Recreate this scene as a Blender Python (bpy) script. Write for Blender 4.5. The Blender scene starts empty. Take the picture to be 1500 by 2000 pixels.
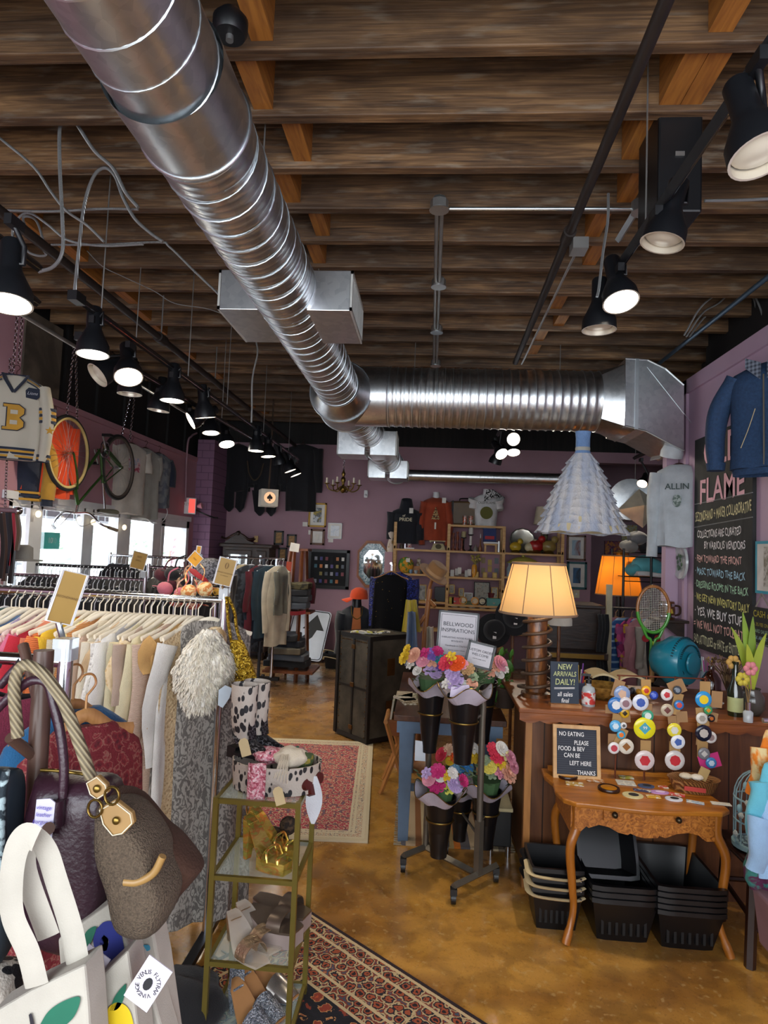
import bpy,math,random
from math import sin,cos,pi,radians as RAD,sqrt,atan2
from mathutils import Vector as V,Matrix,Euler,noise as MN
SC=bpy.context.scene
COL=SC.collection
random.seed(7)
R_=random.uniform
# ---------------------------------------------------------------- camera
FPX,EYE=1240.0,1.75
_d=V((88,80,FPX)).normalized();_h=V((1,.04,0))
_n=_d.cross(_h).normalized()
if _n.y<0:_n=-_n
_x=_n.cross(_d)
ROT=Matrix((_x,_d,-_n))
cam_d=bpy.data.cameras.new('camera');cam=bpy.data.objects.new('camera',cam_d);COL.objects.link(cam)
cam_d.sensor_fit='VERTICAL';cam_d.sensor_height=36;cam_d.lens=FPX/2000*36
cam_d.clip_start=.05;cam_d.clip_end=200
c0,c1,c2=ROT.col[0],-ROT.col[1],-ROT.col[2]
cam.matrix_world=Matrix(((c0.x,c1.x,c2.x,0),(c0.y,c1.y,c2.y,0),(c0.z,c1.z,c2.z,EYE),(0,0,0,1)))
SC.camera=cam
def ray(px,py):return ROT@V((px-750,py-1000,FPX))
def P(px,py,Y):
 r=ray(px,py);return r*(Y/r.y)+V((0,0,EYE))
def PX(px,py,X):
 r=ray(px,py);return r*(X/r.x)+V((0,0,EYE))
def PZ(px,py,Z):
 r=ray(px,py);return r*((Z-EYE)/r.z)+V((0,0,EYE))
    # ---------------------------------------------------------------- world, exposure, area light
SC.view_settings.view_transform='Standard';SC.view_settings.look='None'
SC.view_settings.gamma=1;SC.view_settings.exposure=1.0;SC.view_settings.use_curve_mapping=False
wd=bpy.data.worlds.new('world');SC.world=wd;wd.use_nodes=True
wd.node_tree.nodes['Background'].inputs[0].default_value=(.80,.90,1,1)
wd.node_tree.nodes['Background'].inputs[1].default_value=1.8
def area(name,loc,rot,sx,sy,e,col=(1,1,1)):
 l=bpy.data.lights.new(name,'AREA');l.shape='RECTANGLE';l.size=sx;l.size_y=sy;l.energy=e;l.color=col
 o=bpy.data.objects.new(name,l);COL.objects.link(o);o.location=loc;o.rotation_euler=rot;return o
area('shopfront_daylight',(0,-1.35,1.7),(RAD(128),0,0),5.6,2.2,110,(.93,.97,1))
area('street_daylight',(-6.6,6.4,4.2),(0,RAD(-58),0),4,6,420,(.90,.96,1))
SPOT_E,WARM=16,(1,.86,.66)
def spot(name,loc,d,e,ang=95,col=WARM):
 l=bpy.data.lights.new(name,'SPOT');l.energy=e;l.color=col;l.spot_size=RAD(ang);l.spot_blend=.7;l.shadow_soft_size=.05
 o=bpy.data.objects.new(name,l);COL.objects.link(o);o.location=loc
 o.rotation_euler=V(d).to_track_quat('-Z','Y').to_euler();return o
    # ---------------------------------------------------------------- materials
def C(h):
 if not isinstance(h,str):return tuple(h)
 h=h.lstrip('#');f=lambda c:c/12.92 if c<=.04045 else((c+.055)/1.055)**2.4
 return tuple(f(int(h[i:i+2],16)/255)for i in(0,2,4))+(1,)
def nd(t,typ,props=None,**inp):
 n=t.nodes.new('ShaderNode'+typ)
 for k,v in(props or{}).items():setattr(n,k,v)
 for k,v in inp.items():
  s=n.inputs[int(k[1:])]if k[0]=='_' else n.inputs[k]
  if isinstance(v,bpy.types.NodeSocket):t.links.new(v,s)
  else:s.default_value=v
 return n
def oc(t,sc=(1,1,1),rot=(0,0,0),loc=(0,0,0),kind='Object'):
 c=nd(t,'TexCoord');return nd(t,'Mapping',Vector=c.outputs[kind],Scale=sc,Rotation=rot,Location=loc).outputs[0]
def nz(t,v,s=5,d=4,dist=0):return nd(t,'TexNoise',Vector=v,Scale=s,Detail=d,Distortion=dist).outputs[0]
def vor(t,v,s=5,out='Distance',rnd=1.0):return nd(t,'TexVoronoi',Vector=v,Scale=s,Randomness=rnd).outputs[out]
def ramp(t,f,st,mode='LINEAR'):
 n=nd(t,'ValToRGB',Fac=f);r=n.color_ramp;r.interpolation=mode
 while len(r.elements)<len(st):r.elements.new(.5)
 for e,(p,c)in zip(r.elements,st):e.position=p;e.color=C(c)
 return n.outputs[0]
def mixc(t,f,a,b,bt='MIX'):
 n=nd(t,'Mix',{'data_type':'RGBA','blend_type':bt})
 for i,v in((0,f),(6,a),(7,b)):
  if isinstance(v,bpy.types.NodeSocket):t.links.new(v,n.inputs[i])
  else:n.inputs[i].default_value=v if i==0 else C(v)
 return n.outputs[2]
def mth(t,op,a,b=0.0):
 return nd(t,'Math',{'operation':op},_0=a,_1=b).outputs[0]
def G(v):return(v,v,v,1)
def xyz(t,v):return nd(t,'SeparateXYZ',Vector=v).outputs
MT={}
def mat(name,base='#888888',rough=.6,metal=0,bump=None,**k):
 """base: hex or function(tree)->socket. bump: (scale, strength) or function."""
 if name in MT:return MT[name]
 m=bpy.data.materials.new(name);m.use_nodes=True;t=m.node_tree;b=t.nodes['Principled BSDF']
 if callable(base):t.links.new(base(t),b.inputs['Base Color'])
 else:
  v=k.pop('var',.12)
  if v:
   c=C(base);f=nz(t,oc(t),k.pop('vs',9),3)
   lo=tuple(x*(1-v)for x in c[:3])+(1,);hi=tuple(min(1,x*(1+v))for x in c[:3])+(1,)
   t.links.new(ramp(t,f,[(.3,lo),(.7,hi)]),b.inputs['Base Color'])
  else:b.inputs['Base Color'].default_value=C(base)
 if callable(rough):t.links.new(rough(t),b.inputs['Roughness'])
 else:b.inputs['Roughness'].default_value=rough
 b.inputs['Metallic'].default_value=metal
 if bump:
  h=bump[2](t)if len(bump)>2 else nz(t,oc(t),bump[0],4)
  t.links.new(nd(t,'Bump',Height=h,Strength=bump[1],Distance=.01).outputs[0],b.inputs['Normal'])
 if 'emit' in k:
  e=k['emit'];b.inputs['Emission Color'].default_value=C(e[0]);b.inputs['Emission Strength'].default_value=e[1]
 if 'trans' in k:b.inputs['Transmission Weight'].default_value=k['trans']
 if 'ior' in k:b.inputs['IOR'].default_value=k['ior']
 if 'alpha' in k:b.inputs['Alpha'].default_value=k['alpha']
 if 'coat' in k:b.inputs['Coat Weight'].default_value=k['coat'];b.inputs['Coat Roughness'].default_value=.1
 if 'sheen' in k:b.inputs['Sheen Weight'].default_value=k['sheen']
 if 'spec' in k:b.inputs['Specular IOR Level'].default_value=k['spec']
 MT[name]=m;return m
def solid(h,rough=.7,**k):
 return mat('paint_'+h.lstrip('#')+('_%d'%int(rough*100))+('m' if k.get('metal')else ''),h,rough,**k)
def cloth(h,**k):return mat('cloth_'+h.lstrip('#'),h,.9,bump=(240,.35),sheen=.15,**k)
def wood(name,a,b,sc=(3,40,40),rough=.45,**k):
 def f(t):
  v=oc(t,sc);n1=nz(t,v,1,6,.6);n2=nz(t,oc(t,(1,3,3)),1.3,3)
  return mixc(t,mth(t,'MULTIPLY',n2,.45),ramp(t,n1,[(.32,a),(.66,b)]),a)
 return mat(name,f,rough,bump=(0,.25,lambda t:nz(t,oc(t,sc),1,6,.6)),**k)
    # ---------------------------------------------------------------- mesh builder
def frame(d):
 d=V(d).normalized();a=V((0,0,1))if abs(d.z)<.95 else V((1,0,0))
 u=a.cross(d).normalized();return u,d.cross(u)
class M:
 def __init__(s):s.v=[];s.f=[];s.mi=[];s.cur=0
 def add(s,vs,fs):
  o=len(s.v);s.v+=[tuple(p)for p in vs];s.f+=[tuple(i+o for i in q)for q in fs];s.mi+=[s.cur]*len(fs);return s
 def box(s,c,d,rot=None):
  c=V(c);h=V(d)*.5;r=Euler(rot).to_matrix()if rot else None;vs=[]
  for x in(-1,1):
   for y in(-1,1):
    for z in(-1,1):
     p=V((x*h.x,y*h.y,z*h.z));vs.append(c+(r@p if r else p))
  return s.add(vs,[(0,1,3,2),(4,6,7,5),(0,4,5,1),(2,3,7,6),(0,2,6,4),(1,5,7,3)])
 def bx(s,x0,x1,y0,y1,z0,z1):return s.box(((x0+x1)/2,(y0+y1)/2,(z0+z1)/2),(x1-x0,y1-y0,z1-z0))
 def hexa(s,a,b):
  return s.add(list(a)+list(b),[(3,2,1,0),(4,5,6,7)]+[(i,(i+1)%4,4+(i+1)%4,4+i)for i in range(4)])
 def rings(s,rs,closed=True,cap=True,loop=False):
  n=len(rs[0]);vs=[p for r in rs for p in r];fs=[]
  k=len(rs)
  for i in range(k if loop else k-1):
   j=(i+1)%k
   for a in range(n if closed else n-1):
    b=(a+1)%n;fs.append((i*n+a,i*n+b,j*n+b,j*n+a))
  if cap and closed and not loop:fs.append(tuple(range(n-1,-1,-1)));fs.append(tuple(range((k-1)*n,k*n)))
  return s.add(vs,fs)
 def tube(s,pts,r,n=8,loop=False,cap=True,flat=1.0,up=None):
  pts=[V(p)for p in pts];k=len(pts);rs=[];u=None
  for i,p in enumerate(pts):
   if loop:d=pts[(i+1)%k]-pts[i-1]
   else:d=pts[min(i+1,k-1)]-pts[max(i-1,0)]
   if d.length<1e-9:d=V((0,0,1))
   d.normalize()
   if up is not None:u=d.cross(V(up));u=u.normalized()if u.length>1e-6 else frame(d)[0]
   elif u is None:u=frame(d)[0]
   else:
    u=u-d*u.dot(d);u=u.normalized()if u.length>1e-6 else frame(d)[0]
   w=d.cross(u);q=r[i]if isinstance(r,(list,tuple))else r
   rs.append([p+u*(cos(2*pi*a/n)*q)+w*(sin(2*pi*a/n)*q*flat)for a in range(n)])
  return s.rings(rs,cap=cap,loop=loop)
 def cyl(s,a,b,r,r2=None,n=16):return s.tube([a,b],[r,r if r2 is None else r2],n)
 def lathe(s,prof,c=(0,0,0),n=24,axis=(0,0,1),cap=True,sx=1,sy=1,loop=False):
  ax=V(axis).normalized();c=V(c)
  u,w=(V((1,0,0)),V((0,1,0)))if abs(ax.z)>.999 and ax.z>0 else frame(ax)
  return s.rings([[c+ax*z+u*(cos(2*pi*a/n)*r*sx)+w*(sin(2*pi*a/n)*r*sy)for a in range(n)]for r,z in prof],cap=cap,loop=loop)
 def ball(s,c,r,nu=12,nv=8,sc=(1,1,1)):
  pr=[(max(1e-4,sin(pi*i/nv)),-cos(pi*i/nv))for i in range(nv+1)];c=V(c)
  return s.rings([[c+V((cos(2*pi*a/nu)*q*r*sc[0],sin(2*pi*a/nu)*q*r*sc[1],z*r*sc[2]))for a in range(nu)]for q,z in pr])
 def grid(s,fn,nu,nv,closeu=False):
  vs=[fn(i/(nu if closeu else nu-1),j/(nv-1))for j in range(nv)for i in range(nu)];fs=[]
  for j in range(nv-1):
   for i in range(nu if closeu else nu-1):
    k=(i+1)%nu;fs.append((j*nu+i,j*nu+k,(j+1)*nu+k,(j+1)*nu+i))
  return s.add(vs,fs)
 def prism(s,poly,o,u,v,th):
  o,u,v=V(o),V(u),V(v);nn=u.cross(v).normalized()*th;n=len(poly)
  a=[o+u*x+v*y for x,y in poly]
  return s.add(a+[p+nn for p in a],[tuple(range(n-1,-1,-1)),tuple(range(n,2*n))]+[(i,(i+1)%n,n+(i+1)%n,n+i)for i in range(n)])
 def slab(s,fn,nu,nv,th):
  th=V(th);b0=len(s.v);s.grid(fn,nu,nv);s.grid(lambda a,b:V(fn(a,b))+th,nu,nv)
  N_=nu*nv;ed=[i for i in range(nu)]+[j*nu+nu-1 for j in range(1,nv)]+[(nv-1)*nu+i for i in range(nu-2,-1,-1)]+[j*nu for j in range(nv-2,0,-1)]
  for i,a in enumerate(ed):
   b=ed[(i+1)%len(ed)];s.f.append((b0+a,b0+b,b0+N_+b,b0+N_+a));s.mi.append(s.cur)
  return s
 def build(s,name,m,parent=None,smooth=None,world=False,bevel=0,fix=True,**tg):
  me=bpy.data.meshes.new(name);vs=s.v
  if parent is not None and world:
   o_=PL.get(parent.name,V((0,0,0)));vs=[(p[0]-o_.x,p[1]-o_.y,p[2]-o_.z)for p in vs]
  me.from_pydata(vs,[],s.f);me.update()
  for q in(m if isinstance(m,(list,tuple))else[m]):me.materials.append(q)
  if any(s.mi):me.polygons.foreach_set('material_index',s.mi)
  if fix:
   import bmesh
   bm=bmesh.new();bm.from_mesh(me);bmesh.ops.recalc_face_normals(bm,faces=bm.faces[:]);bm.to_mesh(me);bm.free()
  if smooth is not None:
   me.polygons.foreach_set('use_smooth',[True]*len(me.polygons))
   if smooth<180:me.set_sharp_from_angle(angle=RAD(smooth))
  o=bpy.data.objects.new(name,me);COL.objects.link(o)
  if parent is not None:o.parent=parent;PL[o.name]=PL.get(parent.name,V((0,0,0)))if world else V((0,0,0))
  if bevel:
   b=o.modifiers.new('bevel','BEVEL');b.width=bevel;b.segments=2;b.limit_method='ANGLE';b.angle_limit=RAD(40)
  if tg:tag(o,**tg)
  return o
PL={}
def tag(o,label=None,cat=None,group=None,kind=None):
 for k,v in(('label',label),('category',cat),('group',group),('kind',kind)):
  if v:o[k]=v
 return o
def thing(name,label,cat,loc=(0,0,0),rz=0,group=None,rot=None):
 o=bpy.data.objects.new(name,None);COL.objects.link(o);o.empty_display_size=.05
 o.location=loc;o.rotation_euler=rot or(0,0,rz);PL[o.name]=V(loc);return tag(o,label,cat,group)
def dup(o,parent=None,**kw):
 c=o.copy();COL.objects.link(c);c.parent=parent
 if parent is None:
  for k in('loc','rz','rot'):
   if k in kw:
    if k=='loc':c.location=kw[k];PL[c.name]=V(kw[k])
    elif k=='rz':c.rotation_euler=(0,0,kw[k])
    else:c.rotation_euler=kw[k]
  tag(c,kw.get('label'),kw.get('cat'),kw.get('group'))
 for ch in list(o.children):dup(ch,c)
 return c
def setm(o,m):
 o.data=o.data.copy();o.data.materials.clear();o.data.materials.append(m);return o
TXC={}
def text(s,size,m,parent,o,u,v,name='lettering',al='CENTER',bold=0,sx=1.0,lift=.002,world=True,shear=0,**tg):
 key=(s,al,bold,shear)
 if key not in TXC:
  c=bpy.data.curves.new('t','FONT');c.body=s;c.align_x=al;c.align_y='CENTER';c.size=1;c.offset=bold;c.shear=shear;c.resolution_u=3
  ob=bpy.data.objects.new('t',c);COL.objects.link(ob)
  me=bpy.data.meshes.new_from_object(ob.evaluated_get(bpy.context.evaluated_depsgraph_get()))
  TXC[key]=([p.co.copy()for p in me.vertices],[tuple(p.vertices)for p in me.polygons])
  bpy.data.objects.remove(ob);bpy.data.curves.remove(c);bpy.data.meshes.remove(me)
 vs,fs=TXC[key];o,u,v=V(o),V(u).normalized(),V(v).normalized();n=u.cross(v)*lift
 b=M();b.add([o+u*(p.x*size*sx)+v*(p.y*size)+n for p in vs],fs)
 return b.build(name,m,parent,world=world,fix=False,**tg)
def fan(pts):return[(0,i,i+1)for i in range(1,len(pts)-1)]
def arcpts(c,r,a0,a1,n,u=(1,0,0),v=(0,0,1)):
 c,u,v=V(c),V(u),V(v);return[c+u*(cos(a0+(a1-a0)*i/n)*r)+v*(sin(a0+(a1-a0)*i/n)*r)for i in range(n+1)]
def cr(pts,n=8):
 pts=[V(p)for p in pts];q=[pts[0]*2-pts[1]]+pts+[pts[-1]*2-pts[-2]];out=[]
 for i in range(1,len(q)-2):
  a,b,c,d=q[i-1:i+3]
  for j in range(n):
   t=j/n;out.append(.5*(2*b+(c-a)*t+(2*a-5*b+4*c-d)*t*t+(3*b-3*c+d-a)*t**3))
 return out+[pts[-1]]
XA,YA,ZA=V((1,0,0)),V((0,1,0)),V((0,0,1))
def S(Y):return Y/FPX
# ================================================================ setting
mauve=mat('mauve_wall_paint',lambda t:ramp(t,nz(t,oc(t),1.2,5),[(.3,'#94737f'),(.7,'#a6838f')]),.75,bump=(60,.08))
mauveL=mat('rose_wall_paint',lambda t:ramp(t,nz(t,oc(t),1.5,5),[(.3,'#a3757f'),(.7,'#b08590')]),.75,bump=(60,.08))
blk=mat('black_metal','#0d0e11',.42,var=.1)
blkw=mat('blackened_board',lambda t:ramp(t,nz(t,oc(t,(30,2,2)),1,5),[(.3,'#0b0b0d'),(.7,'#1e1b19')]),.8)
white=mat('white_paint','#d8dadb',.5,var=.05)
chrome=mat('chrome','#c9ccd2',.14,1,var=.05)
steel=mat('brushed_steel','#a9a9a6',.38,.85,var=.1)
def floor_c(t):
 v=oc(t);n1=nz(t,v,.9,6,.8);n2=nz(t,v,7,8,.4);n3=nz(t,oc(t,(1,1,1),(0,0,.6)),26,6)
 a=ramp(t,n1,[(.28,'#5f4124'),(.42,'#8f6229'),(.52,'#b5853c'),(.62,'#a6742f'),(.76,'#6d4d2a')])
 a=mixc(t,mth(t,'MULTIPLY',ramp(t,n2,[(.46,'#000000'),(.60,'#ffffff')]),.36),a,'#4d321c')
 a=mixc(t,ramp(t,n3,[(.60,'#000000'),(.66,'#a8a8a8')]),a,'#c0a068')
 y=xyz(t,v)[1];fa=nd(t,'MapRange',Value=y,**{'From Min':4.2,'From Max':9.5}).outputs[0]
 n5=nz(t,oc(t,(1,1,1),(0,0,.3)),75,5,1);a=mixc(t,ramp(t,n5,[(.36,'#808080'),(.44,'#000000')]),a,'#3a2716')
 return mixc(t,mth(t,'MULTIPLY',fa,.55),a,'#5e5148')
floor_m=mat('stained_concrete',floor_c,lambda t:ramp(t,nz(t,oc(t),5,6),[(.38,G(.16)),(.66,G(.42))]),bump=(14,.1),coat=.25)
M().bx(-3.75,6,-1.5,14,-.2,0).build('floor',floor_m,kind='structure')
# left wall with openings
XL,YB,XR=-3.6,10.2,2.3
def wy(px,py):return PX(px,py,XL).y
wins=[(wy(17,1000),wy(60,1000)),(wy(77,1010),wy(164,1010)),(wy(178,1020),wy(231,1020)),(wy(251,1025),wy(300,1025))]
dr=(wy(313,1040),wy(366,1040));HZ=2.07
wl=M();W0,W1=-.25+XL,XL;y=wins[0][0]
wl.bx(W0,W1,-1.5,y,0,HZ);wl.bx(W0,W1,y,dr[0],0,.85);y=dr[1]
wl.bx(W0,W1,y,YB,0,HZ)
wl.bx(W0,W1,-1.5,YB,HZ,3.06)
wl.bx(W0,W1,-1.5,5.25,3.06,4.1);wl.bx(W1,W1+.03,5.3,YB-.8,3.0,3.06)
wl.build('wall_left',mauveL,kind='structure')
up=M()
up.bx(W0,W1-.06,5.25,YB+.2,3.06,4.1)
for i in range(8):up.bx(W1-.06,W1-.03,5.3+i*.62,5.36+i*.62,3.06,4.0)
up.build('trim_1',blkw,kind='structure')
M().bx(W1-.05,W1+.02,5.2,5.75,3.07,3.75).build('trim_2',wood('grey_board','#3d342b','#6f6354',(30,3,3),.8),kind='structure')
glass=mat('clear_glass','#ffffff',.02,var=0,trans=1,ior=1.45,alpha=.25)
for i,(a,b)in enumerate(wins):
 fr=M();z0=.85
 for q in((a,a+.025,z0,HZ),(b-.025,b,z0,HZ),(a,b,HZ-.06,HZ),(a,b,z0,z0+.06)):fr.bx(XL-.03,XL+.015,q[0],q[1],q[2],q[3])
 fr.bx(XL-.03,XL+.015,b,(wins[i+1][0]if i<3 else dr[0]),z0,HZ)
 w=fr.build('window_%d'%(i+1),white,kind='structure')
 M().bx(XL-.02,XL-.012,a+.025,b-.025,z0+.06,HZ-.06).build('pane',glass,w)
fr=M();a,b=dr
for q in((a,a+.09,0,HZ),(b-.09,b,0,HZ),(a,b,HZ-.1,HZ),(a,b,0,.25)):fr.bx(XL-.12,XL+.02,q[0],q[1],q[2],q[3])
w=fr.build('door_1',white,kind='structure');M().bx(XL-.06,XL-.05,a+.09,b-.09,.25,HZ-.1).build('pane',glass,w)
M().bx(XL+.02,XL+.06,a+.02,a+.06,.95,1.15).build('handle',steel,w)
hd=M();hd.bx(XL,XL+.03,wins[0][0]-.1,dr[1]+.05,HZ,HZ+.07);hd.build('trim_3',white,kind='structure')
# awning scallops outside, pale street, planting
aw=M()
for i in range(14):aw.bx(XL-1.0,XL-.98,4.6+i*.3,4.86+i*.3,1.98,2.15+.03*(i%2))
tag(aw.build('window_awning',solid('#4f5b5c')),'dark scalloped awning edge outside the shop windows','awning')
M().bx(-12,-3.86,-3,16,-.3,-.05).build('trim_4',solid('#e6e5e2'),kind='structure')
# brick pilaster in the back left corner, back wall, recess
brick=mat('painted_brick',lambda t:mixc(t,nd(t,'TexBrick',Vector=oc(t,(1,1,1),(RAD(90),0,0)),Scale=2.2,**{'Mortar Size':.012}).outputs['Fac'],'#86627c','#66485f'),.7,bump=(0,.4,lambda t:nd(t,'TexBrick',Vector=oc(t,(1,1,1),(RAD(90),0,0)),Scale=2.2,**{'Mortar Size':.012}).outputs['Fac']))
bk=M();px0=P(412,1000,9.45).x
bk.bx(XL,px0,9.45,YB+.2,0,3.35);bk.build('wall_corner',brick,kind='structure')
XE=P(1156,1000,YB).x
M().bx(XL-.2,XE,YB,YB+.2,0,3.45).build('wall_back',mauve,kind='structure')
tb=M();tb.bx(XL-.2,XE+.4,YB-.02,YB+.22,3.45,4.1);tb.build('trim_5',blkw,kind='structure')
M().bx(px0,XE,YB-.015,YB,0,.14).build('baseboard_back',solid('#8d8185'),kind='structure')
zh=P(1240,906,YB).z
M().bx(XE,6,YB,YB+.2,zh,3.45).build('wall_header',mauve,kind='structure')
M().bx(XE,6,13.2,13.4,0,4.1).build('wall_recess',mauve,kind='structure')
M().bx(XE-.2,XE,YB+.2,13.2,0,4.1).build('wall_recess_side',mauve,kind='structure')
M().bx(XE,6,YB+.02,YB+.18,3.45,4.1).build('trim_6',blkw,kind='structure')
# right wall (ends at Y = 6.05) with its stub, and far right closing wall
rw=M();zt=PX(1335,749,XR).z;RE=PX(1335,749,XR).y
rw.bx(XR,XR+.2,-1.5,RE,0,zt)
rw.bx(XR-.025,XR,-1.5,RE-.0,zt-.13,zt);rw.bx(XR-.025,XR,RE-.13,RE,0,zt)
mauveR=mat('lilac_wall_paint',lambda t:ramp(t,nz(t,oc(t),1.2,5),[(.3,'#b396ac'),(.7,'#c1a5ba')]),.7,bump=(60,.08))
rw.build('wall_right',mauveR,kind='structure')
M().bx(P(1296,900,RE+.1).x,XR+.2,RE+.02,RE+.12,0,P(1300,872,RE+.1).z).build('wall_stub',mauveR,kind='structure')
M().bx(6,6.2,-1.5,14,0,4.1).build('wall_far_right',blkw,kind='structure')
M().bx(XR+.2,XR+.25,-1.5,RE,zt,4.1).build('trim_7',blkw,kind='structure')
M().bx(-3.85,6.2,-1.7,-1.5,0,1.3).build('wall_front_light_block',mauve,kind='structure');M().bx(-3.85,6.2,-1.7,-1.5,3.3,4.1).build('trim_light_block',blkw,kind='structure')  # unseen front wall and top band, added to block light on the foreground
# ceiling: deck, joists, blocking
deck=wood('dark_deck_boards','#17100b','#33231a',(2,30,30),.8)
ce=M().bx(-3.85,6.2,-1.5,14,4.06,4.2).build('ceiling',deck,kind='structure')
def jw(t):
 r=nd(t,'ObjectInfo').outputs['Random'];off=nd(t,'CombineXYZ',X=mth(t,'MULTIPLY',r,37.0),Y=mth(t,'MULTIPLY',r,11.0)).outputs[0]
 v=nd(t,'VectorMath',{'operation':'ADD'},_0=oc(t),_1=off).outputs[0]
 g=nd(t,'Mapping',Vector=v,Scale=(1.2,26,26)).outputs[0];n1=nz(t,g,1.6,7,1.2)
 a=ramp(t,n1,[(.25,'#37271a'),(.48,'#6c4f34'),(.72,'#98734c')])
 n2=nz(t,nd(t,'Mapping',Vector=v,Scale=(1.6,5,5)).outputs[0],1.5,7,.8)
 a=mixc(t,ramp(t,n2,[(.38,'#d0d0d0'),(.62,'#000000')]),a,'#2a1a10')
 n3=nz(t,nd(t,'Mapping',Vector=v,Scale=(1.5,7,7)).outputs[0],3.2,7)
 a=mixc(t,ramp(t,n3,[(.56,'#000000'),(.70,'#a0a0a0')]),a,'#9b9180')
 return mixc(t,mth(t,'MULTIPLY',r,.55),a,'#3a2817')
joist_m=mat('old_joist_wood',jw,.62,bump=(0,.35,lambda t:nz(t,oc(t,(1.5,40,40)),1.5,6,1)))
blockm=wood('pine_blocking','#7c4a1c','#b0742f',(40,4,40),.55)
JY=[2.39+.395*k for k in range(-8,28)]
ZJ=3.75
for y in JY:
 if y>13:break
 M().bx(-3.6,6,y,y+.06,ZJ+R_(-.008,.008),4.06).build('joist',joist_m,ce,bevel=.006)
for px,py in[(505,20),(505,155),(585,265),(570,365),(630,435),(625,495),(1378,40),(1375,130),(1240,270),(1230,355),(1160,435),(1155,490),(1104,550),(1108,590),(1065,625),(1045,668),(12,390),(118,455),(148,505),(236,555),(262,590),(312,635),(376,690),(420,720),(490,785),(520,800),(1412,20)]:
 q=PZ(px,py,3.85);k=max(i for i,y in enumerate(JY)if y<=q.y)
 M().bx(q.x-.045,q.x+.045,JY[k]+.061,JY[k+1]-.001,ZJ+.03,4.05).build('blocking',blockm,ce)
    # ================================================================ ducts, pipes, track lights
galv=mat('galvanised_steel',lambda t:ramp(t,vor(t,oc(t,(1,1,1)),28,'Color'),[(.2,'#cdd1d4'),(.8,'#dcdfe1')]),lambda t:ramp(t,nz(t,oc(t),3,4),[(.3,G(.3)),(.7,G(.38))]),1)
galvb=mat('galvanised_seam','#d2dade',.38,1,var=.05)
DX,DZ,DR=-.864,3.2,.192
D=thing('spiral_duct','large silver spiral ventilation duct running the length of the ceiling with a big side branch','duct',(DX,5.0,DZ))
def pipe_prof(m,p0,p1,r,rip=.0,per=.05,n=48,seam=.17,sr=.004,b=None):
 p0,p1=V(p0),V(p1);L=(p1-p0).length;k=max(2,int(L/(per/5)))if rip else 2
 m.lathe([(r+(rip*(max(0,cos(2*pi*i/k*L/per))**2)if rip else 0),L*i/k)for i in range(k+1)],p0,n,(p1-p0),cap=False)
 if b is not None and seam:
  ax=(p1-p0).normalized();u,w=frame(ax);T=int(L/seam*28)
  b.tube([p0+ax*(seam*i/28)+(u*cos(2*pi*i/28)+w*sin(2*pi*i/28))*(r+rip)for i in range(T)],sr,5)
def ring(b,c,ax,r,t=.006):b.tube([V(c)+(frame(ax)[0]*cos(2*pi*i/40)+frame(ax)[1]*sin(2*pi*i/40))*r for i in range(40)],t,6,loop=True)
c3=lambda y:V((DX,y,DZ))
m,b=M(),M();pipe_prof(m,c3(.2),c3(1.84),DR*.95,0,b=b,seam=.15);m.build('near_section',galv,D,40,world=True);ring(b,c3(1.84),YA,DR*.96);b.build('near_seam',galvb,D,60,world=True)
m,b=M(),M();pipe_prof(m,c3(1.78),c3(2.06),DR*1.02,0);m.build('coupling',galv,D,40,world=True);ring(b,c3(2.06),YA,DR*1.03,.007);b.build('coupling_bead',galvb,D,60,world=True)
m,b=M(),M();pipe_prof(m,c3(2.0),c3(5.55),DR*.97,.0035,.042,b=b,seam=.13,sr=.003);m.build('ribbed_section',galv,D,60,world=True);b.build('ribbed_seam',galvb,D,60,world=True)
BY=5.98;bc=P(720,775,BY);BR=.285
m=M();m.lathe([(DR,0),(BR,.22),(BR,.68),(DR*.98,.86)],c3(5.5),48,YA,cap=False);m.build('tee_body',galv,D,30,world=True)
for y_,q_ in((5.5,DR),(5.72,BR),(6.18,BR)):b=M();ring(b,c3(y_),YA,q_*1.01);b.build('tee_bead',galvb,D,60,world=True)
fe=P(775,922,9.5)
m,b=M(),M();pipe_prof(m,c3(6.3),fe,DR*.93,.003,.05,b=b,seam=.14,sr=.003);m.build('far_section',galv,D,60,world=True);ring(b,fe,fe-c3(6.3),DR*.95);b.build('far_seam',galvb,D,60,world=True)
bz=bc.z;b0=V((DX,BY,bz));b1=V((P(1168,775,BY).x,BY,bz))
m,b=M(),M();pipe_prof(m,b0,b0+XA*.42,BR*.99,0);pipe_prof(m,b0+XA*.42,b1,BR*.97,.008,.075);m.build('branch_section',galv,D,60,world=True)
for i in range(27):ring(b,b0+XA*(.44+i*(b1.x-b0.x-.46)/26),XA,BR*.985,.005 if i%3 else.008)
b.build('branch_rib',galvb,D,60,world=True)
# transition from round to square and the curved elbow into the wall
ex=P(1222,770,BY).x;h=.315;m=M();n=48;r0=[];r1=[]
for i in range(n):
 a=2*pi*i/n;c_,s_=cos(a),sin(a);q=max(abs(c_),abs(s_))
 r0.append((b1.x-.02,BY+BR*c_,bz+BR*s_));r1.append((ex,BY+h*c_/q,bz+h*s_/q))
m.rings([r0,r1],cap=False);m.build('square_transition',galv,D,12,world=True)
tp=[P(*q,BY-h)for q in((1222,700),(1265,703),(1300,720),(1336,752))];bt=[P(*q,BY-h)for q in((1222,832),(1262,842),(1300,862),(1336,880))]
m=M()
for i in range(3):
 f_=lambda p,y:(p.x,y,p.z)
 m.hexa([f_(bt[i],BY-h),f_(bt[i+1],BY-h),f_(tp[i+1],BY-h),f_(tp[i],BY-h)],[f_(bt[i],BY+h),f_(bt[i+1],BY+h),f_(tp[i+1],BY+h),f_(tp[i],BY+h)])
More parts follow.
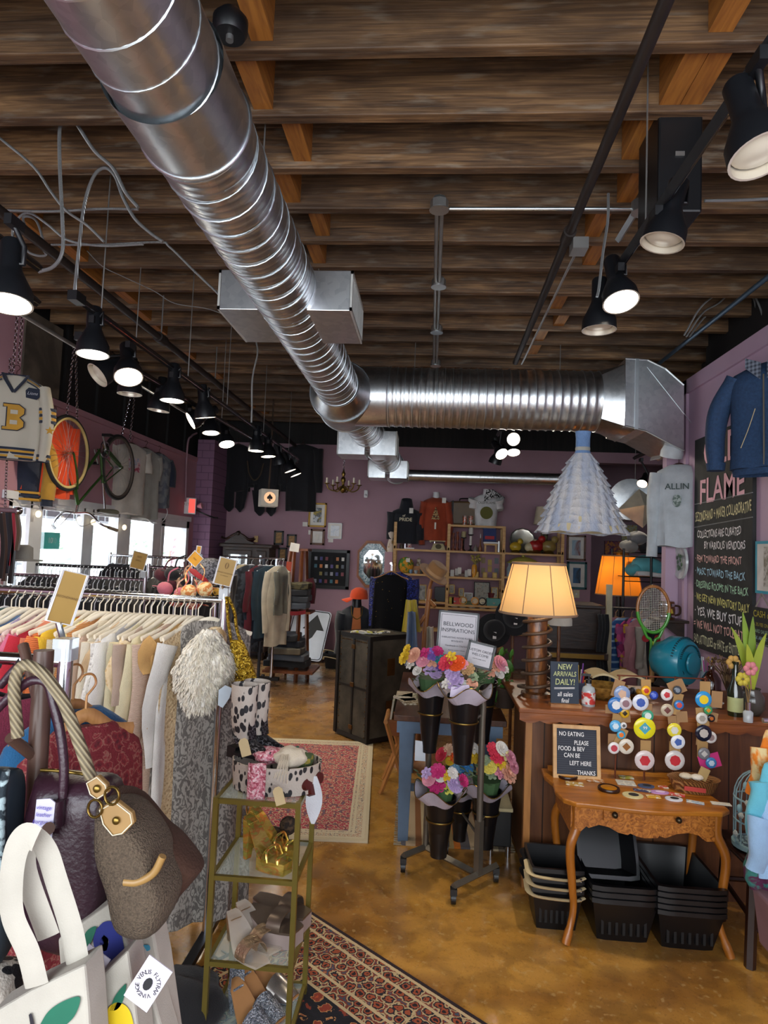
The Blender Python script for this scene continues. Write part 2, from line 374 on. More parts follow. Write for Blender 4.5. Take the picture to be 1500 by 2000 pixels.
m.build('elbow',galv,D,20,world=True)
b=M();b.bx(ex-.015,ex+.015,BY-h-.015,BY-h,bz-h,bz+h);b.tube(tp,.008,6);b.tube(bt,.008,6);q0,q1=tp[0],bt[3];b.box((ex+.28,BY-h-.001,bz),(.62,.004,.004),(0,RAD(52),0))
b.build('elbow_flange',galvb,D,world=True)
# side boxes with louvred grilles
grille=mat('grille_white','#b9bab6',.4,.3)
def side_box(Y0,Y1,z0,z1,x0,x1,xo):
 m=M();m.bx(x0,x1,Y0,Y1,z0,z1);o=m.build('vent_box',galv,D,world=True,bevel=.004)
 g=M();xa,xb=(x1,x1+.012)if xo>0 else(x0-.012,x0)
 for e in((Y0,Y0+.02,z0,z1),(Y1-.02,Y1,z0,z1),(Y0,Y1,z0,z0+.02),(Y0,Y1,z1-.02,z1)):g.bx(xa,xb,*e)
 k=14
 for i in range(k):yy=Y0+.03+(Y1-Y0-.06)*i/(k-1);g.bx(xa,xb-.003,yy-.004,yy+.004,z0+.02,z1-.02)
 g.build('grille',grille,o,world=True)
q=P(686,528,3.42);q2=P(676,607,3.42);yb=PZ(703,672,q2.z).y
side_box(3.42,yb,q2.z,q.z,DX+.05,q.x,1)
ql=P(433,515,3.42);side_box(3.42,yb,q2.z,q.z,ql.x,DX-.05,-1)
for Y,ra,la in((7.3,(774,842,890),(661,850)),(8.7,(796,900,935),(720,912))):
 q=P(ra[0],ra[1],Y);zz=P(ra[0],ra[2],Y).z;l=P(la[0],la[1],Y);cx=c3(6.3).lerp(fe,(Y-6.3)/(9.5-6.3)).x
 side_box(Y,Y+.42,zz,q.z,cx+.03,q.x,1);side_box(Y,Y+.42,zz,q.z,l.x,cx-.03,-1)
m,b=M(),M();s0,s1=P(790,928,9.35),P(1150,938,9.35);pipe_prof(m,s0,s1,.085,0,n=24,b=b,seam=.2,sr=.003);m.build('back_run',galv,D,40,world=True);b.build('back_run_seam',galvb,D,60,world=True)
b=M()
for y in(1.4,2.9,4.4):M().cyl((DX,y,DZ+DR),(DX,y,ZJ+.3),.004,n=6).build('hanger_wire',steel,D,world=True)
for x in(-.2,P(1094,712,BY).x):M().cyl((x,BY,bz+BR),(x,BY,ZJ+.3),.004,n=6).build('hanger_wire',steel,D,world=True)
D2=thing('spiral_duct','short round silver duct with a folded square end above the back racks at right','duct',P(1240,975,8.6))
m=M();m.lathe([(.1,0),(.27,.02),(.27,.5)],P(1232,975,8.4),32,(.2,1,0));m.build('duct_body',galv,D2,30,world=True)
m=M();c_=P(1248,985,8.3)
for a,z in(((-.27,-.08),(.05,-.3)),((.05,-.3),(.3,-.02)),((.3,-.02),(.0,.2)),((.0,.2),(-.27,-.08))):m.add([c_+V((a[0],0,a[1])),c_+V((z[0],0,z[1])),c_+V((.02,-.14,-.02))],[(0,1,2)])
M().cyl(P(1240,975,8.6)+ZA*.2,(P(1240,975,8.6).x,8.6,ZJ+.3),.004,n=6).build('hanger_wire',steel,D2,world=True);m.build('folded_end',mat('galvanised_fold','#d8d0ba',.5,.3),D2,world=True)
# ---------------- pipes
dk=mat('dark_iron_pipe','#2c2522',.5,.3)
def line(name,label,cat,pts,r,m,n=10,**k):return tag(M().tube(pts,r,n,**k).build(name,m,smooth=60),label,cat)
def zline(a,b,z):return PZ(a[0],a[1],z),PZ(b[0],b[1],z)
p,q=zline((1110,460),(1010,700),3.45);d=(q-p)/(q.y-p.y);pr_=thing('sprinkler_pipe','dark iron pipe slanting across the ceiling right of the silver duct','pipe',p)
M().tube([p-d*2.2,q+d*.12],.024,12).build('pipe',dk,pr_,60,world=True)
M().cyl(p-d*.05,p+d*.05,.034).build('coupling',dk,pr_,60,world=True)
M().box(p+V((.06,.02,-.05)),(.08,.1,.06)).build('junction_box',steel,pr_,world=True)
M().tube([p+V((.06,.05,-.05)),q+V((.04,0,-.05))],.008,6).build('side_conduit',steel,pr_,60,world=True)
p,q=zline((10,420),(467,783),3.4);d=(q-p)/(q.y-p.y)
pl=thing('sprinkler_pipe','dark iron pipe above the left track lights beside the silver duct','pipe',p);M().tube([p-d,q+d*3],.028,12).build('pipe',dk,pl,60,world=True)
cpl=M();c_=p+d*1.9;cpl.cyl(c_-d*.06,c_+d*.06,.042);cpl.build('coupling',dk,pl,60,world=True)
for yy in(1.9,3.2):M().cyl(p+d*yy,p+d*yy+ZA*.36,.006,n=6).build('hanger_rod',steel,pl,world=True)
p,q=zline((40,613),(303,770),3.0);d=(q-p)/(q.y-p.y);line('conduit_pipe','thin pale steel conduit along the far left under the track lights','conduit',[p-d*.6,q+d*2],.012,steel)
# centre conduit with octagonal junction boxes and its cross run
cz=3.66;ct=thing('ceiling_conduit','steel ceiling conduit with round junction boxes right of the silver duct','conduit',PZ(858,420,cz))
a,b_=zline((858,415),(850,712),cz);m=M()
for s in(-.014,.014):m.tube([a+XA*s,b_+XA*s],.012,8)
m.build('conduit_run',steel,ct,60,world=True)
for px,py in((858,403),(857,555),(853,645),(851,711)):
 c_=PZ(px,py,cz);m=M();m.lathe([(.05,-.02),(.05,.03),(.035,.05)],c_,8);o=m.build('junction_box',steel,ct,30,world=True)
 M().lathe([(.055,-.024),(.055,-.02)],c_,16).build('cover_plate',galvb,o,30,world=True)
a,b_=zline((878,408),(1240,408),cz);M().tube([a,b_],.011,8).build('cross_run',galvb,ct,60,world=True)
c_=PZ(1253,405,cz);m=M();m.lathe([(.055,-.03),(.055,.03)],c_,12);m.build('junction_box',steel,ct,30,world=True)
p=PZ(1268,370,3.72);q=PZ(1208,468,3.72);tag(M().tube([p,q],.022,4,up=ZA).build('strut_channel',galvb),'slotted steel strut channel beside the black speaker','strut')
flexm=mat('flex_conduit','#c0c3c3',.4,.55,bump=(0,.8,lambda t:nd(t,'TexWave',Vector=oc(t,kind='Generated'),Scale=60).outputs[1]))
def flex(lab,pts,Y,r=.007):
 tag(M().tube(cr([P(x,y,Y)for x,y in pts],8),r,7).build('flex_conduit',flexm,smooth=60),lab,'cable')
flex('flexible steel cable looping down to the end of the left track, with the tallest loop',[(145,578),(155,480),(165,400),(183,345),(205,328),(225,345),(240,385),(262,425),(290,452),(318,472)],3.15,.009)
flex('flexible steel cable rising in a loop nearest the left edge with a yellow tag',[(75,531),(105,520),(122,490),(122,430),(117,330),(117,250),(130,228),(148,240),(185,295),(222,330),(245,375),(270,405)],2.9,.009)
flex('steel cable sagging diagonally along the upper left ceiling',[(0,270),(65,325),(100,375),(130,412),(170,440),(203,472)],3.0)
flex('straight steel cable run along a joist at upper left',[(15,411),(100,413),(200,408),(270,409)],3.2)
flex('steel cable bundle running right from the coil towards the duct',[(100,478),(200,478),(310,473),(332,483),(382,532),(430,578),(445,600)],3.6)
flex('loose coil of steel cable above the first left lamp',[(28,480),(25,450),(40,422),(62,418),(95,440),(135,470),(200,480),(280,477)],3.3)
flex('small hanging bight of steel cable below the coil',[(32,430),(40,470),(60,495),(90,497),(60,460),(45,425),(70,430),(85,470)],3.4)
flex('thin wavy wire crossing the joists left of the duct vent box',[(170,490),(200,520),(240,540),(300,568),(340,592),(400,602),(432,612)],4.2,.003)
flex('steel cable dropping from the left vent box to the far track',[(503,515),(500,600),(500,660),(503,690),(493,740),(492,800),(491,825)],5.0)
flex('steel cable hanging to the right track beside the pipe',[(1188,378),(1187,430),(1178,490),(1170,560),(1166,580)],3.1)
flex('beaded steel cable running right from the black speaker',[(1376,392),(1440,391),(1510,388)],2.85)
# cables and duct pipe at the far right above the lilac wall
p,q=zline((1310,692),(1500,541),3.6);d=(q-p)/(q.y-p.y);line('conduit_pipe','blue-grey conduit running above the lilac wall','conduit',[p+d*.8,q-d*.5],.018,mat('bluegrey_conduit','#4a6072',.4,.6))
flex('pale cable arching highest above the lilac wall',[(1336,655),(1365,605),(1395,578),(1430,560),(1462,562),(1482,595),(1496,640)],5.0)
flex('pale cable in the middle of the arch above the lilac wall',[(1340,658),(1372,612),(1404,592),(1440,562),(1470,580),(1478,620),(1476,660)],5.1)
flex('pale cable on the lower side of the arch above the lilac wall',[(1346,658),(1378,618),(1410,598),(1445,565),(1466,600),(1474,630),(1470,665)],5.2)
sp=thing('ceiling_speaker','long black box speaker fixed to the joists at upper right','speaker',P(1320,300,2.82))
a,b_=P(1287,212,2.82),P(1372,414,2.82);M().bx(a.x,b_.x,2.82,3.1,b_.z,a.z+.12).build('cabinet',blk,sp,world=True,bevel=.01)
q=P(1328,300,2.815);M().box(q,(.04,.006,.02)).build('badge',steel,sp,world=True);M().bx(a.x+.05,b_.x-.05,2.92,3.0,a.z+.1,ZJ+.02).build('bracket',blk,sp,world=True)
tag(M().bx(2.62,3.5,4.6,6.4,3.3,3.73).build('air_handler',blk,bevel=.02),'black air handler box behind the lilac wall top','air handler')
rd=thing('pendant_socket','round black ceiling fixture on a joist right of the duct','light fitting',PZ(450,60,3.7));c_=PZ(450,50,3.68)
M().lathe([(.02,-.04),(.055,-.04),(.065,-.02),(.065,.02),(.04,.05)],c_,24).build('housing',blk,rd,40,world=True);M().cyl(c_-ZA*.06,c_-ZA*.02,.014).build('socket',steel,rd,world=True)
M().tube([c_+V((-.05,0,.0)),c_+V((-.12,.02,.03)),c_+V((-.2,.03,.05))],.008).build('feed_cable',flexm,rd,world=True)
# ---------------- track lights
bulb_on=mat('lamp_glow','#ffffff',var=0,emit=((1,.93,.82,1),14));bulb_off=mat('frosted_lamp','#c8c0ae',.3,var=0)
shade_in=mat('shade_reflector','#d8d0c0',.3,.5,var=0);shade_o=mat('black_satin_shade','#15171b',.38,.2,var=.05)
def track(name,label,p,q,z,rods=()):
 p,q=V(p),V(q);t=thing(name,label,'track',p)
 M().tube([p,q],.024,4,up=ZA).build('rail',blk,t,world=True)
 u=(q-p).normalized();s=u.cross(ZA)
 M().tube([p+s*.014-ZA*.012,q+s*.014-ZA*.012],.004,4).build('bright_edge',chrome,t,world=True)
 M().box(p,(.05,.09,.05)).build('end_feed',blk,t,world=True)
 for r in rods:a=p+u*((r-p.y)/u.y);M().cyl(a,(a.x,a.y,ZJ+.3),.004,n=6).build('suspension_rod',steel,t,world=True)
def lamp(label,c,top,aim,lit=True,s=1.0,e=None,grp=None):
 """c: centre of the lamp mouth; top: track point; aim: beam direction"""
 c=V(c);d=V(aim).normalized();top=V(top)-ZA*.024;t=thing('track_light',label,'track light',top)
 piv=c-d*(.20*s);sd=V((.05*s,0,0))if abs(d.x)<.9 else V((0,.05*s,0))
 M().box(top-ZA*.03,(.03,.08,.04)).build('adapter',blk,t,world=True)
 M().tube([top-ZA*.04,V((piv.x,piv.y,0))*1+sd+ZA*(piv.z+.04)]+[piv+sd+d*.03,piv+d*.03],.011,8).build('arm',blk,t,60,world=True)
 pr=[(.034,-.07),(.04,-.06),(.04,.05),(.055,.085),(.083,.145),(.086,.2),(.079,.2),(.076,.15),(.03,.08)]
 sh=M().lathe([(r*s,z*s)for r,z in pr],piv,28,d,cap=False);sh.lathe([(.034*s,-.07*s),(.001,-.07*s)],piv,28,d,cap=False)
 n=28*5;sh.mi=[1 if n<=i<28*8 else 0 for i in range(len(sh.f))]
 o=sh.build('shade',[shade_o,shade_in],t,40,world=True)
 M().lathe([(.073*s,.17*s),(.06*s,.182*s),(.001,.187*s)],piv,24,d).build('bulb',bulb_on if lit else bulb_off,o,60,world=True)
 if lit:spot('lamp_beam',c+d*.01,d,SPOT_E if e is None else e)
TLX,TLZ=-1.875,3.0
track('lighting_track','black lighting track carrying the left row of lit spotlights',PZ(150,582,TLZ),PZ(582,897,TLZ),TLZ,(3.35,4.65,5.6,6.9,8.2))
def onT(px,py,X,Z,aim,label,lit=True,s=1.0,e=None):
 c=PX(px,py,X);lamp(label,c,(X,c.y+.0,Z),aim,lit,s,e)
dn=(0,0,-1)
for px,py,aim,lab,s in[(181,693,(.05,-.05,-1),'first lit lamp on the main left track, above the bicycle chain',1),(251,737,(.35,-.45,-1),'lit lamp turned to the viewer, second on the main left track',1),(336,783,dn,'lit lamp pointing straight down, third on the main left track',1),(401,816,(.1,.2,-1),'lit lamp fourth on the main left track',1),(500,881,dn,'lit lamp above the black coats, with a white cable beside it',1),(524,892,(.1,0,-1),'lit lamp just right of the one above the black coats',1),(547,907,(.2,.2,-1),'lit lamp third from the far end of the left track',.95),(567,920,(.4,.1,-1),'tilted lamp second from the far end of the left track',.95),(578,928,(.45,.1,-1),'tilted lamp at the far end of the left track',.95)]:
 onT(px,py,TLX,TLZ,aim,lab,True,s)
X2=PZ(213,691,3.0).x;track('lighting_track','black lighting track carrying the mostly unlit lamps nearest the left wall',PZ(160,660,3.0),PZ(492,856,3.0),3.0,(4.4,6.2))
for px,py,aim,lab,lit in[(190,733,(-.5,-.6,-.7),'unlit lamp tilted to the left, first on the wall-side track',False),(253,770,dn,'unlit lamp pointing down behind the bright second lamp',False),(309,802,(-.1,0,-1),'unlit dark lamp above the bicycle rear wheel',False),(372,822,(-.7,-.4,-.5),'lit lamp facing left beside the fourth main lamp',True),(412,846,(.1,-.1,-1),'small lit lamp low on the wall-side track',True),(443,868,(.3,-.3,-1),'lit lamp at the far end of the wall-side track',True)]:
 onT(px,py,X2,3.0,aim,lab,lit,1,22)
q=PZ(75,522,3.0);track('lighting_track','near end of a black lighting track at the left edge',(q.x,q.y-1.2,3.0),q,3.0,(q.y-.5,))
q2=PZ(72,590,2.85);track('lighting_track','black lighting track below the near one at the left edge',(q2.x,q2.y-1.0,2.85),q2,2.85)
c_=P(16,594,2.25);lamp('largest lit lamp at the left edge of the picture',c_,(c_.x,c_.y,3.0),(.12,-.15,-1),True,1.0)
RZ=3.2;rx=PZ(1200,520,RZ).x;a=PZ(1495,100,RZ);e_=PZ(1166,584,RZ)
track('lighting_track','black lighting track at upper right above the counter',a-(e_-a).normalized()*.6,e_,RZ,(2.75,))
for px,py,Y,aim,lit,lab,s in[(1488,305,1.75,(.15,-.25,-1),False,'biggest black lamp cut by the right edge of the picture',1),(1293,475,2.55,(-.25,0,-1),False,'unlit black lamp below the black speaker',1),(1213,590,3.05,(.1,-.35,-1),True,'lit black lamp above the hanging white dress',1),(1170,645,3.25,(0,0,-1),False,'black lamp at the far end of the right track',1)]:
 c_=P(px,py,Y);lamp(lab,c_,(rx,Y,RZ),aim,lit,s,44)
tb_=P(985,838,7.2);track('lighting_track','short black lighting track behind the big branch duct',tb_+V((0,.0,.1)),tb_+V((.02,.9,.1)),3,(7.6,))
for px,py,Y,aim,lit,lab in[(1003,858,7.2,(.1,-1,-.25),True,'round lit lamp facing the viewer behind the branch duct'),(1003,884,7.3,(0,-.5,-1),True,'lit lamp below the round one behind the branch duct'),(980,887,7.25,(.4,-.8,-.8),True,'lit lamp lowest left of the cluster behind the branch duct'),(966,905,7.6,(-.3,.3,-1),False,'black unlit lamp in the cluster left of the white dress'),(1254,945,7.6,(-.4,-.6,-.7),True,'small lit lamp over the racks at the back right')]:
 c_=P(px,py,Y)
 if px>1200:track('lighting_track','small lighting track over the racks at the back right',c_+V((0,-.2,.35)),c_+V((0,.3,.35)),3,(Y,))
 lamp(lab,c_,(c_.x,c_.y+.05,c_.z+.344),aim,lit,.9 if px<1200 else.7,15)
    # ================================================================ clothes: hangers and garments (local: hook over the rod at z = 0, width along x)
def hanger_mesh(w=.2,r=.008,drop=.07,flat=.6):
 m=M();m.tube(cr([(0,0,-.085),(0,0,-.045),(.004,0,-.038),(.02,0,-.018),(.012,0,.003),(-.008,0,.006),(-.02,0,-.008)],4),.0028,5)
 m.tube(cr([(-w,0,-.09-drop),(-w*.55,0,-.115-drop*.25),(0,0,-.085),(w*.55,0,-.115-drop*.25),(w,0,-.09-drop)],5),r,6,flat=flat,up=YA);return m
def garment_mesh(w=.2,L=.65,sl=.4,flare=.1,T=.03,seed=0,neck=.07,waist=0,sr=.06,hem=.01,fold=.012,nu=28,nv=16,top=-.092,spread=.03,kf=3):
 m=M();rd=random.Random(seed);ph=[rd.uniform(0,6.3)for _ in range(4)]
 rows=[(neck,0,.3),(neck+(w-neck)*.45,-.025,.5),(w*.94,-.055,.65),(w,-.085,.9)]
 for i in range(1,nv):t=i/(nv-1);rows.append((w*(1+flare*t-waist*sin(pi*min(1,t*1.6))),-.085-(L-.085)*t,1))
 rs=[]
 for k,(ww,z,tk)in enumerate(rows):
  t=max(0,(k-3)/(nv-1));r=[]
  for a in range(nu):
   th=2*pi*a/nu;cx=cos(th);sx_=sin(th);x=ww*(abs(cx)**.75)*(1 if cx>0 else-1)
   f=fold*(.3+t)*(sin(kf*2.2*x/w+ph[0])+.5*sin(kf*4.6*x/w+ph[1]+t))
   r.append((x+.006*t*sin(5*t+ph[2]),sx_*T*tk*(1+.15*sin(7*t+ph[3]))+f,top+z+hem*t*t*sin(4*x/w+ph[2])))
  rs.append(r)
 m.rings(rs)
 if sl:
  for s in(-1,1):
   k=7;pts=[];rr=[]
   for i in range(k):
    t=i/(k-1);pts.append((s*(w*.9+spread*sin(t*2.2)+.012*sin(6*t+ph[0])),.012*sin(4*t+ph[1]),top-.075-sl*t));rr.append(sr*(1-.28*t)*(1+.08*sin(9*t+ph[2])))
   m.tube(pts,rr,10,flat=max(.35,T/sr),up=YA)
 return m
def lace(name,a,b,sc=60):return mat(name,lambda t:mixc(t,ramp(t,vor(t,oc(t),sc),[(.25,'#000000'),(.4,'#ffffff')]),a,b),.9,bump=(sc,.5,lambda t:vor(t,oc(t),sc)))
def knit(name,a,b,sc=70):return mat(name,lambda t:mixc(t,nd(t,'TexWave',{'bands_direction':'Z'},Vector=oc(t),Scale=sc,Distortion=2.5).outputs[1],a,b),.95,bump=(0,.5,lambda t:nd(t,'TexWave',{'bands_direction':'Z'},Vector=oc(t),Scale=sc,Distortion=2.5).outputs[1]))
def mix2(name,a,b,sc=12,lo=.45,hi=.55,rough=.85):return mat(name,lambda t:mixc(t,ramp(t,nz(t,oc(t),sc,3,.5),[(lo,'#000000'),(hi,'#ffffff')]),a,b),rough,bump=(200,.25))
hg_cream=solid('#dcd2bd',.45);hg_black=solid('#131316',.4);hg_wood=wood('hanger_wood','#8a5a30','#b98a55',(30,4,4));hg_white=solid('#d9dadd',.4);hg_dark=wood('dark_hanger_wood','#2a1510','#48261a',(30,4,4))
def garment(name,cat,label,loc,rz,gm,m,hm,hmat,group=None):
 o=gm.build(name,m,smooth=60);o.location=loc;o.rotation_euler=(0,0,rz);tag(o,label,cat,group)
 if hm:hm.build('hanger',hmat,o,smooth=60)
 return o
    # ---------------- foremost clothes rail (cream rail)
RY,RZc=2.8,1.503
def rail(name,label,x0,x1,Y,z,r=.014,m=None,posts=(0,1),base=.26,wheels=True,tilt=None):
 m=m or chrome;t=thing(name,label,'clothes rail',((x0+x1)/2,Y,0))
 M().cyl((x0,Y,z),(x1,Y,z),r).build('rod',m,t,60,world=True)
 for k,x in enumerate((x0,x1)):
  if k not in posts:continue
  M().cyl((x,Y,.06),(x,Y,z+.03),r*1.15).build('post',m,t,60,world=True)
  M().bx(x-.02,x+.02,Y-base,Y+base,.05,.075).build('foot_bar',blk,t,world=True)
  if wheels:
   for s in(-1,1):
    c=V((x,Y+s*base*.9,.027));w=M();w.cyl(c-XA*.012,c+XA*.012,.027);w.box(c+ZA*.018,(.03,.02,.03));w.build('caster',blk,t,40,world=True)
 return t
rail('clothes_rail','chrome clothes rail in the foreground carrying the cream blouses',-2.75,-.905,RY,RZc)
cre=[('white satin tunic with long loose sleeves',cloth('#cfcbc4'),.2,.78,.5,.1),('tan lace slip top with a frilled hem',lace('tan_lace','#a98c66','#c2a983',90),.19,.9,.0,.1),('mustard cropped cardigan with a pointed hem',cloth('#b98f55'),.2,.42,.12,.1),('rose-beige chunky knit cardigan',knit('rose_knit','#bfa08b','#d2b9a6',60),.21,.82,.5,.05),('brown lace long skirt dress',lace('brown_lace','#6f543e','#8d7157',50),.18,1.12,0,.2),('pale yellow cotton blouse with the longest sleeve',cloth('#d5c9a4'),.22,1.0,.72,.05),('ruched beige crochet top with short sleeves',lace('crochet','#c9a977','#dcc59d',45),.21,.55,.22,.05),('taupe tee with wide short sleeve',cloth('#b59e8c'),.22,.7,.24,.1),('pale olive blouse peeking out behind the taupe tee',cloth('#c7bd9b'),.2,.62,.3,.1),('light grey shirt with folded cuff',cloth('#a9a6a6'),.2,.85,.45,.05),('bright white cotton shirt with balloon sleeves',cloth('#dedad3'),.22,.62,.42,.1),('tan cap-sleeve top',cloth('#c6a77f'),.2,.5,.1,.1),('white eyelet lace blouse',lace('white_lace','#b9b3ac','#e4dfd6',70),.21,.8,.4,.1),('cream ribbed blouse beside the eyelet lace one',cloth('#d9cfba'),.2,.7,.45,.05),('ivory long-sleeved jumper',cloth('#d8c9ae'),.21,.76,.5,.05),('pinkish cream blouse',cloth('#d3b9a4'),.2,.9,.4,.1),('caramel ribbed knit top',knit('caramel','#b77a45','#cf9660',40),.21,.6,.45,.05),('yellow fluffy collared top',mix2('yellow_fluff','#d6bb6e','#eadb9c',30),.19,.5,.1,.1),('second cream knit sleeve near the gold sign',knit('cream_knit','#cdbd9d','#ded2b6',60),.2,.7,.4,.05),('bright yellow blouse',cloth('#d8ae2c'),.2,.55,.3,.1),('orange pleated blouse',knit('orange_pleat','#d5652f','#ee8d55',40),.22,.6,.35,.1),('coral peach blouse',cloth('#dc8a68'),.21,.55,.35,.1),('crimson red cardigan',cloth('#b92436'),.21,.6,.45,.05),('candy pink top',cloth('#cf6f8d'),.2,.55,.3,.05),('white and pink speckled knit',mix2('pink_speckle','#d8c3bd','#b86e76',40),.21,.6,.4,.05),('lilac knitted jumper',knit('lilac_knit','#8f83a5','#aaa0bd',60),.2,.6,.4,.05),('steel blue denim blouse',cloth('#5d7392'),.2,.6,.4,.05),('dusty blue striped shirt',knit('blue_stripe','#7d8aa3','#a7b0c0',30),.2,.6,.4,.05),('cream vest at the left end of the front rail',cloth('#d8cfc0'),.2,.6,0,.05)]
x=-1.02
for i,(lab,m,w,L,sl,fl)in enumerate(cre):
 garment('blouse' if L<.95 else 'dress','top' if L<.95 else 'dress',lab+' on a cream hanger',(x,RY,RZc+.0),RAD(72+R_(-14,10)),garment_mesh(w,L,sl,fl,.017,i,sr=.055,fold=.014,neck=.085,top=-.108),m,hanger_mesh(w*1.0,.0115),hg_cream)
 x-=.027 if i<17 else.038
lg=mat('grey_lace',lambda t:mixc(t,ramp(t,nz(t,oc(t,(1,1,.6)),34,3,3),[(.47,'#000000'),(.53,'#ffffff')]),'#5d5853','#938d85'),.9)
garment('dress','dress','long sheer grey lace dress under the white fur stole on a cream hanger',(-.965,RY,RZc),RAD(38),garment_mesh(.2,1.3,0,.25,.03,90,fold=.02),lg,hanger_mesh(.2,.01),hg_cream)
# fur stole draped on the end of the rail
fur=mat('white_fur',lambda t:ramp(t,nz(t,oc(t,(30,30,8)),2,6,1),[(.3,'#d6cab0'),(.55,'#ece4d2'),(.75,'#faf6ea')]),1,bump=(0,1.0,lambda t:nz(t,oc(t,(60,60,14)),2,6,1)),sheen=.6)
fc=P(398,1310,2.62)
def furf(u,v):
 th=2*pi*u;z=.17-.34*v;w=.085+.035*sin(pi*min(1,v*1.1))-.03*(1-v)**3;k=sin(pi*min(1,max(.02,.04+v*.94)))**.4
 n=.012*MN.noise(V((cos(th)*2,sin(th)*2,v*5))*2.2)
 return(fc.x+cos(th)*(w+n)*k-.03*(v-.5),fc.y+sin(th)*(.06+n)*k,fc.z+z+n)
fo=M().grid(furf,48,40,True).build('fur_stole',fur,smooth=180);tag(fo,'fluffy white fur stole hung on the front end of the cream rail','stole')
tf_=M();rd=random.Random(2)
for i in range(2600):
 u,v=rd.random(),rd.uniform(.04,.97);p=V(furf(u,v));o_=(p-fc);o_.z*=.25;d=(o_.normalized()*.5-ZA*.9+V((rd.uniform(-.3,.3),rd.uniform(-.3,.3),0))).normalized()*rd.uniform(.02,.034);w=V((d.y,-d.x,0)).normalized()*.0045
 tf_.add([p-w,p+w,p+d*.6+w*.8+o_.normalized()*.004,p+d],[(0,1,2),(0,2,3)])
tag(tf_.build('fur_tufts',fur,fo,180,fix=False),kind='stuff')
tag(M().prism([(0,.03),(.025,.05),(.055,.04),(.045,0),(.02,-.04),(.0,-.03)],P(427,1362,2.55),XA,ZA,.004).build('price_tag',solid('#b8c4cf')),'pale blue tag on the white fur stole','tag')
tag(M().ball(P(420,1248,2.78),.055,12,8,(1,.8,1)).build('fur_collar',mix2('cream_fur','#b39468','#d8c4a0',40)),'cream fur collar behind the white stole','collar')
# acrylic sign holders
gold=mat('kraft_gold_paper','#8d6c26',.55,var=.08);ora=mat('orange_card','#dd9c22',.6,var=.04)
def sign(label,c,w,h,tilt,yaw,m,lines,base=None,txt='#5a3c12'):
 c=V(c);t=thing('sign_holder',label,'sign',c);u=V((cos(tilt)*cos(yaw),cos(tilt)*sin(yaw),sin(tilt)));f=V((-sin(yaw),cos(yaw),0));v=f.cross(u)*-1
 if v.z<0:v=-v
 q=lambda a,b:c+u*a+v*b
 M().prism([(-w/2,-h/2),(w/2,-h/2),(w/2,h/2),(-w/2,h/2)],c,u,v,-.003).build('card',m,t,world=True)
 fr=[q(-w/2,-h/2),q(w/2,-h/2),q(w/2,h/2),q(-w/2,h/2)]
 M().tube(fr,.004,4,loop=True).build('acrylic_edge',hg_white,t,world=True)
 if base:M().tube([q(0,-h/2),V(base)],.008,6).build('stem',chrome,t,world=True);M().box(V(base),(.04,.04,.05)).build('clamp',glassy,t,world=True)
 for s,b,sz in lines:text(s,sz,solid(txt,.7,var=0),t,q(0,b),u,v,lift=.005)
 return t
glassy=mat('clear_acrylic','#dfe6ea',.08,var=0,trans=.6)
sign('gold paper sign in a clear holder leaning over the front rail',P(131,1167,1.62),.062,.135,RAD(-14),RAD(38),gold,[('SECONDHAND',.0,.008)],P(128,1268,1.62))
sign('gold paper sign in a clear holder standing near the gold sequin bag',P(440,1117,2.78),.075,.12,RAD(-12),RAD(12),gold,[('()',.03,.03),('VINTAGE COLLECTION',-.005,.007),('BY VENDOR',-.018,.006)],(-.905,RY,RZc+.03))
sign('gold paper sign standing on the middle rail below the door',P(271,1095,4.75),.11,.13,RAD(-12),RAD(5),gold,[('SIZE',.03,.02),('SMALL',0,.016)],P(281,1122,4.75))
sign('orange diamond card on the lingerie stand',P(381,1092,3.9),.075,.075,RAD(-40),0,ora,[('FEM',.0,.014)],P(376,1118,3.9))
sign('small upright orange card behind the orange diamond card',P(388,1074,4.1),.03,.05,RAD(-6),0,ora,[('L',.0,.016)],P(388,1090,4.1))
# ---------------- middle and back rails with rows of dark garments
protoG={}
def rowof(tagname,label,group,x0,x1,Y,z,n,cols,hmat_,L=.7,sl=.4,w=.2,rzb=90):
 for i in range(n):
  k=(tagname,i%3,cols[i%len(cols)])
  loc=(x0+(x1-x0)*(i+.5)/n+R_(-.006,.006),Y,z);rz=RAD(rzb+R_(-16,16))
  if k not in protoG:protoG[k]=garment(tagname,'garment',label,loc,rz,garment_mesh(w,L+.1*(i%3),sl,.1,.02,i,nu=16,nv=8),cloth(cols[i%len(cols)]),hanger_mesh(w,.006),hmat_,group)
  else:dup(protoG[k],loc=loc,rz=rz)
dark=['#17171c','#1f1d24','#2a2129','#141b26','#26262b','#1b1512']
def rl(p,q,z):a=PZ(*p,z);b=PZ(*q,z);return a,b
rail('clothes_rail','chrome rail of dark clothes just behind the cream rail',P(0,1126,4.75).x-1,P(284,1126,4.75).x,4.75,P(140,1127,4.75).z)
rowof('dark_garment','dark garment on a pale hanger on the rail just behind the cream blouses','dark clothes on the second rail',P(0,1126,4.75).x-.1,P(280,1126,4.75).x,4.75,P(140,1127,4.75).z,30,dark,hg_white)
rail('clothes_rail','dark rail of clothes in front of the middle windows',P(70,1103,5.6).x-.2,P(285,1106,5.6).x,5.6,P(160,1106,5.6).z,m=blk)
rowof('dark_garment','dark garment on a hanger in the row before the middle windows','dark clothes on the third rail',P(75,1103,5.6).x,P(285,1106,5.6).x,5.6,P(160,1106,5.6).z,26,dark,hg_white)
rail('clothes_rail','chrome rail of white hangers under the glass door',P(215,1085,6.6).x,P(446,1089,6.6).x,6.6,P(330,1089,6.6).z)
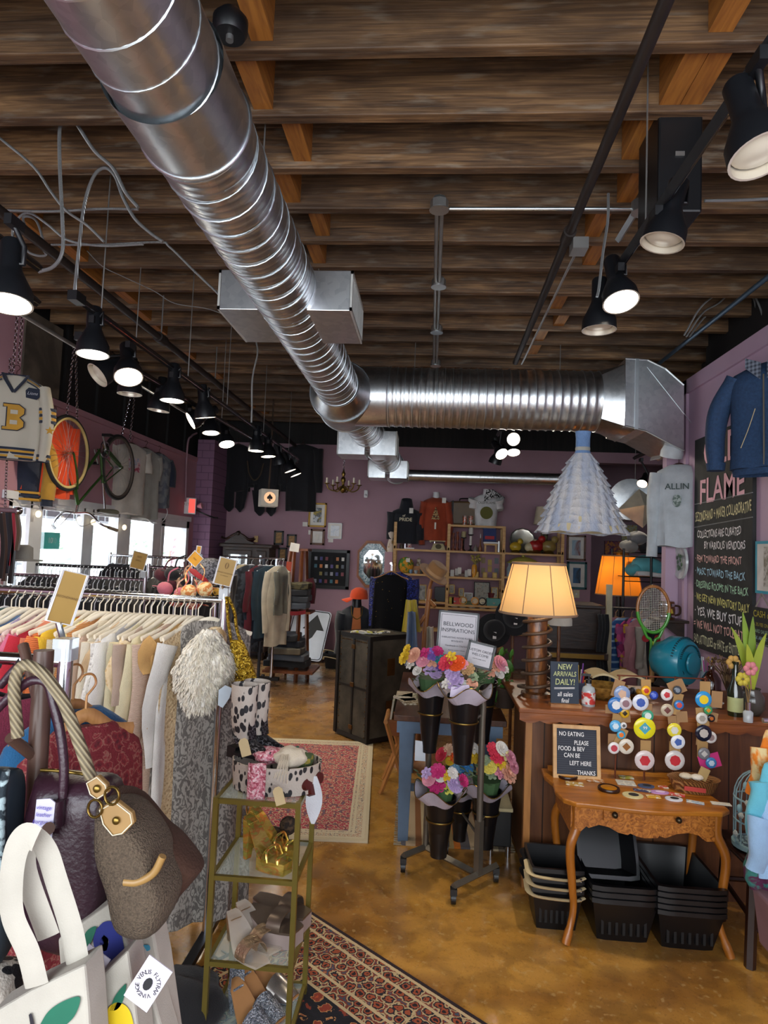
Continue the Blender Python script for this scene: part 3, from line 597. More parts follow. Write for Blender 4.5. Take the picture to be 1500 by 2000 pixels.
rowof('dark_garment','dark garment on a white hanger in the long row by the glass door','clothes on the white hanger rail',P(217,1085,6.6).x,P(444,1089,6.6).x,6.6,P(330,1089,6.6).z,26,dark+['#3b2530','#30343b'],hg_white)
rail('clothes_rail','chrome rail of black clothes in the middle of the racks',P(290,1110,5.2).x,P(432,1112,5.2).x,5.2,P(360,1111,5.2).z)
rowof('black_garment','black garment with a white hook on the short middle rail','black clothes on the short middle rail',P(294,1110,5.2).x,P(428,1112,5.2).x,5.2,P(360,1111,5.2).z,14,['#0f0f12','#17161b','#231a1f'],hg_white)
# colourful band of clothes between cream rail and dark rail
rail('clothes_rail','low chrome rail of mixed prints hidden behind the cream hangers',P(0,1160,3.6).x-.4,P(420,1166,3.6).x,3.6,1.42)
for i in range(18):
 c=['#3d5a55','#1d1d22','#6b2f3a','#23324a','#97a6a0','#201a24','#7d4a5b','#1a1a1f','#c9c3b6','#5c3b6b'][i%10]
 garment('printed_blouse','top',None,(P(10+22*i,1165,3.6).x,3.6,1.42),RAD(90+R_(-14,14)),garment_mesh(.19,.6,.3,.1,.025,i+40,nu=16,nv=8),cloth(c),hanger_mesh(.19,.007),hg_white,'mixed tops behind the cream rail')['label']='mixed coloured top on a white hanger behind the cream rail'
    # lingerie stand with bras
ls=thing('lingerie_stand','chrome stand hung with bras and bikini tops behind the front rail','stand',(P(376,1150,3.9).x,3.9,0))
a=P(376,1112,3.9);M().cyl((a.x,3.9,.02),(a.x,3.9,a.z),.014).build('pole',chrome,ls,60,world=True);M().lathe([(.2,0),(.2,.02),(.02,.03)],(a.x,3.9,0),24).build('base',chrome,ls,40,world=True)
def bra(label,px,py,Y,s,m,rot):
 c=P(px,py,Y);s*=.75;t=thing('bra',label,'bra',c,rot=rot);b=M()
 for k in(-1,1):
  b.grid(lambda u,v,k=k:(k*.062*s+.058*s*cos(2*pi*u)*sin(v*pi/2),-.05*s*cos(v*pi/2),.05*s*sin(2*pi*u)*sin(v*pi/2)-.01),14,6,True)
 b.build('cups',m,t,60)
 for k in(-1,1):q=M();q.tube(cr([(k*.06*s,-.02,.045*s),(k*.07*s,.0,.11*s),(k*.03*s,.02,.16*s)]),.006*s,5,flat=.4);q.tube(cr([(k*.115*s,0,-.01),(k*.15*s,.05*s,-.02),(k*.12*s,.1*s,-.02)]),.012*s,5,flat=.3);q.build('strap',m,t,60)
for a in[('pink bra at the left of the lingerie stand',340,1152,3.75,1.1,cloth('#c06a78'),(0,.3,.3)),('orange floral bra in the middle of the stand',385,1150,3.7,1.2,mix2('orange_floral','#d98442','#efd7a0',40),(0,-.2,-.2)),('black bra at the top of the lingerie stand',352,1125,3.9,1.1,cloth('#141417'),(0,.4,.2)),('white bra with black trim at the right of the stand',408,1135,3.85,1.0,mix2('white_black_trim','#d8d5cf','#202024',30),(0,-.5,-.3)),('dark red bra high on the stand',330,1128,4.0,1.1,cloth('#4c1a24'),(0,.5,.1)),('black and gold bikini top at lower right of the stand',415,1158,3.8,.9,mix2('bk_gold','#1d1a16','#b58a2c',40),(0,-.3,-.4)),('pale floral bikini top lowest on the stand',362,1172,3.7,1.1,mix2('pale_floral','#dcb79a','#b8453a',50),(0,.1,0)),('beige bra behind the orange diamond card',372,1138,3.95,1.0,cloth('#c49b7c'),(0,.2,0))]:bra(*a)
cp=thing('trucker_cap','grey mesh cap with a red and white brim beside the gold sign','cap',P(408,1122,3.85),rot=(0,.5,-.4))
M().lathe([(.085,0),(.085,.03),(.07,.075),(.03,.1),(.001,.105)],n=24).build('crown',mix2('grey_mesh','#3a3a3f','#77777c',90),cp,60)
M().slab(lambda u,v:((u-.5)*.15,-.07-.075*v*(1-(2*u-1)**2*.6),-.012*(2*u-1)**2+.004),12,5,(0,0,.006)).build('brim',solid('#a12430'),cp,60)
# right-hand rail of mixed tops near the back wall
ra=thing('clothes_rail','black and chrome garment rail in front of the back wall cabinet','clothes rail',P(505,1325,8.2)*V((1,1,0)))
zR=P(500,1090,8.0).z;x0,x1=P(430,1090,8.0).x,P(556,1090,8.0).x
M().cyl((x0,8,zR),(x1,8,zR),.014).build('rod',chrome,ra,60,world=True)
for x in(x0+.05,P(508,1250,8.0).x,x1-.1):M().cyl((x,8,.08),(x,8,zR),.02).build('post',solid('#20222b',.4)if x!=x1-.1 else chrome,ra,60,world=True)
M().bx(x0,x1,7.96,8.04,.07,.11).build('foot_bar',blk,ra,world=True);c=P(515,1318,8.2)
M().cyl((c.x,8.1,.06),(c.x+.03,8.1,.06),.06).build('caster',blk,ra,40,world=True)
for i,(px,lab,m,L,sl,rz,w)in enumerate([(437,'black printed blouse at the left of the back rail',mix2('blk_print','#1b1518','#a8322e',30),.8,.3,60,.2),(452,'dark plaid shirt on the back rail',mix2('dkplaid','#22262c','#4a2b30',20),.8,.4,70,.2),(465,'black knit top on the back rail',cloth('#18181c'),.8,.4,65,.2),(478,'cream lace blouse with a frilled cuff on the back rail',lace('creamlace2','#bda57f','#d8c7a2',40),.85,.62,30,.2),(492,'faded black denim jacket on the back rail',mix2('fadedblack','#2c3038','#4b525d',14),1.1,.6,35,.2),(509,'maroon shirt on the back rail',cloth('#5b1526'),.9,.5,60,.2),(520,'dark navy shirt on the back rail',cloth('#161f30'),.95,.6,40,.21),(530,'teal-navy corduroy shirt on the back rail',cloth('#1d3442'),.9,.6,45,.2),(545,'cream sweatshirt with a hanging sleeve at the right of the back rail',cloth('#cdc4b0'),1.0,.75,58,.19),(553,'grey-green jacket at the right end of the back rail',cloth('#6b6a60'),.6,.4,80,.16)]):
 garment('shirt','shirt',lab,(P(px,1090,8).x,8.0,zR),RAD(rz),garment_mesh(w,L,sl,.05,.03,i+70),m,hanger_mesh(w,.008),hg_white)
    # ================================================================ left wall: bicycle, hanging clothes, signs
def chain(name,label,p,q,r=.0035,l=.034):
 p,q=V(p),V(q);d=q-p;n=max(2,int(d.length/(l*.75)));u,w=frame(d);m=M();ax=d.normalized()
 for i in range(n):
  c=p.lerp(q,(i+.5)/n);s=u if i%2 else w
  m.tube([c+ax*(cos(a)*l/2)+s*(sin(a)*l*.3)for a in[2*pi*k/8 for k in range(8)]],r,4,loop=True)
 return tag(m.build(name,chrome,smooth=60),label,'chain')
BX=-3.36
def bp(px,py):return PX(px,py,BX)
F,Rr=bp(133,885),bp(231,913);BBk=bp(196,878);HD0,HD1=bp(146,955),bp(152,985);ST=bp(205,995)
F.x=Rr.x=BX;BK=thing('bicycle','vintage green bicycle hanging upside down by chains on the left wall','bicycle',(BX,(F.y+Rr.y)/2,F.z))
green=mat('green_bike_enamel','#2c4a1d',.3,.2,var=.1,coat=.4);tire_d=solid('#1b1a19',.8);tan_t=solid('#c6ae6f',.7)
def wheel(c,sidewall,r=.335):
 y0=c;t=M().tube([y0+V((0,cos(a)*r,sin(a)*r))for a in[2*pi*i/48 for i in range(48)]],.019,10,loop=True).build('tire',tire_d,BK,60,world=True)
 M().tube([y0+V((.006,cos(a)*(r-.017),sin(a)*(r-.017)))for a in[2*pi*i/48 for i in range(48)]],.015,8,loop=True).build('rim',sidewall,t,60,world=True)
 s=M()
 for i in range(28):a=2*pi*i/28;b=a+(.5 if i%2 else-.5);k=.02 if i%4<2 else-.02;s.tube([y0+V((k,cos(b)*.02,sin(b)*.02)),y0+V((0,cos(a)*(r-.02),sin(a)*(r-.02)))],.0014,4)
 s.build('spokes',steel,t,world=True);M().cyl(y0-XA*.05,y0+XA*.05,.016,n=12).build('hub',chrome,t,60,world=True)
wheel(F,tan_t);wheel(Rr,solid('#4a4038',.7))
fk=M()
for s in(-.055,.055):fk.tube(cr([F+XA*s,F.lerp(HD0,.6)+XA*s*.9,HD0+XA*s*.5]),.010,8)
fk.build('fork',green,BK,60,world=True);M().tube([HD0,HD1],.019,10).build('head_tube',green,BK,60,world=True)
M().tube(cr([HD0,HD0.lerp(BBk,.5)+ZA*.01,BBk]),.015,8).build('down_tube',green,BK,60,world=True)
sm=BBk.lerp(ST,.55);M().tube(cr([HD1,HD1.lerp(sm,.5)+ZA*.05,sm+ZA*.1,sm.lerp(BBk,.55)]),.013,8).build('top_tube',green,BK,60,world=True)
M().tube([BBk,sm],.015,8).build('seat_tube',green,BK,60,world=True);M().tube([sm,ST],.011,8).build('seat_post',chrome,BK,60,world=True)
st_=M()
for s in(-.05,.05):st_.tube([BBk+XA*s*.6,Rr+XA*s],.008,6);st_.tube([sm+XA*s*.3,Rr+XA*s],.007,6)
st_.build('stays',green,BK,60,world=True)
sd=M();sd.grid(lambda u,v:tuple(ST+V(((.075*(v**1.2)+.016)*cos(2*pi*u),(v-.5)*.26,-.02+.03*sin(2*pi*u)*(.5+v*.6)))),14,10,True)
sd.build('saddle',solid('#5f5c4b',.6),BK,60,world=True)
hb=M();B=bp(152,1003);hb.tube(cr([B+V((.30,.10,-.13)),B+V((.24,-.02,-.09)),B+V((.13,-.03,0)),B+V((0,-.03,.0)),B+V((-.13,-.03,.0)),B+V((-.22,-.02,-.09)),B+V((-.28,.1,-.13))]),.011,8)
hb.tube([HD1,B+V((0,-.03,0))],.012,8);hbo=hb.build('handlebar',chrome,BK,60,world=True)
for s in(1,-1):M().cyl(B+V((s*.28,.06,-.12)),B+V((s*.32,.16,-.145)),.016,n=10).build('grip',solid('#7b6a55'),BK,60,world=True)
for s in(1,-1):M().tube(cr([B+V((s*.2,-.03,-.07)),B+V((s*.1,-.12,-.12)),B+V((0,-.08,.02))]),.003,5).build('brake_cable',steel,BK,world=True)
ck=M();ck.lathe([(.09,-.004),(.09,.004),(.075,.004),(.075,-.004)],BBk+XA*.05,32,XA,loop=True,cap=False)
for i in range(5):a=2*pi*i/5;ck.tube([BBk+XA*.05,BBk+V((.05,cos(a)*.085,sin(a)*.085))],.006,5)
ck.build('chainring',chrome,BK,40,world=True)
for s,e in((1,V((.07,-.1,.13))),(-1,V((-.07,.1,-.13)))):
 M().tube([BBk+XA*s*.06,BBk+e],.009,6).build('crank',steel,BK,60,world=True);M().box(BBk+e+XA*s*.05,(.09,.06,.025)).build('pedal',blk,BK,world=True)
M().box(BBk.lerp(Rr,.55)+XA*.03+ZA*.02,(.012,.34,.05),(RAD(-22),0,0)).build('chain_guard',green,BK,world=True)
top1,top2=P(118,700,5.95),P(262,790,6.9)
for dy,k in((-.03,'left'),(.05,'right')):chain('steel_chain','steel chain holding the bicycle front wheel, the %s strand'%k,(BX,F.y+dy*2.2,F.z+.34),(BX,F.y+dy*.3-.02,3.55))
for dy,k in((-.05,'left'),(.05,'right')):chain('steel_chain','steel chain holding the bicycle rear wheel, the %s strand'%k,(BX,Rr.y+dy*2+.12,Rr.z+.33),(BX,Rr.y+dy*.4+.25,3.55))
# B sweater
def yaw(nx,ny):return atan2(nx,-ny)
sw=thing('varsity_sweater','cream letter sweater with navy and gold trim hanging at the far left','sweater',P(34,715,4.7),RAD(26))
knitc=knit('cream_rib','#b9b1a0','#cbc4b4',110);navy=cloth('#1b2233');gld=cloth('#b0832c')
Wd,bt=.2,-.80
gm=garment_mesh(Wd,.66,0,.0,.06,5,top=-.08,hem=0,fold=.012);gm.build('body',knitc,sw,60)
for s in(-1,1):
 pts=cr([(s*.19,0,-.16),(s*.235,-.02,-.35),(s*.24,-.03,-.55),(s*.225,-.02,-.74)],4)
 o=M().tube(pts,[.068-.02*i/12 for i in range(13)],14,flat=.8).build('sleeve',knitc,sw,60)
 for z0 in((-.33,navy),(-.355,gld),(-.38,navy),(-.405,gld),(-.43,navy),(-.70,navy),(-.72,gld),(-.735,navy)):
  i=min(range(len(pts)),key=lambda k:abs(pts[k].z-z0[0]));r_=(.068-.02*i/12)*1.04;p=pts[i]+ZA*(z0[0]-pts[i].z)
  M().lathe([(r_,-.011),(r_*1.01,0),(r_,.011)],p,14,sx=1,sy=.83,cap=False).build('stripe',z0[1],o,60)
 for dx,mm in((0,navy),(.018,gld),(.036,navy)):M().tube(cr([(s*.085,-.05-.02,-.095-dx),(s*.16,-.06,-.135-dx),(s*.225,-.045,-.19-dx)],4),.009,6,flat=.5).build('shoulder_stripe',mm,sw,60)
cl=M()
for s in(-1,1):cl.tube([(s*.085,-.03,-.075),(s*.06,-.06,-.13),(0,-.078,-.225)],.019,6,flat=.4)
cl.tube([(-.085,.02,-.078),(.085,.02,-.078)],.018,6);cl.build('collar',navy,sw,60)
for z,mm in((-.66,navy),(-.68,gld),(-.695,navy),(-.72,gld),(-.735,navy)):M().lathe([(1,-.009),(1.01,0),(1,.009)],(0,0,z),28,sx=.203,sy=.072,cap=False).build('hem_stripe',mm,sw,60)
lf=M();Bp=[(-.06,-.1),(.045,-.1),(.085,-.07),(.085,-.03),(.055,0),(.085,.03),(.085,.07),(.045,.1),(-.06,.1),(-.06,.075),(-.035,.075),(-.035,-.075),(-.06,-.075)]
lf.prism(Bp,(0,-.078,-.42),XA,ZA,.006);lo_=lf.build('letter_patch',gld,sw)
M().tube([(x*1.02,-.085,-.42+y*1.02)for x,y in Bp],.004,4,loop=True).build('letter_edge',navy,lo_)
for z in(-.04,.04):M().bx(-.01,.04,-.087,-.083,-.42+z-.016,-.42+z+.016).build('letter_hole',knitc,lo_)
M().prism([(-.045,-.035),(.03,-.045),(.05,-.02),(.045,.04),(-.03,.045),(-.05,.02)],(.13,-.07,-.22),XA,ZA,.004).build('chest_patch',navy,sw)
text('Lions',.034,solid('#a9a9b0',var=0),sw,V((.128,-.078,-.22)),XA,ZA,world=False,shear=.3)
sp_=M();sp_.prism([(.035*(1 if i%2==0 else.42)*sin(2*pi*i/10),.035*(1 if i%2==0 else.42)*cos(2*pi*i/10))for i in range(10)],(.268,-.085,-.5),XA,ZA,.004);sp_.build('star_patch',gld,sw)
hanger_mesh(.17,.014).build('hanger',hg_dark,sw,60)
for p0,k in((P(28,690,4.7),0),(P(38,690,4.75),1)):chain('steel_chain','short steel chain above the letter sweater, the %s one'%('left','right')[k],p0-ZA*(.08 if k else.45),(p0.x,p0.y,3.55))
p0=P(10,990,5.0);chain('steel_chain','steel chain hanging below the letter sweater to the belt bar',p0,P(20,700,5.0))
# varsity jacket and orange top behind
vj=thing('varsity_jacket','navy varsity jacket with gold sleeves half hidden behind the letter sweater','jacket',P(40,822,5.3),RAD(35))
garment_mesh(.2,.58,0,.05,.06,8).build('body',navy,vj,60)
for s in(-1,1):
 o=M().tube(cr([(s*.19,0,-.16),(s*.26,-.01,-.35),(s*.25,0,-.68)],5),.062,12).build('sleeve',gld,vj,60);M().lathe([(.05,0),(.05,.06)],(s*.25,0,-.74),14).build('cuff',navy,o,60)
for z,mm in((-.63,gld),(-.66,navy),(-.69,gld)):M().lathe([(1,-.01),(1,.01)],(0,0,z),28,sx=.218,sy=.075,cap=False).build('hem_stripe',mm,vj,60)
hanger_mesh(.18,.012).build('hanger',hg_dark,vj,60)
def wallgarment(name,cat,label,px,py,m,w,L,sl,off=.09,rz=90,hm=hg_dark,seed=0,T=.045,parts=None,**k):
 p=PX(px,py,XL+off);t=thing(name,label,cat,p,RAD(rz));garment_mesh(w,L,sl,.02,T,seed,**k).build('body',m,t,60);hanger_mesh(w*.85,.012).build('hanger',hm,t,60);return t
wallgarment('long_sleeved_top','top','bright orange long-sleeved top behind the bicycle front wheel',107,795,cloth('#d8481a'),.23,.74,.62,.12,70,seed=3,fold=.02)
tsm=cloth('#b5aea2')
t1=wallgarment('t_shirt','t-shirt','off-white printed t-shirt behind the bicycle rear wheel',259,852,tsm,.25,.82,.24,.08,72,seed=4,spread=.06,sr=.085)
c_=V((0,-.055,-.34));M().prism([(-.09,-.08),(.09,-.08),(.09,.08),(-.09,.08)],c_,XA,ZA,.003).build('print',mat('faded_print',lambda t:ramp(t,nz(t,oc(t),22,4),[(.35,'#8d9bb0'),(.5,'#c7b6b6'),(.62,'#a2485c')]),.9),t1)
wallgarment('t_shirt','t-shirt','grey baseball tee with navy sleeves next to the printed one',286,862,cloth('#8f8d85'),.25,.86,.3,.08,72,seed=6)
t3=wallgarment('t_shirt','t-shirt','faded grey raglan t-shirt nearest the exit sign',312,872,mix2('faded_grey','#7e8284','#5c626d',9),.24,.7,0,.08,72,seed=7)
for s in(-1,1):M().tube(cr([(s*.2,0,-.17),(s*.27,0,-.3),(s*.27,0,-.5)],4),.06,10,flat=.6,up=YA).build('sleeve',navy,t3,60)
# exit sign and conduit
ep=P(369,988,9.1);ex_=thing('exit_sign','white exit sign with glowing red letters high in the back left corner','exit sign',ep,RAD(20))
M().box((0,0,0),(.2,.06,.24)).build('case',white,ex_,bevel=.01);M().bx(.0,.085,-.035,-.03,-.1,.1).build('red_panel',mat('exit_red','#e02a2a',var=0,emit=((1,.08,.06,1),.7)),ex_)
text('EXIT',.06,mat('exit_grey','#8b8b8b',var=0),ex_,V((-.05,-.033,.02)),XA,ZA,world=False);M().lathe([(.02,0),(.05,.07)],(.12,0,.0),14,(1,-.3,.2)).build('lamp_head',mat('pink_lamp','#d99aa6',.3),ex_,60)
M().tube(cr([(.1,0,-.05),(.2,-.05,-.1),(.35,0,-.15),(.42,.1,-.15)]),.012,6).build('feed_cable',blk,ex_,60)
line('conduit_pipe','thin mauve conduit running down the wall to the exit sign','conduit',cr([PX(x,y,-3.57)for x,y in((384,846),(374,852),(366,872),(362,980))]),.014,mauve)
# string lights along the window head
sl_=thing('string_lights','string of small bulbs along the top of the windows','string lights',PX(60,975,XL+.05))
M().tube(cr([PX(x,y,XL+.06)for x,y in((15,975),(40,985),(70,986),(110,992),(150,998),(190,1003),(240,1012),(300,1020),(330,1022))]),.005,5).build('wire',solid('#d3d3d0'),sl_,world=True)
for x,y in((33,1000),(75,1004),(155,1015),(182,1020),(243,1030),(283,1030)):p=PX(x,y,XL+.07);M().ball(p,.025,10,8,(1,1,1.3)).build('bulb',mat('warm_bulb','#ffe9c0',var=0,emit=((1,.8,.5,1),.8)),sl_,60,world=True)
wl_=tag(M().tube(cr([PX(x,y,XL+.07)for x,y in((300,1000),(318,985),(327,1000),(318,1018),(300,1022),(285,1012))]),.007,5).build('white_cable',white,smooth=60),'looped white cable at the right end of the window head','cable')
p=PX(97,1056,XL-.09);stc=tag(M().bx(XL-.088,XL-.085,p.y-.16,p.y+.16,p.z-.08,p.z+.08).build('window_sticker',solid('#2aa79b')),'teal discount sticker with the number 10 on the second window','sticker');text('10',.08,white,stc,(XL-.084,p.y,p.z),YA,ZA,lift=.001,world=False)
for i,(px,py,s)in enumerate(((110,1075,.5),(200,1080,.5),(275,1065,.7),(40,1075,.5))):
 q=PX(px,py,-6.5);b=M();rd=random.Random(i)
 for k in range(150):a,c,d=rd.gauss(0,s*.5),rd.gauss(0,s*.7),rd.gauss(0,s*.4);o=V((q.x+a,q.y+c,q.z+d));b.add([o,o+V((.05,.05,.03)),o+V((0,.09,.06)),o+V((-.04,.04,.04))],[(0,1,2,3)])
 tag(b.build('street_shrub',solid(('#a9bfa0','#b3c6aa')[i%2])),'pale green shrub outside the shop window, %s'%('behind the sticker','behind the third window','behind the fourth window by the door','behind the first window')[i],'shrub')
sb=thing('surfboard','yellow surfboard shape behind the glass of the door','surfboard',PX(335,1075,-4.4));p=PX(335,1075,-4.4)
M().prism([(.13*cos(a),1.0*sin(a)-.66)for a in[2*pi*i/28 for i in range(28)]],p,YA,ZA,.03).build('board',solid('#d8c67c'),sb,world=True)
M().prism([(.035*cos(a),.24*sin(a)-.06)for a in[2*pi*i/20 for i in range(20)]],p+XA*.032,YA,ZA,.003).build('stripe',solid('#c98a5c'),sb,world=True)
# belts and hats on the bar at the left edge
bb=thing('belt_bar','chrome bar hung with belts at the left edge by the windows','rail',P(15,998,4.4));M().cyl(P(-60,992,4.4),P(36,998,4.4),.02).build('rod',chrome,bb,60,world=True);M().ball(P(36,998,4.4),.03).build('knob',chrome,bb,60,world=True)
M().cyl(P(-50,992,4.4),(P(-50,992,4.4).x,4.4,.0),.02).build('post',chrome,bb,60,world=True)
for i,(px,py1,c,lab)in enumerate(((2,1130,'#1a1512','blackish belt at the far left'),(8,1135,'#3a2519','dark brown belt'),(14,1120,'#191a22','navy black belt'),(20,1140,'#14110f','glossy black belt'),(27,1105,'#8e1f2c','long red belt curving inwards'),(32,1075,'#54412f','short tan brown belt'))):
 a=P(px,1002,4.4);b=P(px-(8 if i==4 else 0),py1,4.4);bl=thing('belt',lab+' hanging from the chrome bar','belt',a);M().tube(cr([a+YA*.0,a.lerp(b,.5)+XA*.02,b]),.022,6,flat=.25,up=YA).build('strap',solid(c,.5),bl,world=True);M().tube([a+V((.02*cos(k),0,.02*sin(k)+.01))for k in[2*pi*j/10 for j in range(10)]],.004,5,loop=True).build('buckle',chrome,bl,world=True)
ht=thing('hat','grey felt hat by the window near the belts','hat',P(40,1095,4.6));M().lathe([(.15,0),(.15,.008),(.085,.012),(.08,.1),(.05,.12),(.001,.11)],P(40,1095,4.6),24).build('felt',cloth('#7b7872'),ht,60,world=True)
# ================================================================ back wall, shelving and middle distance
def picture(name,label,cat,x0,y0,x1,y1,Y,fm,mm,art,ft=.03,mt=.05,lean=0,d=.03):
 a,b=P(x0,y1,Y),P(x1,y0,Y);w,h=b.x-a.x,b.z-a.z;t=thing(name,label,cat,((a.x+b.x)/2,Y,a.z),rot=(lean,0,0))
 f=M()
 for q in((-w/2,-w/2+ft,0,h),(w/2-ft,w/2,0,h),(-w/2,w/2,0,ft),(-w/2,w/2,h-ft,h)):f.bx(q[0],q[1],-d,0,q[2],q[3])
 f.build('frame',fm,t,bevel=.003)
 if mt:M().bx(-w/2+ft,w/2-ft,-d*.6,-.004,ft,h-ft).build('mount',mm,t)
 M().bx(-w/2+ft+mt,w/2-ft-mt,-d*.7,-d*.6+.001,ft+mt,h-ft-mt).build('picture',art,t)
 return t
def art(name,*cols,sc=6):return mat('art_'+name,lambda t:ramp(t,nz(t,oc(t),sc,4,1),[(.25+.5*i/max(1,len(cols)-1),c)for i,c in enumerate(cols)]),.5)
wood_blk,wood_brn,gilt=solid('#17130f',.4),wood('brown_frame_wood','#4a2c18','#7a4c2a',(20,20,20)),mat('old_gilt','#8a6a2c',.4,.6)
paper=solid('#d5d2cb',.8);W9=YB-.003
picture('framed_print','tall framed print of a dark bird over yellow foliage, highest on the mauve wall','picture',602,983,639,1029,W9,gilt,paper,art('bird','#8f9aa8','#cfd2d2','#38404a','#c9b02e','#20201c',sc=9))
picture('framed_print','square framed print of an ostrich head on cream','picture',606,1034,635,1064,W9,wood_brn,paper,art('ostrich','#cfc8ba','#d6d2c6','#5c5a5c',sc=7),.035)
picture('framed_print','pale snowy print in a thin white frame','picture',640,1022,669,1052,W9,white,paper,art('snow','#c9d4de','#e4e8ec','#7d93a6',sc=9),.015,.03)
for a,l in(((535,1037,555,1064),'upper left of the three small black frames holding antique cards'),((560,1044,580,1069),'upper right of the three small black frames holding antique cards'),((543,1070,562,1095),'lowest of the three small black frames holding antique cards')):
 picture('framed_card',l,'picture',*a,W9,wood_blk,wood_blk,art('tarot','#3a2b1c','#b4894a','#7d5a2e','#d2b072',sc=22),.03,.0)
picture('framed_card','pale framed paper low on the wall behind the ladder shelf','picture',552,1108,576,1135,W9,wood_blk,paper,paper,.02,.0)
for px,py,l in((596,1024,'left of the bird print'),(607,1040,'at the corner of the ostrich frame'),(646,1055,'under the snowy print'),(549,1107,'under the small black frames')):
 c=P(px,py,W9);tag(M().bx(c.x-.04,c.x+.04,W9-.008,W9,c.z-.035,c.z+.035).build('price_card',paper),'small white price card '+l,'card')
c=P(715,965,W9);sn=thing('motion_sensor','small white sensor box on the mauve wall right of the chandelier','sensor',c);M().bx(c.x-.03,c.x+.03,W9-.05,W9,c.z-.06,c.z+.06).build('case',white,sn,world=True,bevel=.01);M().ball(c+V((0,-.05,-.02)),.02).build('lens',solid('#b9bcc0',.2),sn,60,world=True)
# black display frame with pins
pf=picture('pin_display_frame','wide black shadow-box frame of small pins beside the octagonal mirror','display frame',600,1075,684,1148,W9,solid('#131313',.35),solid('#1c1d20',.9),solid('#191a1d',.9),.05,.02)
W_,H_=P(684,1148,W9).x-P(600,1148,W9).x,P(600,1075,W9).z-P(600,1148,W9).z
rd=random.Random(3);pc=['#8e8e96','#3c3a7a','#7a2f38','#3a6b78','#b56a2c','#c9c6bd','#5a4a86','#8a7a3a','#50555d']
for r in range(4):
 for k in range(6):
  if rd.random()<.15:continue
  x,z=-W_/2+.14+k*(W_-.26)/5,.12+r*(H_-.24)/3;M().bx(x-.022,x+.022,-.034,-.02,z-.028,z+.028).build('pin',solid(pc[(r*6+k)%9],.4),pf)
        # octagonal mirror
oct_c=P(729,1102,W9);om=thing('octagonal_mirror','tall octagonal mirror with a wooden frame and blue mosaic border','mirror',oct_c)
def octa(a,b,k=.45):return[(-a*k,-b),(a*k,-b),(a,-b*.55),(a,b*.55),(a*k,b),(-a*k,b),(-a,b*.55),(-a,-b*.55)]
a_,b_=.255,.375
def octring(m,s0,s1,y0,y1):
 o,i=octa(a_*s0,b_*s0),octa(a_*s1,b_*s1)
 for k in range(8):
  j=(k+1)%8;m.hexa([(*o[k],0)[0:1]+(y0,)+(o[k][1],),(o[j][0],y0,o[j][1]),(i[j][0],y0,i[j][1]),(i[k][0],y0,i[k][1])],[(o[k][0],y1,o[k][1]),(o[j][0],y1,o[j][1]),(i[j][0],y1,i[j][1]),(i[k][0],y1,i[k][1])])
m=M();octring(m,1,.88,-.05,0);m.build('frame',wood('mirror_wood','#7d421d','#a5652f',(8,8,8)),om)
m=M();octring(m,.88,.6,-.03,0);m.build('mosaic_border',mat('mosaic',lambda t:ramp(t,vor(t,oc(t),55,'Color'),[(.2,'#2f5a66'),(.5,'#7f9ba5'),(.7,'#c3cdd0'),(.9,'#3d7f83')]),.25),om)
M().prism([(x,y)for x,y in octa(a_*.6,b_*.6)],(0,-.02,0),XA,ZA,.004).build('mirror_glass',mat('mirror','#cfd6d6',.03,1,var=0),om)
# chandelier
cc=P(670,950,9.0);ch=thing('chandelier','small brass chandelier with candle arms before the mauve wall','chandelier',cc);brass=mat('aged_brass','#7a6330',.3,.9)
M().lathe([(.001,-.1),(.03,-.085),(.055,-.05),(.05,-.02),(.02,.0),(.018,.05),(.035,.08),(.03,.12),(.012,.14),(.03,.18),(.012,.22),(.005,.24)],cc,20).build('body',brass,ch,60,world=True)
for i in range(6):
 a=2*pi*i/6+.3;u=V((cos(a),sin(a),0));m=M();m.tube(cr([cc+u*.03,cc+u*.12-ZA*.07,cc+u*.21-ZA*.04,cc+u*.235+ZA*.02]),.009,8);m.lathe([(.008,.0),(.04,.012),(.042,.018)],cc+u*.235+ZA*.015,14);ar=m.build('arm',brass,ch,60,world=True)
 M().cyl(cc+u*.235+ZA*.03,cc+u*.235+ZA*.11,.013,n=10).build('candle',solid('#cfc7b5'),ar,60,world=True)
chain('chandelier_chain','thin brass chain from the ceiling to the chandelier',cc+ZA*.22,(cc.x,cc.y,4.06),.003,.04)
# card suit lantern
lc=P(524,973,8.6);ln=thing('card_suit_lantern','white cube lantern with a black spade and a red diamond hung before black coats','lantern',lc,RAD(24));s=.118
M().box((0,0,0),(2*s,2*s,2*s)).build('box',solid('#b9b2a5',.6),ln,bevel=.006)
glowp=mat('peach_glow','#e2ad85',.6,var=0,emit=((1,.55,.3,1),.35))
circ=lambda r,n=28:[(r*cos(2*pi*i/n),r*sin(2*pi*i/n))for i in range(n)]
for o_,u,nm in(((0,-s-.001,0),XA,'spade'),((s+.001,0,0),YA,'diamond')):
 pn=M().prism(circ(s*.66),o_,u,ZA,.002).build('round_window',glowp,ln)
 pl_=[(0,.06),(.015,.035),(.042,.008),(.04,-.018),(.02,-.026),(.006,-.016),(.016,-.05),(-.016,-.05),(-.006,-.016),(-.02,-.026),(-.04,-.018),(-.042,.008),(-.015,.035)]if nm=='spade' else[(0,.055),(.03,0),(0,-.055),(-.03,0)]
 M().prism([(x*.9,y*.9)for x,y in pl_],V(o_)+(V((0,-.002,0))if nm=='spade' else V((.002,0,0))),u,ZA,.002).build(nm,solid('#111111')if nm=='spade' else solid('#b81f22'),pn)
tag(M().tube([lc+ZA*.12,lc+V((.01,.0,.5)),(lc.x,lc.y,4.06)],.012,6).build('hanging_rope',solid('#3b2a1b')),'thick dark rope holding the card suit lantern','rope')
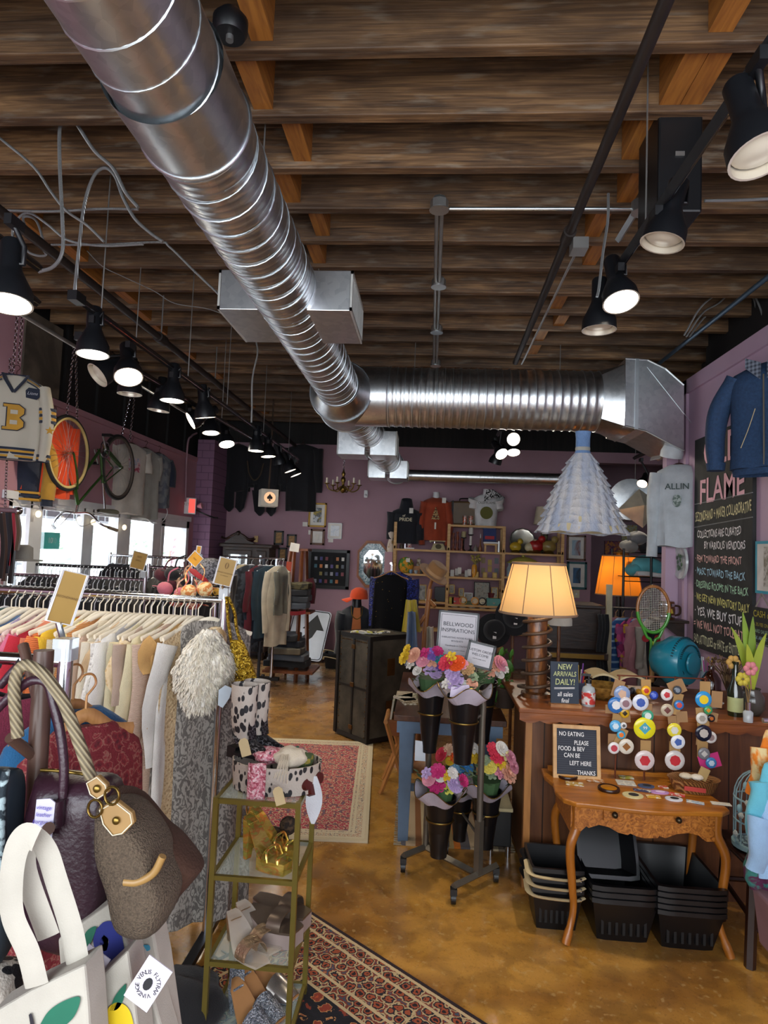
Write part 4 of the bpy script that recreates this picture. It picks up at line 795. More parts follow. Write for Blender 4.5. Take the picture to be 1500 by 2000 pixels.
blc=cloth('#0d0e14')
for px,py,w,L,sl,fl,lab,k in((466,868,.2,1.12,.62,.12,'long black coat at the left of the three hung on the mauve wall',1),(526,872,.21,1.15,.55,.0,'black tailcoat behind the card suit lantern',2),(592,868,.26,1.08,.7,-.05,'wide black robe hung at the right above the bird print',3)):
 c=P(px,py,YB-.1);t=thing('black_coat',lab,'coat',c+ZA*.09);garment_mesh(w,L-(.35 if k<3 else 0),sl,fl,.06,k,sr=.085,spread=.05,fold=.02).build('body',blc,t,60)
 if k<3:
  for s_ in(-1,1):M().slab(lambda u,v,s_=s_:(s_*(.02+u*(w-.0))*(1-.25*v),-.05+.02*sin(5*u),-.09-L+.42-.42*v*(1-.4*abs(u-.5))),8,8,(0,.03,0)).build('tail',blc,t,60)
 hanger_mesh(.18,.012).build('hanger',hg_dark,t,60)
tag(M().tube(cr([P(483,900,10.02),P(487,925,10.03),P(497,938,10.03),P(508,928,10.03),P(515,905,10.02)]),.012,6).build('gold_rope',solid('#3d2f1f')),'dark cord looped between the black coats','cord')
# armoire in the back left corner
y_=9.7;a,b=P(433,1100,y_),P(527,1062,y_);dw=wood('dark_carved_wood','#1e120b','#3e2717',(8,8,30));am=thing('armoire','dark carved armoire with mirrored doors and an arched crest behind the racks','armoire',((a.x+b.x)/2,y_,0));w=(b.x-a.x)/2;zt_=P(480,1062,y_).z
m=M();m.bx(-w,w,0,.42,.12,zt_-.05);m.build('carcass',dw,am,bevel=.01);m=M();m.bx(-w-.05,w+.05,-.04,.44,zt_-.06,zt_);m.build('cornice',dw,am,bevel=.015)
cp_=[(-w,0),(w*.35,0),(w*.3,.02),(w*.05,.05),(-w*.2,.13),(-w*.36,.2),(-w*.5,.13),(-w*.75,.06)]
M().prism(cp_,(0,.0,zt_),XA,ZA,-.06).build('crest',dw,am);cv=M()
for k in(-1,1):cv.tube(cr([(-w*.36,-.01,zt_+.17),(-w*.36+k*.08,-.02,zt_+.13),(-w*.36+k*.18,-.01,zt_+.07),(-w*.36+k*.26,-.01,zt_+.09)]),.018,6)
cv.ball((-w*.36,-.02,zt_+.16),.035);cv.build('carving',dw,am,60)
for x0,x1 in((-w+.05,.25*w),(.45*w,w-.05)):
 d_=M();d_.bx(x0,x1,-.02,0,.3,zt_-.1);o=d_.build('door',dw,am,bevel=.008);M().bx(x0+.06,x1-.06,-.026,-.02,.4,zt_-.17).build('mirror_panel',MT['mirror'],o);M().ball((x1-.03,-.035,1.0),.014).build('knob',brass,o,60)
for x in(-w+.05,w-.05):
 for yy in(.04,.38):M().cyl((x,yy,0),(x,yy,.12),.03,n=10).build('foot',dw,am,60)
for px,l,c in((489,'reddish bowl','#4a1f22'),(500,'tan tag card','#b99a68')):
 p=P(px,1059,y_+.1);tag((M().lathe([(.02,0),(.09,.05),(.085,.06),(.001,.03)],p,16)if px==489 else M().box(p+ZA*.05,(.06,.02,.1))).build('bowl' if px==489 else 'price_card',solid(c)),l+' on top of the armoire','bowl' if px==489 else 'card')
    # road sign leaning on the back wall
def quad_on(pts,Y):return[P(x,y,Y+k)for x,y,k in pts]
A=P(552,1268,9.85);A.z=.06;B=P(627,1281,9.75);B.z=.02;u=(B-A).normalized();v=V((.22,.42,1.0));v=(v-u*v.dot(u)).normalized();Ls=(B-A).length;hh=.80
rs=thing('road_sign','white road sign with a black curved arrow leaning against the back wall','road sign',A)
def rrect(w,h,r,n=5):
 o=[]
 for cx,cy,a0 in((w-r,h-r,0),(r,h-r,90),(r,r,180),(w-r,r,270)):o+=[(cx+r*cos(RAD(a0+90*i/n)),cy+r*sin(RAD(a0+90*i/n)))for i in range(n+1)]
 return o
pt=rrect(Ls,hh,.06);M().prism(pt,A,u,v,-.006).build('panel',mat('sign_white','#c9ced6',.35,var=.05),rs,world=True);nn=u.cross(v)
M().tube([A+u*(.02+x*(Ls-.04)/Ls)+v*(.02+y*(hh-.04)/hh)+nn*.003 for x,y in pt],.006,4,loop=True).build('border',solid('#141414'),rs,world=True)
arw=[(.1,.1),(.24,.1),(.28,.22),(.4,.33),(.45,.45),(.57,.45),(.40,.70),(.20,.45),(.32,.45),(.28,.37),(.16,.26)]
sx_=Ls/.66;M().add([A+u*(x*sx_+.02)+v*(y+.03)+nn*.002 for x,y in arw],[(0,1,2,10),(10,2,3,9),(9,3,4,8),(8,4,5,6,7)]).build('arrow',solid('#101010',.5),rs,world=True)
# small basket on the floor
def handbasket(label,c,w,d,h,mw,n=1,hm=None,name='shopping_basket',rz=0,grp=None):
 t=thing(name,label,'basket',c,rz,grp);o,i_=[],[]
 for z,k in((0,.78),(h*.9,1)):o.append([(x*k*w/2,y*k*d/2,z)for x,y in SQ])
 m=M();R=[o[0],o[1],[(x*w/2*1.05,y*d/2*1.05,h*.9)for x,y in SQ],[(x*w/2*1.05,y*d/2*1.05,h)for x,y in SQ],[(x*w/2*.95,y*d/2*.95,h)for x,y in SQ],[(x*w/2*.74,y*d/2*.74,.012)for x,y in SQ]]
 m.rings(R);m.build('body',mw,t,30)
 return t
SQ=[(cos(a)/max(abs(cos(a)),abs(sin(a)))*(.96 if abs(abs(cos(a))-abs(sin(a)))<.2 else 1),sin(a)/max(abs(cos(a)),abs(sin(a)))*(.96 if abs(abs(cos(a))-abs(sin(a)))<.2 else 1))for a in[2*pi*i/32 for i in range(32)]]
pb=V((P(652,1288,9.5).x,9.5,0));hb_=handbasket('small black basket with cream handles on the floor by the road sign',pb,.26,.36,.22,blk)
for z in(.16,.26):M().tube(cr([(-.13,-.18,z-.02),(-.1,-.21,z+.02),(.1,-.21,z-.01),(.13,-.18,z-.03)]),.014,6,flat=.5).build('handle',solid('#cbb893'),hb_,60)
# ladder shelf with folded clothes
lw=wood('ladder_wood','#5b2e16','#8a4e27',(30,30,4));ls_=thing('ladder_shelf','tall tapering wooden ladder shelf stacked with folded jeans','shelf',P(570,1333,8.3)*V((1,1,0)))
g=lambda px,py,Y:P(px,py,Y)
fl_=lambda px,py:PZ(px,py,.0)
for tp_,ft_ in(((590,1072,8.5),(577,1333)),((568,1077,8.5),(531,1328)),((598,1072,8.75),(600,1326)),((575,1075,8.75),(556,1318))):
 M().tube([g(*tp_),fl_(*ft_)],.028,4,up=YA).build('upright',lw,ls_,world=True)
for py,k in((1194,.26),(1306,.4)):
 c=P(580 if k<.3 else 570,py,8.45);M().box(c,(k*2*.82,k*1.4,.03)).build('shelf',lw,ls_,world=True)
c=P(594,1074,8.6);M().box(c,(.16,.3,.03)).build('top_rail',lw,ls_,world=True)
def pile(label,c,w,d,th,m,seed,name='folded_jeans',cat='jeans'):
 rd=random.Random(seed);ph=rd.uniform(0,6)
 f=lambda u,v:V(c)+V(((u-.5)*w*(1+.06*sin(7*v+ph)),(v-.5)*d*(1+.05*sin(6*u+ph)),.012*sin(5*u+ph)*sin(4*v+ph)))
 return tag(M().slab(f,9,9,(0,0,th)).build(name,m,smooth=50,bevel=.012),label,cat)
dn_=[cloth(c)for c in('#2a2d33','#3d424a','#1b1d22','#565d68','#232833','#6b6558')]
cu,cl_=P(580,1190,8.4),P(570,1302,8.4)
for i,l in enumerate(('pale grey folded denim lowest in the upper pile of the ladder shelf','grey patterned folded denim in the middle of the upper pile','charcoal folded jeans second from the top of the upper pile','dark camouflage folded trousers topmost of the upper pile')):pile(l,cu+V((.01*i-.02,0,.02+.085*i)),.36-.02*i,.3,.08,(dn_[3],dn_[1],dn_[0],mix2('camo','#2b2a22','#5a543c',14))[i],i)
for i,l in enumerate(('black jeans lowest in the bottom pile of the ladder shelf','washed blue jeans second in the bottom pile','tan and grey trousers in the bottom pile','dark blue jeans above the tan trousers','charcoal jeans topmost of the bottom pile')):pile(l,cl_+V((.02*(i%2)-.06,-.03*(i%3),.02+.085*i)),.56-.07*i,.36,.08,(dn_[2],dn_[3],dn_[5],dn_[4],dn_[0])[i],i+9)
tag(M().tube(cr([P(565,1097,8.2),P(561,1140,8.2),P(556,1189,8.2)]),.035,6,flat=.2,up=YA).build('belt',solid('#b3411d',.45)),'wide orange leather belt hanging on the ladder shelf','belt')
c=P(575,1069,8.4);tag(M().prism([(-.07,-.05),(.06,-.065),(.07,.045),(-.05,.065)],c,XA,ZA,-.004).build('price_card',paper),'tilted white card clipped to the top of the ladder shelf','card')
tag(M().tube(cr([P(604,1130,8.6),P(609,1150,8.6),P(606,1178,8.6)]),.06,8).build('red_jacket',cloth('#551624'),smooth=60),'dark red sleeve hanging at the right of the ladder shelf','jacket')
tag(M().slab(lambda u,v:(cu.x-.2+u*.36,cu.y-.22-.0*v,cu.z+.02-.05*v-.03*sin(3*u)),10,4,(0,.01,0)).build('red_cloth',cloth('#86202a')),'red cloth hanging over the edge of the upper ladder shelf','cloth')
# wardrobe trunk
olive=mat('trunk_canvas',lambda t:ramp(t,nz(t,oc(t),6,6),[(.3,'#26231c'),(.6,'#4d473b'),(.8,'#625a4b')]),.6,bump=(60,.2));trim_=solid('#16120e',.5)
Q0,Q1=V((-.83,6.13,0)),V((-.5,5.8,0));u=(Q1-Q0).normalized();wv=V((-u.y,u.x,0));W1_=(Q1-Q0).length;W2=.52;zT=P(717,1244,5.8).z
tk=thing('wardrobe_trunk','old upright wardrobe trunk of dark olive canvas with black edges and rivets','trunk',Q0.lerp(Q1,.5)+wv*W2/2,atan2(u.y,u.x));a,b=W1_/2,W2/2
M().bx(-a,-.004,-b,b,.02,zT).build('body',olive,tk,bevel=.012);M().bx(.004,a,-b,b,.02,zT).build('lid',olive,tk,bevel=.012)
for x in(-a,a):
 for y in(-b,b):M().bx(x-.018,x+.018,y-.018,y+.018,.02,zT+.002).build('edge_strip',trim_,tk,bevel=.004)
for z in(.03,zT-.02):
 for q in((-a,a,-b-.006,-b+.02),(-a,a,b-.02,b+.006),(-a-.006,-a+.02,-b,b),(a-.02,a+.006,-b,b)):M().bx(q[0],q[1],q[2],q[3],z-.02,z+.022).build('edge_strip',trim_,tk)
M().bx(-.012,.012,-b-.008,-b,.05,zT-.04).build('seam_strip',trim_,tk)
M().bx(-a,a,-b-.006,-b,zT*.5-.01,zT*.5+.01).build('seam_strip',trim_,tk)
for z in(zT*.12,zT*.52,zT*.88):M().box((0,-b-.01,z),(.05,.012,.04)).build('latch',mat('worn_brass','#6a4a25',.4,.8),tk,bevel=.003)
rv=M()
for i in range(16):
 for x in(-a+.04,a-.04):rv.ball((x,-b-.003,.06+i*(zT-.1)/15),.006,6,4)
 rv.ball((-a+.05+i*(2*a-.1)/15,-b-.003,zT-.06),.006,6,4)
tag(rv.build('rivets',MT['worn_brass'],tk,60),kind='stuff')
for x,z in((a+.002,zT*.3),(a+.002,zT*.7)):M().box((x,0,z),(.012,.09,.16)).build('side_clasp',MT['worn_brass'],tk,bevel=.004)
for i,(px,py,c)in enumerate(((702,1229,'#c9c53a'),(718,1228,'#c8c4bb'),(733,1231,'#d1cb4e'),(745,1234,'#1d1c1c'))):
 p=P(px,py,5.95);p.z=zT+.012+.003*i;tag(M().slab(lambda u,v:p+V(((u-.5)*.16,(v-.5)*.06+.03*u,.008*sin(6*u+i))),10,4,(0,0,.012)).build('scarf',mix2('scarf%d'%i,c,'#e0ddd2',25)),('yellow folded scarf at the left','white patterned scarf','yellow and white scarf at the right','black edged scarf at the end')[i]+' on top of the trunk','scarf')
    # bust with orange cap and cardigan
def bust(name,label,c,m,w=.19,L=.55,sl=.5,neckm=None,head=False,T=.1,rz=0,skin=solid('#1b1a1b',.4),seed=1,sr=.06):
 t=thing(name,label,'mannequin',c,rz);M().lathe([(.05,-.02),(.055,.03),(.048,.09),(.05,.11)],(0,0,-.06),18,cap=True).build('neck',skin,t,60)
 garment_mesh(w,L,sl,-.12,T,seed,top=-.03,sr=sr,hem=0,fold=.012).build('top',m,t,60)
 M().lathe([(w*.8,-L+.04),(w*.8,-L-.03)],(0,0,0),20,sy=.45).build('torso',skin,t,60);return t
def stand(t,z0,z1,c):M().cyl((c[0],c[1],z0),(c[0],c[1],z1),.012).build('stand_pole',chrome,t,60,world=True)
cm=P(697,1178,7.0);t=bust('mannequin','dark mannequin bust in a navy cardigan and peach top below an orange cap',cm,cloth('#1b2129'),.17,.5,.45,rz=.15)
M().prism([(-.035,0),(.035,0),(.055,-.3),(-.055,-.3)],(0,-.115,-.04),XA,ZA,.006).build('peach_top',cloth('#b46a3b'),t)
M().tube(cr([(-.06,-.06,-.03),(-.05,-.12,-.12),(0,-.13,-.16),(.05,-.12,-.12),(.06,-.06,-.03)]),.006,6).build('necklace',brass,t,60);stand(t,.0,cm.z-.5,cm);M().lathe([(.16,0),(.16,.02),(.02,.03)],(cm.x,cm.y,0),20).build('base',blk,t,60,world=True)
oc_=thing('baseball_cap','orange baseball cap on the dark mannequin bust','cap',cm+V((.02,0,.05)),.2);M().lathe([(.1,0),(.1,.04),(.085,.09),(.04,.12),(.001,.125)],n=24).build('crown',cloth('#d3481a'),oc_,60)
M().slab(lambda u,v:(-.08-.11*v*(1-(2*u-1)**2*.5),(u-.5)*.16,.01-.02*(2*u-1)**2-.03*v),12,5,(0,0,.008)).build('brim',cloth('#d3481a'),oc_,60)
# dress stand
dy=6.6;dz=P(765,1100,dy);ds=thing('dress_stand','chrome single-arm stand holding two evening dresses beside the trunk','stand',(dz.x,dy+.1,0));M().cyl((dz.x,dy+.1,.02),(dz.x,dy+.1,dz.z+.0),.014).build('pole',chrome,ds,60,world=True);M().lathe([(.2,0),(.2,.02),(.02,.03)],(dz.x,dy+.1,0),20).build('base',blk,ds,60,world=True);M().cyl((dz.x,dy+.12,dz.z),(dz.x,dy-.12,dz.z),.012).build('arm',chrome,ds,60,world=True)
seq=lambda n,a,b:mat(n,lambda t:ramp(t,vor(t,oc(t),90,'Color'),[(.3,a),(.7,b)]),.3,.3,bump=(90,.8,lambda t:vor(t,oc(t),90)))
bdm=mat('beaded_black',lambda t:mixc(t,ramp(t,vor(t,oc(t,(1,1,1)),24),[(.05,'#ffffff'),(.12,'#000000')]),'#070608','#8a6b30'),.8,spec=.2)
garment('evening_dress','dress','black beaded evening dress with gold trim on the chrome stand',(dz.x,dy,dz.z),RAD(8),garment_mesh(.17,1.2,0,.25,.06,31,top=-.12,fold=.02),bdm,hanger_mesh(.18,.006),hg_wood)
garment('evening_dress','dress','royal blue sequinned evening dress behind the black beaded one',(dz.x+.03,dy+.09,dz.z),RAD(-6),garment_mesh(.2,1.15,.5,.12,.06,32,sr=.07,fold=.02),seq('blue_sequin','#0c1030','#27348a'),hanger_mesh(.2,.006),hg_wood)
# ---------------- pine shelving
pine=wood('pine','#b48950','#d0a970',(6,6,30),.55);pineh=wood('pine_board','#b48950','#d0a970',(6,30,30),.55)
y0,y1=9.62,9.95;sh=thing('pine_shelving','pale pine shelving unit against the mauve wall crowded with small goods','shelving',(P(878,1100,y0).x,y0,0))
ux=[P(x,1070,y0).x for x in(771,876,984,1099)]
for x,pt in zip(ux,(1019,1023,1028,1036)):
 for y in(y0,y1-.03):M().bx(x-.022,x+.022,y,y+.03,0,P(876+(x-ux[1])*128,pt,y0).z).build('upright',pine,sh,world=True)
 for z in(.5,1.2,1.8):M().bx(x-.012,x+.012,y0,y1,z,z+.04).build('side_rung',pine,sh,world=True)
SHZ={}
for bay,ys in((0,(1073,1121,1174)),(1,(1026,1077,1128,1182)),(2,(1081,1128,1180))):
 for k,py in enumerate(ys):
  z=P((823,930,1040)[bay],py,y0).z;SHZ[bay,k]=z;M().bx(ux[bay]+.022,ux[bay+1]-.022,y0,y1,z-.03,z).build('board',pineh,sh,world=True)
 M().bx(ux[bay]+.022,ux[bay+1]-.022,y0,y1,.58,.61).build('board',pineh,sh,world=True)
 M().bx(ux[bay]+.022,ux[bay+1]-.022,y0,y1,.92,.95).build('board',pineh,sh,world=True)
def on(bay,k,px,Y=None):Y=Y or y0+.08;x=P(px,1100,Y).x;return V((x,Y,SHZ[bay,k]))
def lat(name,label,cat,c,prof,m,n=18,**kw):return tag(M().lathe(prof,c,n,**kw).build(name,m,smooth=50),label,cat)
def bxi(name,label,cat,c,w,d,h,m,rz=0):return tag(M().box(V(c)+ZA*h/2,(w,d,h),(0,0,rz)).build(name,m,bevel=.004),label,cat)
def frs(name,label,c,w,h,fm,am_,rz=0,lean=-.12,ft=.012,cat='picture frame'):
 t=thing(name,label,cat,c,rot=(lean,0,rz));f=M()
 for q in((-w/2,-w/2+ft,0,h),(w/2-ft,w/2,0,h),(-w/2,w/2,0,ft),(-w/2,w/2,h-ft,h)):f.bx(q[0],q[1],0,.015,q[2],q[3])
 f.build('frame',fm,t);M().bx(-w/2+ft,w/2-ft,.004,.013,ft,h-ft).build('picture',am_,t);return t
    # top of the shelving
hd_=P(794,988,9.75);t=bust('mannequin','wooden bust in a navy hooded sweatshirt on the left shelf bay',hd_,cloth('#10131d'),.22,.55,.42,T=.11,skin=solid('#8a5f3c'),seed=4,sr=.085)
M().grid(lambda u,v:(.115*cos(2*pi*u)*(1-.3*v),.02+.1*sin(2*pi*u)*(1-.2*v),-.06+.16*v+.03*sin(2*pi*u)),20,8,True).build('hood',cloth('#10131d'),t,60)
for k,(s,z)in enumerate((('of',.16),('PRIDE',.22))):text(s,.075 if k else.05,solid('#c9c2a5',var=0),t,V((-.0-.03*(1-k),-.135,-z)),XA,ZA,world=False,bold=.01)
M().bx(.05,.11,-.135,-.13,-.12,-.04).build('swing_tag',paper,t);stand(t,SHZ[0,0],hd_.z-.55,hd_)
rt=P(852,968,9.75);t=bust('mannequin','white bust in a rust orange sweatshirt with a tree print',rt,cloth('#8c3517'),.2,.66,.66,T=.11,skin=solid('#b9b9bb',.3),seed=6,sr=.07)
pm=solid('#2b2620',var=0)
for k in range(6):M().prism([(-.012-.011*k,-.012),(.012+.011*k,-.012),(.008+.009*k,.012),(-.008-.009*k,.012)],(0,-.128,-.2-.032*k),XA,ZA,.003).build('print',mix2('leopard','#2b2620','#b59a66',50),t)
M().prism([(-.012,-.1),(.012,-.1),(.012,0),(-.012,0)],(0,-.128,-.42),XA,ZA,.003).build('print',solid('#cfcabd'),t);M().bx(.09,.15,-.125,-.12,-.12,-.04).build('swing_tag',paper,t);stand(t,SHZ[0,0],rt.z-.68,rt)
c=on(1,0,905,9.82);sc_=thing('suitcase','brown vintage suitcase standing upright on top of the shelving','suitcase',c);M().bx(-.23,.23,-.07,.07,0,.37).build('shell',mat('brown_vinyl','#574122',.5),sc_,bevel=.03);M().tube(cr([(-.09,0,.37),(-.07,0,.41),(.07,0,.41),(.09,0,.37)]),.01,6).build('handle',blk,sc_,60)
M().bx(-.2,-.18,-.075,.075,-.0,.375).build('strap',solid('#23262e'),sc_)
for px,l in((905,'left'),(917,'right')):
 g_=lat('printed_glass','tall printed drinking glass, the %s one of the pair beside the suitcase'%l,'glass',on(1,0,px,9.7),[(.03,0),(.036,.14),(.034,.14),(.028,.01),(.001,.01)],mat('printed_glass',lambda t:ramp(t,nz(t,oc(t),30,2),[(.4,'#b9b4a8'),(.5,'#c0522b'),(.6,'#5c574f')]),.15,alpha=.85))
wt=P(950,962,9.78);t=bust('mannequin','bust in a white printed t-shirt with a black and white bandana',wt,cloth('#c9c9c9'),.19,.52,.16,T=.1,skin=solid('#b9b9bb',.3),seed=8,sr=.085);stand(t,SHZ[1,0],wt.z-.5,wt)
M().prism(circ(.095),(0,-.122,-.32),XA,ZA,.003).build('print',mat('sun_print',lambda t:ramp(t,nd(t,'TexGradient',{'gradient_type':'SPHERICAL'},Vector=oc(t,(10,10,10),(0,0,0),(0,0,3.2))).outputs[0],[(.0,'#5b5a24'),(.4,'#8c8a38'),(.8,'#7b2f1f')]),.8),t)
text('OLD FLAME',.05,solid('#4a463f',var=0),t,V((0,-.125,-.17)),XA,ZA,world=False,name='print_lettering')
M().grid(lambda u,v:(.05+(.06+.11*v)*cos(2*pi*u)+.06*v,-.02+(.06+.075*v)*sin(2*pi*u),.04-.17*v+.05*v*cos(2*pi*u)-.04*v*sin(2*pi*u)),24,8,True).build('bandana',mix2('bandana','#121215','#cfcfcf',34),t,60)
# small goods on the shelving (left bay, middle bay, right bay)
lat('white_red_candle','striped pink and white pillar on a phone-like stand in the left bay','ornament',on(0,0,799),[(.03,.02),(.03,.17),(.001,.17)],mix2('pinkstripe','#d9cfcb','#bb5a55',40));bxi('white_stand','white desk stand under the striped pillar','stand',on(0,0,799),.14,.09,.02,white)
ph_=thing('rotary_telephone','cream rotary telephone on the left shelf bay','telephone',on(0,0,855));M().hexa([(-.11,-.09,0),(.11,-.09,0),(.11,.09,0),(-.11,.09,0)],[(-.075,-.02,.1),(.075,-.02,.1),(.075,.06,.1),(-.075,.06,.1)]).build('body',solid('#c4b890',.35),ph_,bevel=.01)
M().tube(cr([(-.13,.02,.12),(-.1,.02,.145),(.1,.02,.145),(.13,.02,.12)]),.02,8).build('handset',solid('#c4b890',.35),ph_,60);M().lathe([(.045,0),(.045,.008)],(0,-.065,.05),20,(0,-.75,.65)).build('dial',solid('#5b5441'),ph_)
lat('jar','small dark jar at the left end of the left bay','jar',on(0,0,783),[(.03,0),(.03,.06),(.02,.07),(.001,.07)],solid('#4a4038',.3));lat('doll_figure','blond doll figure standing left of the shelving','doll',P(762,1090,9.7)*V((1,1,0))+ZA*P(762,1078,9.7).z,[(.06,0),(.05,.12),(.03,.2),(.045,.24),(.05,.29),(.03,.33),(.001,.34)],mix2('doll','#c9bcae','#9c7c4c',8));tag(M().bx(P(752,1090,9.7).x,P(771,1090,9.7).x-.03,9.6,9.8,0,P(762,1078,9.7).z).build('plinth',mauve),'narrow mauve plinth under the doll figure','plinth')
tb=thing('cloth_backpack','yellow and green patterned cloth bag on the second left shelf','bag',on(0,1,793));M().ball((0,0,.12),.12,14,10,(1,.5,1.05)).build('body',mix2('frog_pattern','#c98c20','#3f7a35',16),tb,60);M().bx(.0,.06,-.07,-.06,.17,.23).build('tag',paper,tb)
lat('salt_shakers','pair of white bear shakers shelved behind the orange box','ornament',on(0,1,818,9.85)+ZA*.11,[(.035,0),(.04,.04),(.025,.07),(.035,.1),(.001,.13)],mix2('bear','#c8bfae','#7d6a4a',20));bxi('wooden_box','orange wooden box on the second left shelf','box',on(0,1,820,9.83),.22,.12,.11,wood('orange_box','#a5641c','#c2822c'))
for i,(px,c,h)in enumerate(((803,'#6f86a0',.06),(813,'#9aa7b0',.05),(824,'#3c3a36',.07),(832,'#d5d5d0',.05),(868,'#8b7a58',.09))):lat('small_cup',('blue glass cup','grey glass cup','black cup','white cup','brown cup')[i]+' on the second left shelf','cup',on(0,1,px,9.68),[(.02,0),(.03,h),(.026,h),(.018,.006),(.001,.006)],solid(c,.25))
tag(M().lathe([(.02,0),(.09,.03),(.11,.05),(.09,.045),(.001,.02)],on(0,1,840,9.8)+ZA*.09,16,sy=.6).build('white_dish',solid('#d3d3d0',.3),smooth=50),'white leaf dish on the second left shelf','dish')
bxi('dark_box','dark wooden box under the white dish','box',on(0,1,843,9.83),.16,.12,.09,wood_brn);lat('brass_figurine','little brass bird figurine on the second left shelf','figurine',on(0,1,861,9.8),[(.035,0),(.02,.03),(.04,.07),(.02,.12),(.03,.15),(.001,.18)],brass)
frs('framed_print','black and white landscape in a gold frame on the third left shelf',on(0,2,824,9.75),.16,.24,gilt,art('bw','#1c1c1c','#8c8c8c','#d0d0d0',sc=9));bxi('jewellery_stand','black jewellery bag stand on the third left shelf','stand',on(0,2,861),.16,.06,.22,blk)
for i,px in enumerate((818,838,850)):lat('trinket',('silver','white','brown')[i]+' trinket dish on the third left shelf','trinket',on(0,2,px,9.66),[(.03,0),(.04,.02),(.03,.035),(.001,.03)],(steel,white,wood_brn)[i])
turned=lambda h:[(.025,0),(.03,.02),(.012,.05),(.022,.09),(.012,.14),(.025,.18),(.012,h-.04),(.022,h-.02),(.02,h),(.001,h)]
wr=wood('red_turned_wood','#5a2412','#8b4522',(20,20,20))
for px,h,l in((884,.27,'tall turned wooden candlestick, leftmost of the three'),(892,.29,'tallest turned wooden candlestick, middle of the three'),(901,.19,'short turned wooden candlestick, right of the three')):lat('candlestick',l,'candlestick',on(1,1,px),turned(h),wr,14)
for px,c,h,hs,l in((904,'#a89a72',.09,.21,'beige pillar candle on a dark holder'),(918,'#c9c6c0',.14,.26,'fat white pillar candle on a black holder'),(918,'#cfcac2',.14,.09,'slim white candle in front of the fat white candle')):
 c_=on(1,1,px,9.7 if hs<.1 else 9.82);r=.035 if hs>.1 else.018;t=thing('pillar_candle',l,'candle',c_);M().lathe([(.04,0),(.04,.01),(.012,.03),(.012,hs-.02),(r+.008,hs-.01),(r+.008,hs)],n=16).build('holder',blk,t,60);M().cyl((0,0,hs),(0,0,hs+h),r,n=16).build('wax',solid(c,.6),t,60)
lat('bud_vase','slim amber vase with a tag on the second middle shelf','vase',on(1,1,937),[(.02,0),(.03,.05),(.012,.1),(.008,.2),(.001,.2)],solid('#7a4a24',.3));lat('dried_bud','white dried bud in the slim amber vase','flower',on(1,1,937)+ZA*.2,[(.003,0),(.008,.02),(.006,.06),(.001,.07)],white)
stl=thing('small_stool','tiny pale wooden stool holding a blue book','stool',on(1,1,957));M().bx(-.1,.1,-.05,.05,.1,.125).build('seat',pineh,stl)
for x in(-.08,.08):
 for y in(-.035,.035):M().bx(x-.012,x+.012,y-.012,y+.012,0,.1).build('leg',pine,stl)
bxi('white_board','white slab between the tiny stool and the blue book','board',on(1,1,957)+ZA*.126,.22,.11,.025,white);b_=frs('blue_book','blue book with a red band standing on the tiny stool',on(1,1,955,9.72)+ZA*.152,.2,.25,solid('#1c2b56'),solid('#24366a'),cat='book');M().bx(-.07,.07,-.002,.004,.04,.09).build('red_band',solid('#a83038'),b_);bxi('wire_vase','twisted metal ornament beside the tiny stool','ornament',on(1,1,973),.03,.03,.17,steel)
lat('bottle','squat clear bottle beside the slim amber vase','bottle',on(1,1,928),[(.035,0),(.035,.05),(.012,.08),(.012,.1),(.001,.1)],solid('#77716a',.2))
vs_=thing('flower_vase','yellow vase of dried flowers on the third middle shelf','vase',on(1,2,927));M().lathe([(.035,0),(.045,.08),(.04,.16),(.028,.19),(.024,.19),(.03,.1),(.001,.02)],n=18).build('vase',solid('#c98a1f',.3),vs_,60);fm_=M()
rd=random.Random(5)
for k in range(26):a,r=rd.uniform(0,6.3),rd.uniform(.02,.09);z=rd.uniform(.25,.34);fm_.tube([(0,0,.18),(cos(a)*r,sin(a)*r*.6,z)],.002,4);fm_.ball((cos(a)*r,sin(a)*r*.6,z),.014,6,4)
fm_.build('dried_flowers',mix2('dried','#7a7a34','#b9a95a',20),vs_)
for i,px in enumerate((884,893,898,912,917)):frs('price_card',('leftmost white card','second white card','third white card','fourth white card','rightmost white card')[i]+' propped on the third middle shelf',on(1,2,px,9.66+.05*(i%2))+ZA*.02*(i%3),.055,.1,paper,paper,cat='card')
bxi('dark_tray','dark tray under the white cards','tray',on(1,2,897,9.8),.3,.1,.05,wood_brn)
bb_=frs('card_board','mauve board pinned with gold cards on the third middle shelf',on(1,2,957,9.86),.3,.38,mauve,mauve,cat='display board')
for i in range(6):M().box((-.1+.1*(i%3),-.004,.1+.13*(i//3)+.03*(i%2)),(.06,.006,.09)).build('pinned_card',solid(('#8a7a5a','#b39a55','#6b7478')[i%3]),bb_)
for i,px in enumerate((931,948,967)):frs('gold_card',('left','middle','right')[i]+' gold card in front of the mauve board',on(1,2,px,9.66),.065,.085,gilt,solid('#c0a566'),cat='card')
fi=[(884,.09,.14,gilt,'#2a2420','oval dark cameo frame',9.85,.14),(903,.08,.13,gilt,'#3c3a30','oval gilt frame',9.85,.1),(917,.13,.12,white,'#7f8fa8','pale framed mountain photo',9.8,.05),(943,.24,.29,solid('#1e221c'),'#6a7f7a','dark green framed skeleton print',9.85,.05),(889,.17,.12,solid('#7a1f22'),'#cbbd93','red framed cream print',9.7,.06),(968,.1,.17,gilt,'#3b2a1a','ornate gilt frame with a dark portrait',9.8,.1),(905,.1,.08,steel,'#5a7a84','small blue framed card',9.72,.04)]
for px,w,h,fm,ac,l,Y,dz_ in fi:frs('framed_miniature',l+' on the lowest middle shelf',on(1,3,px,Y)+ZA*(dz_ if Y>9.75 else.0),w,h,fm,art('sm'+ac[1:],ac,'#a9a291','#2a2622',sc=24))
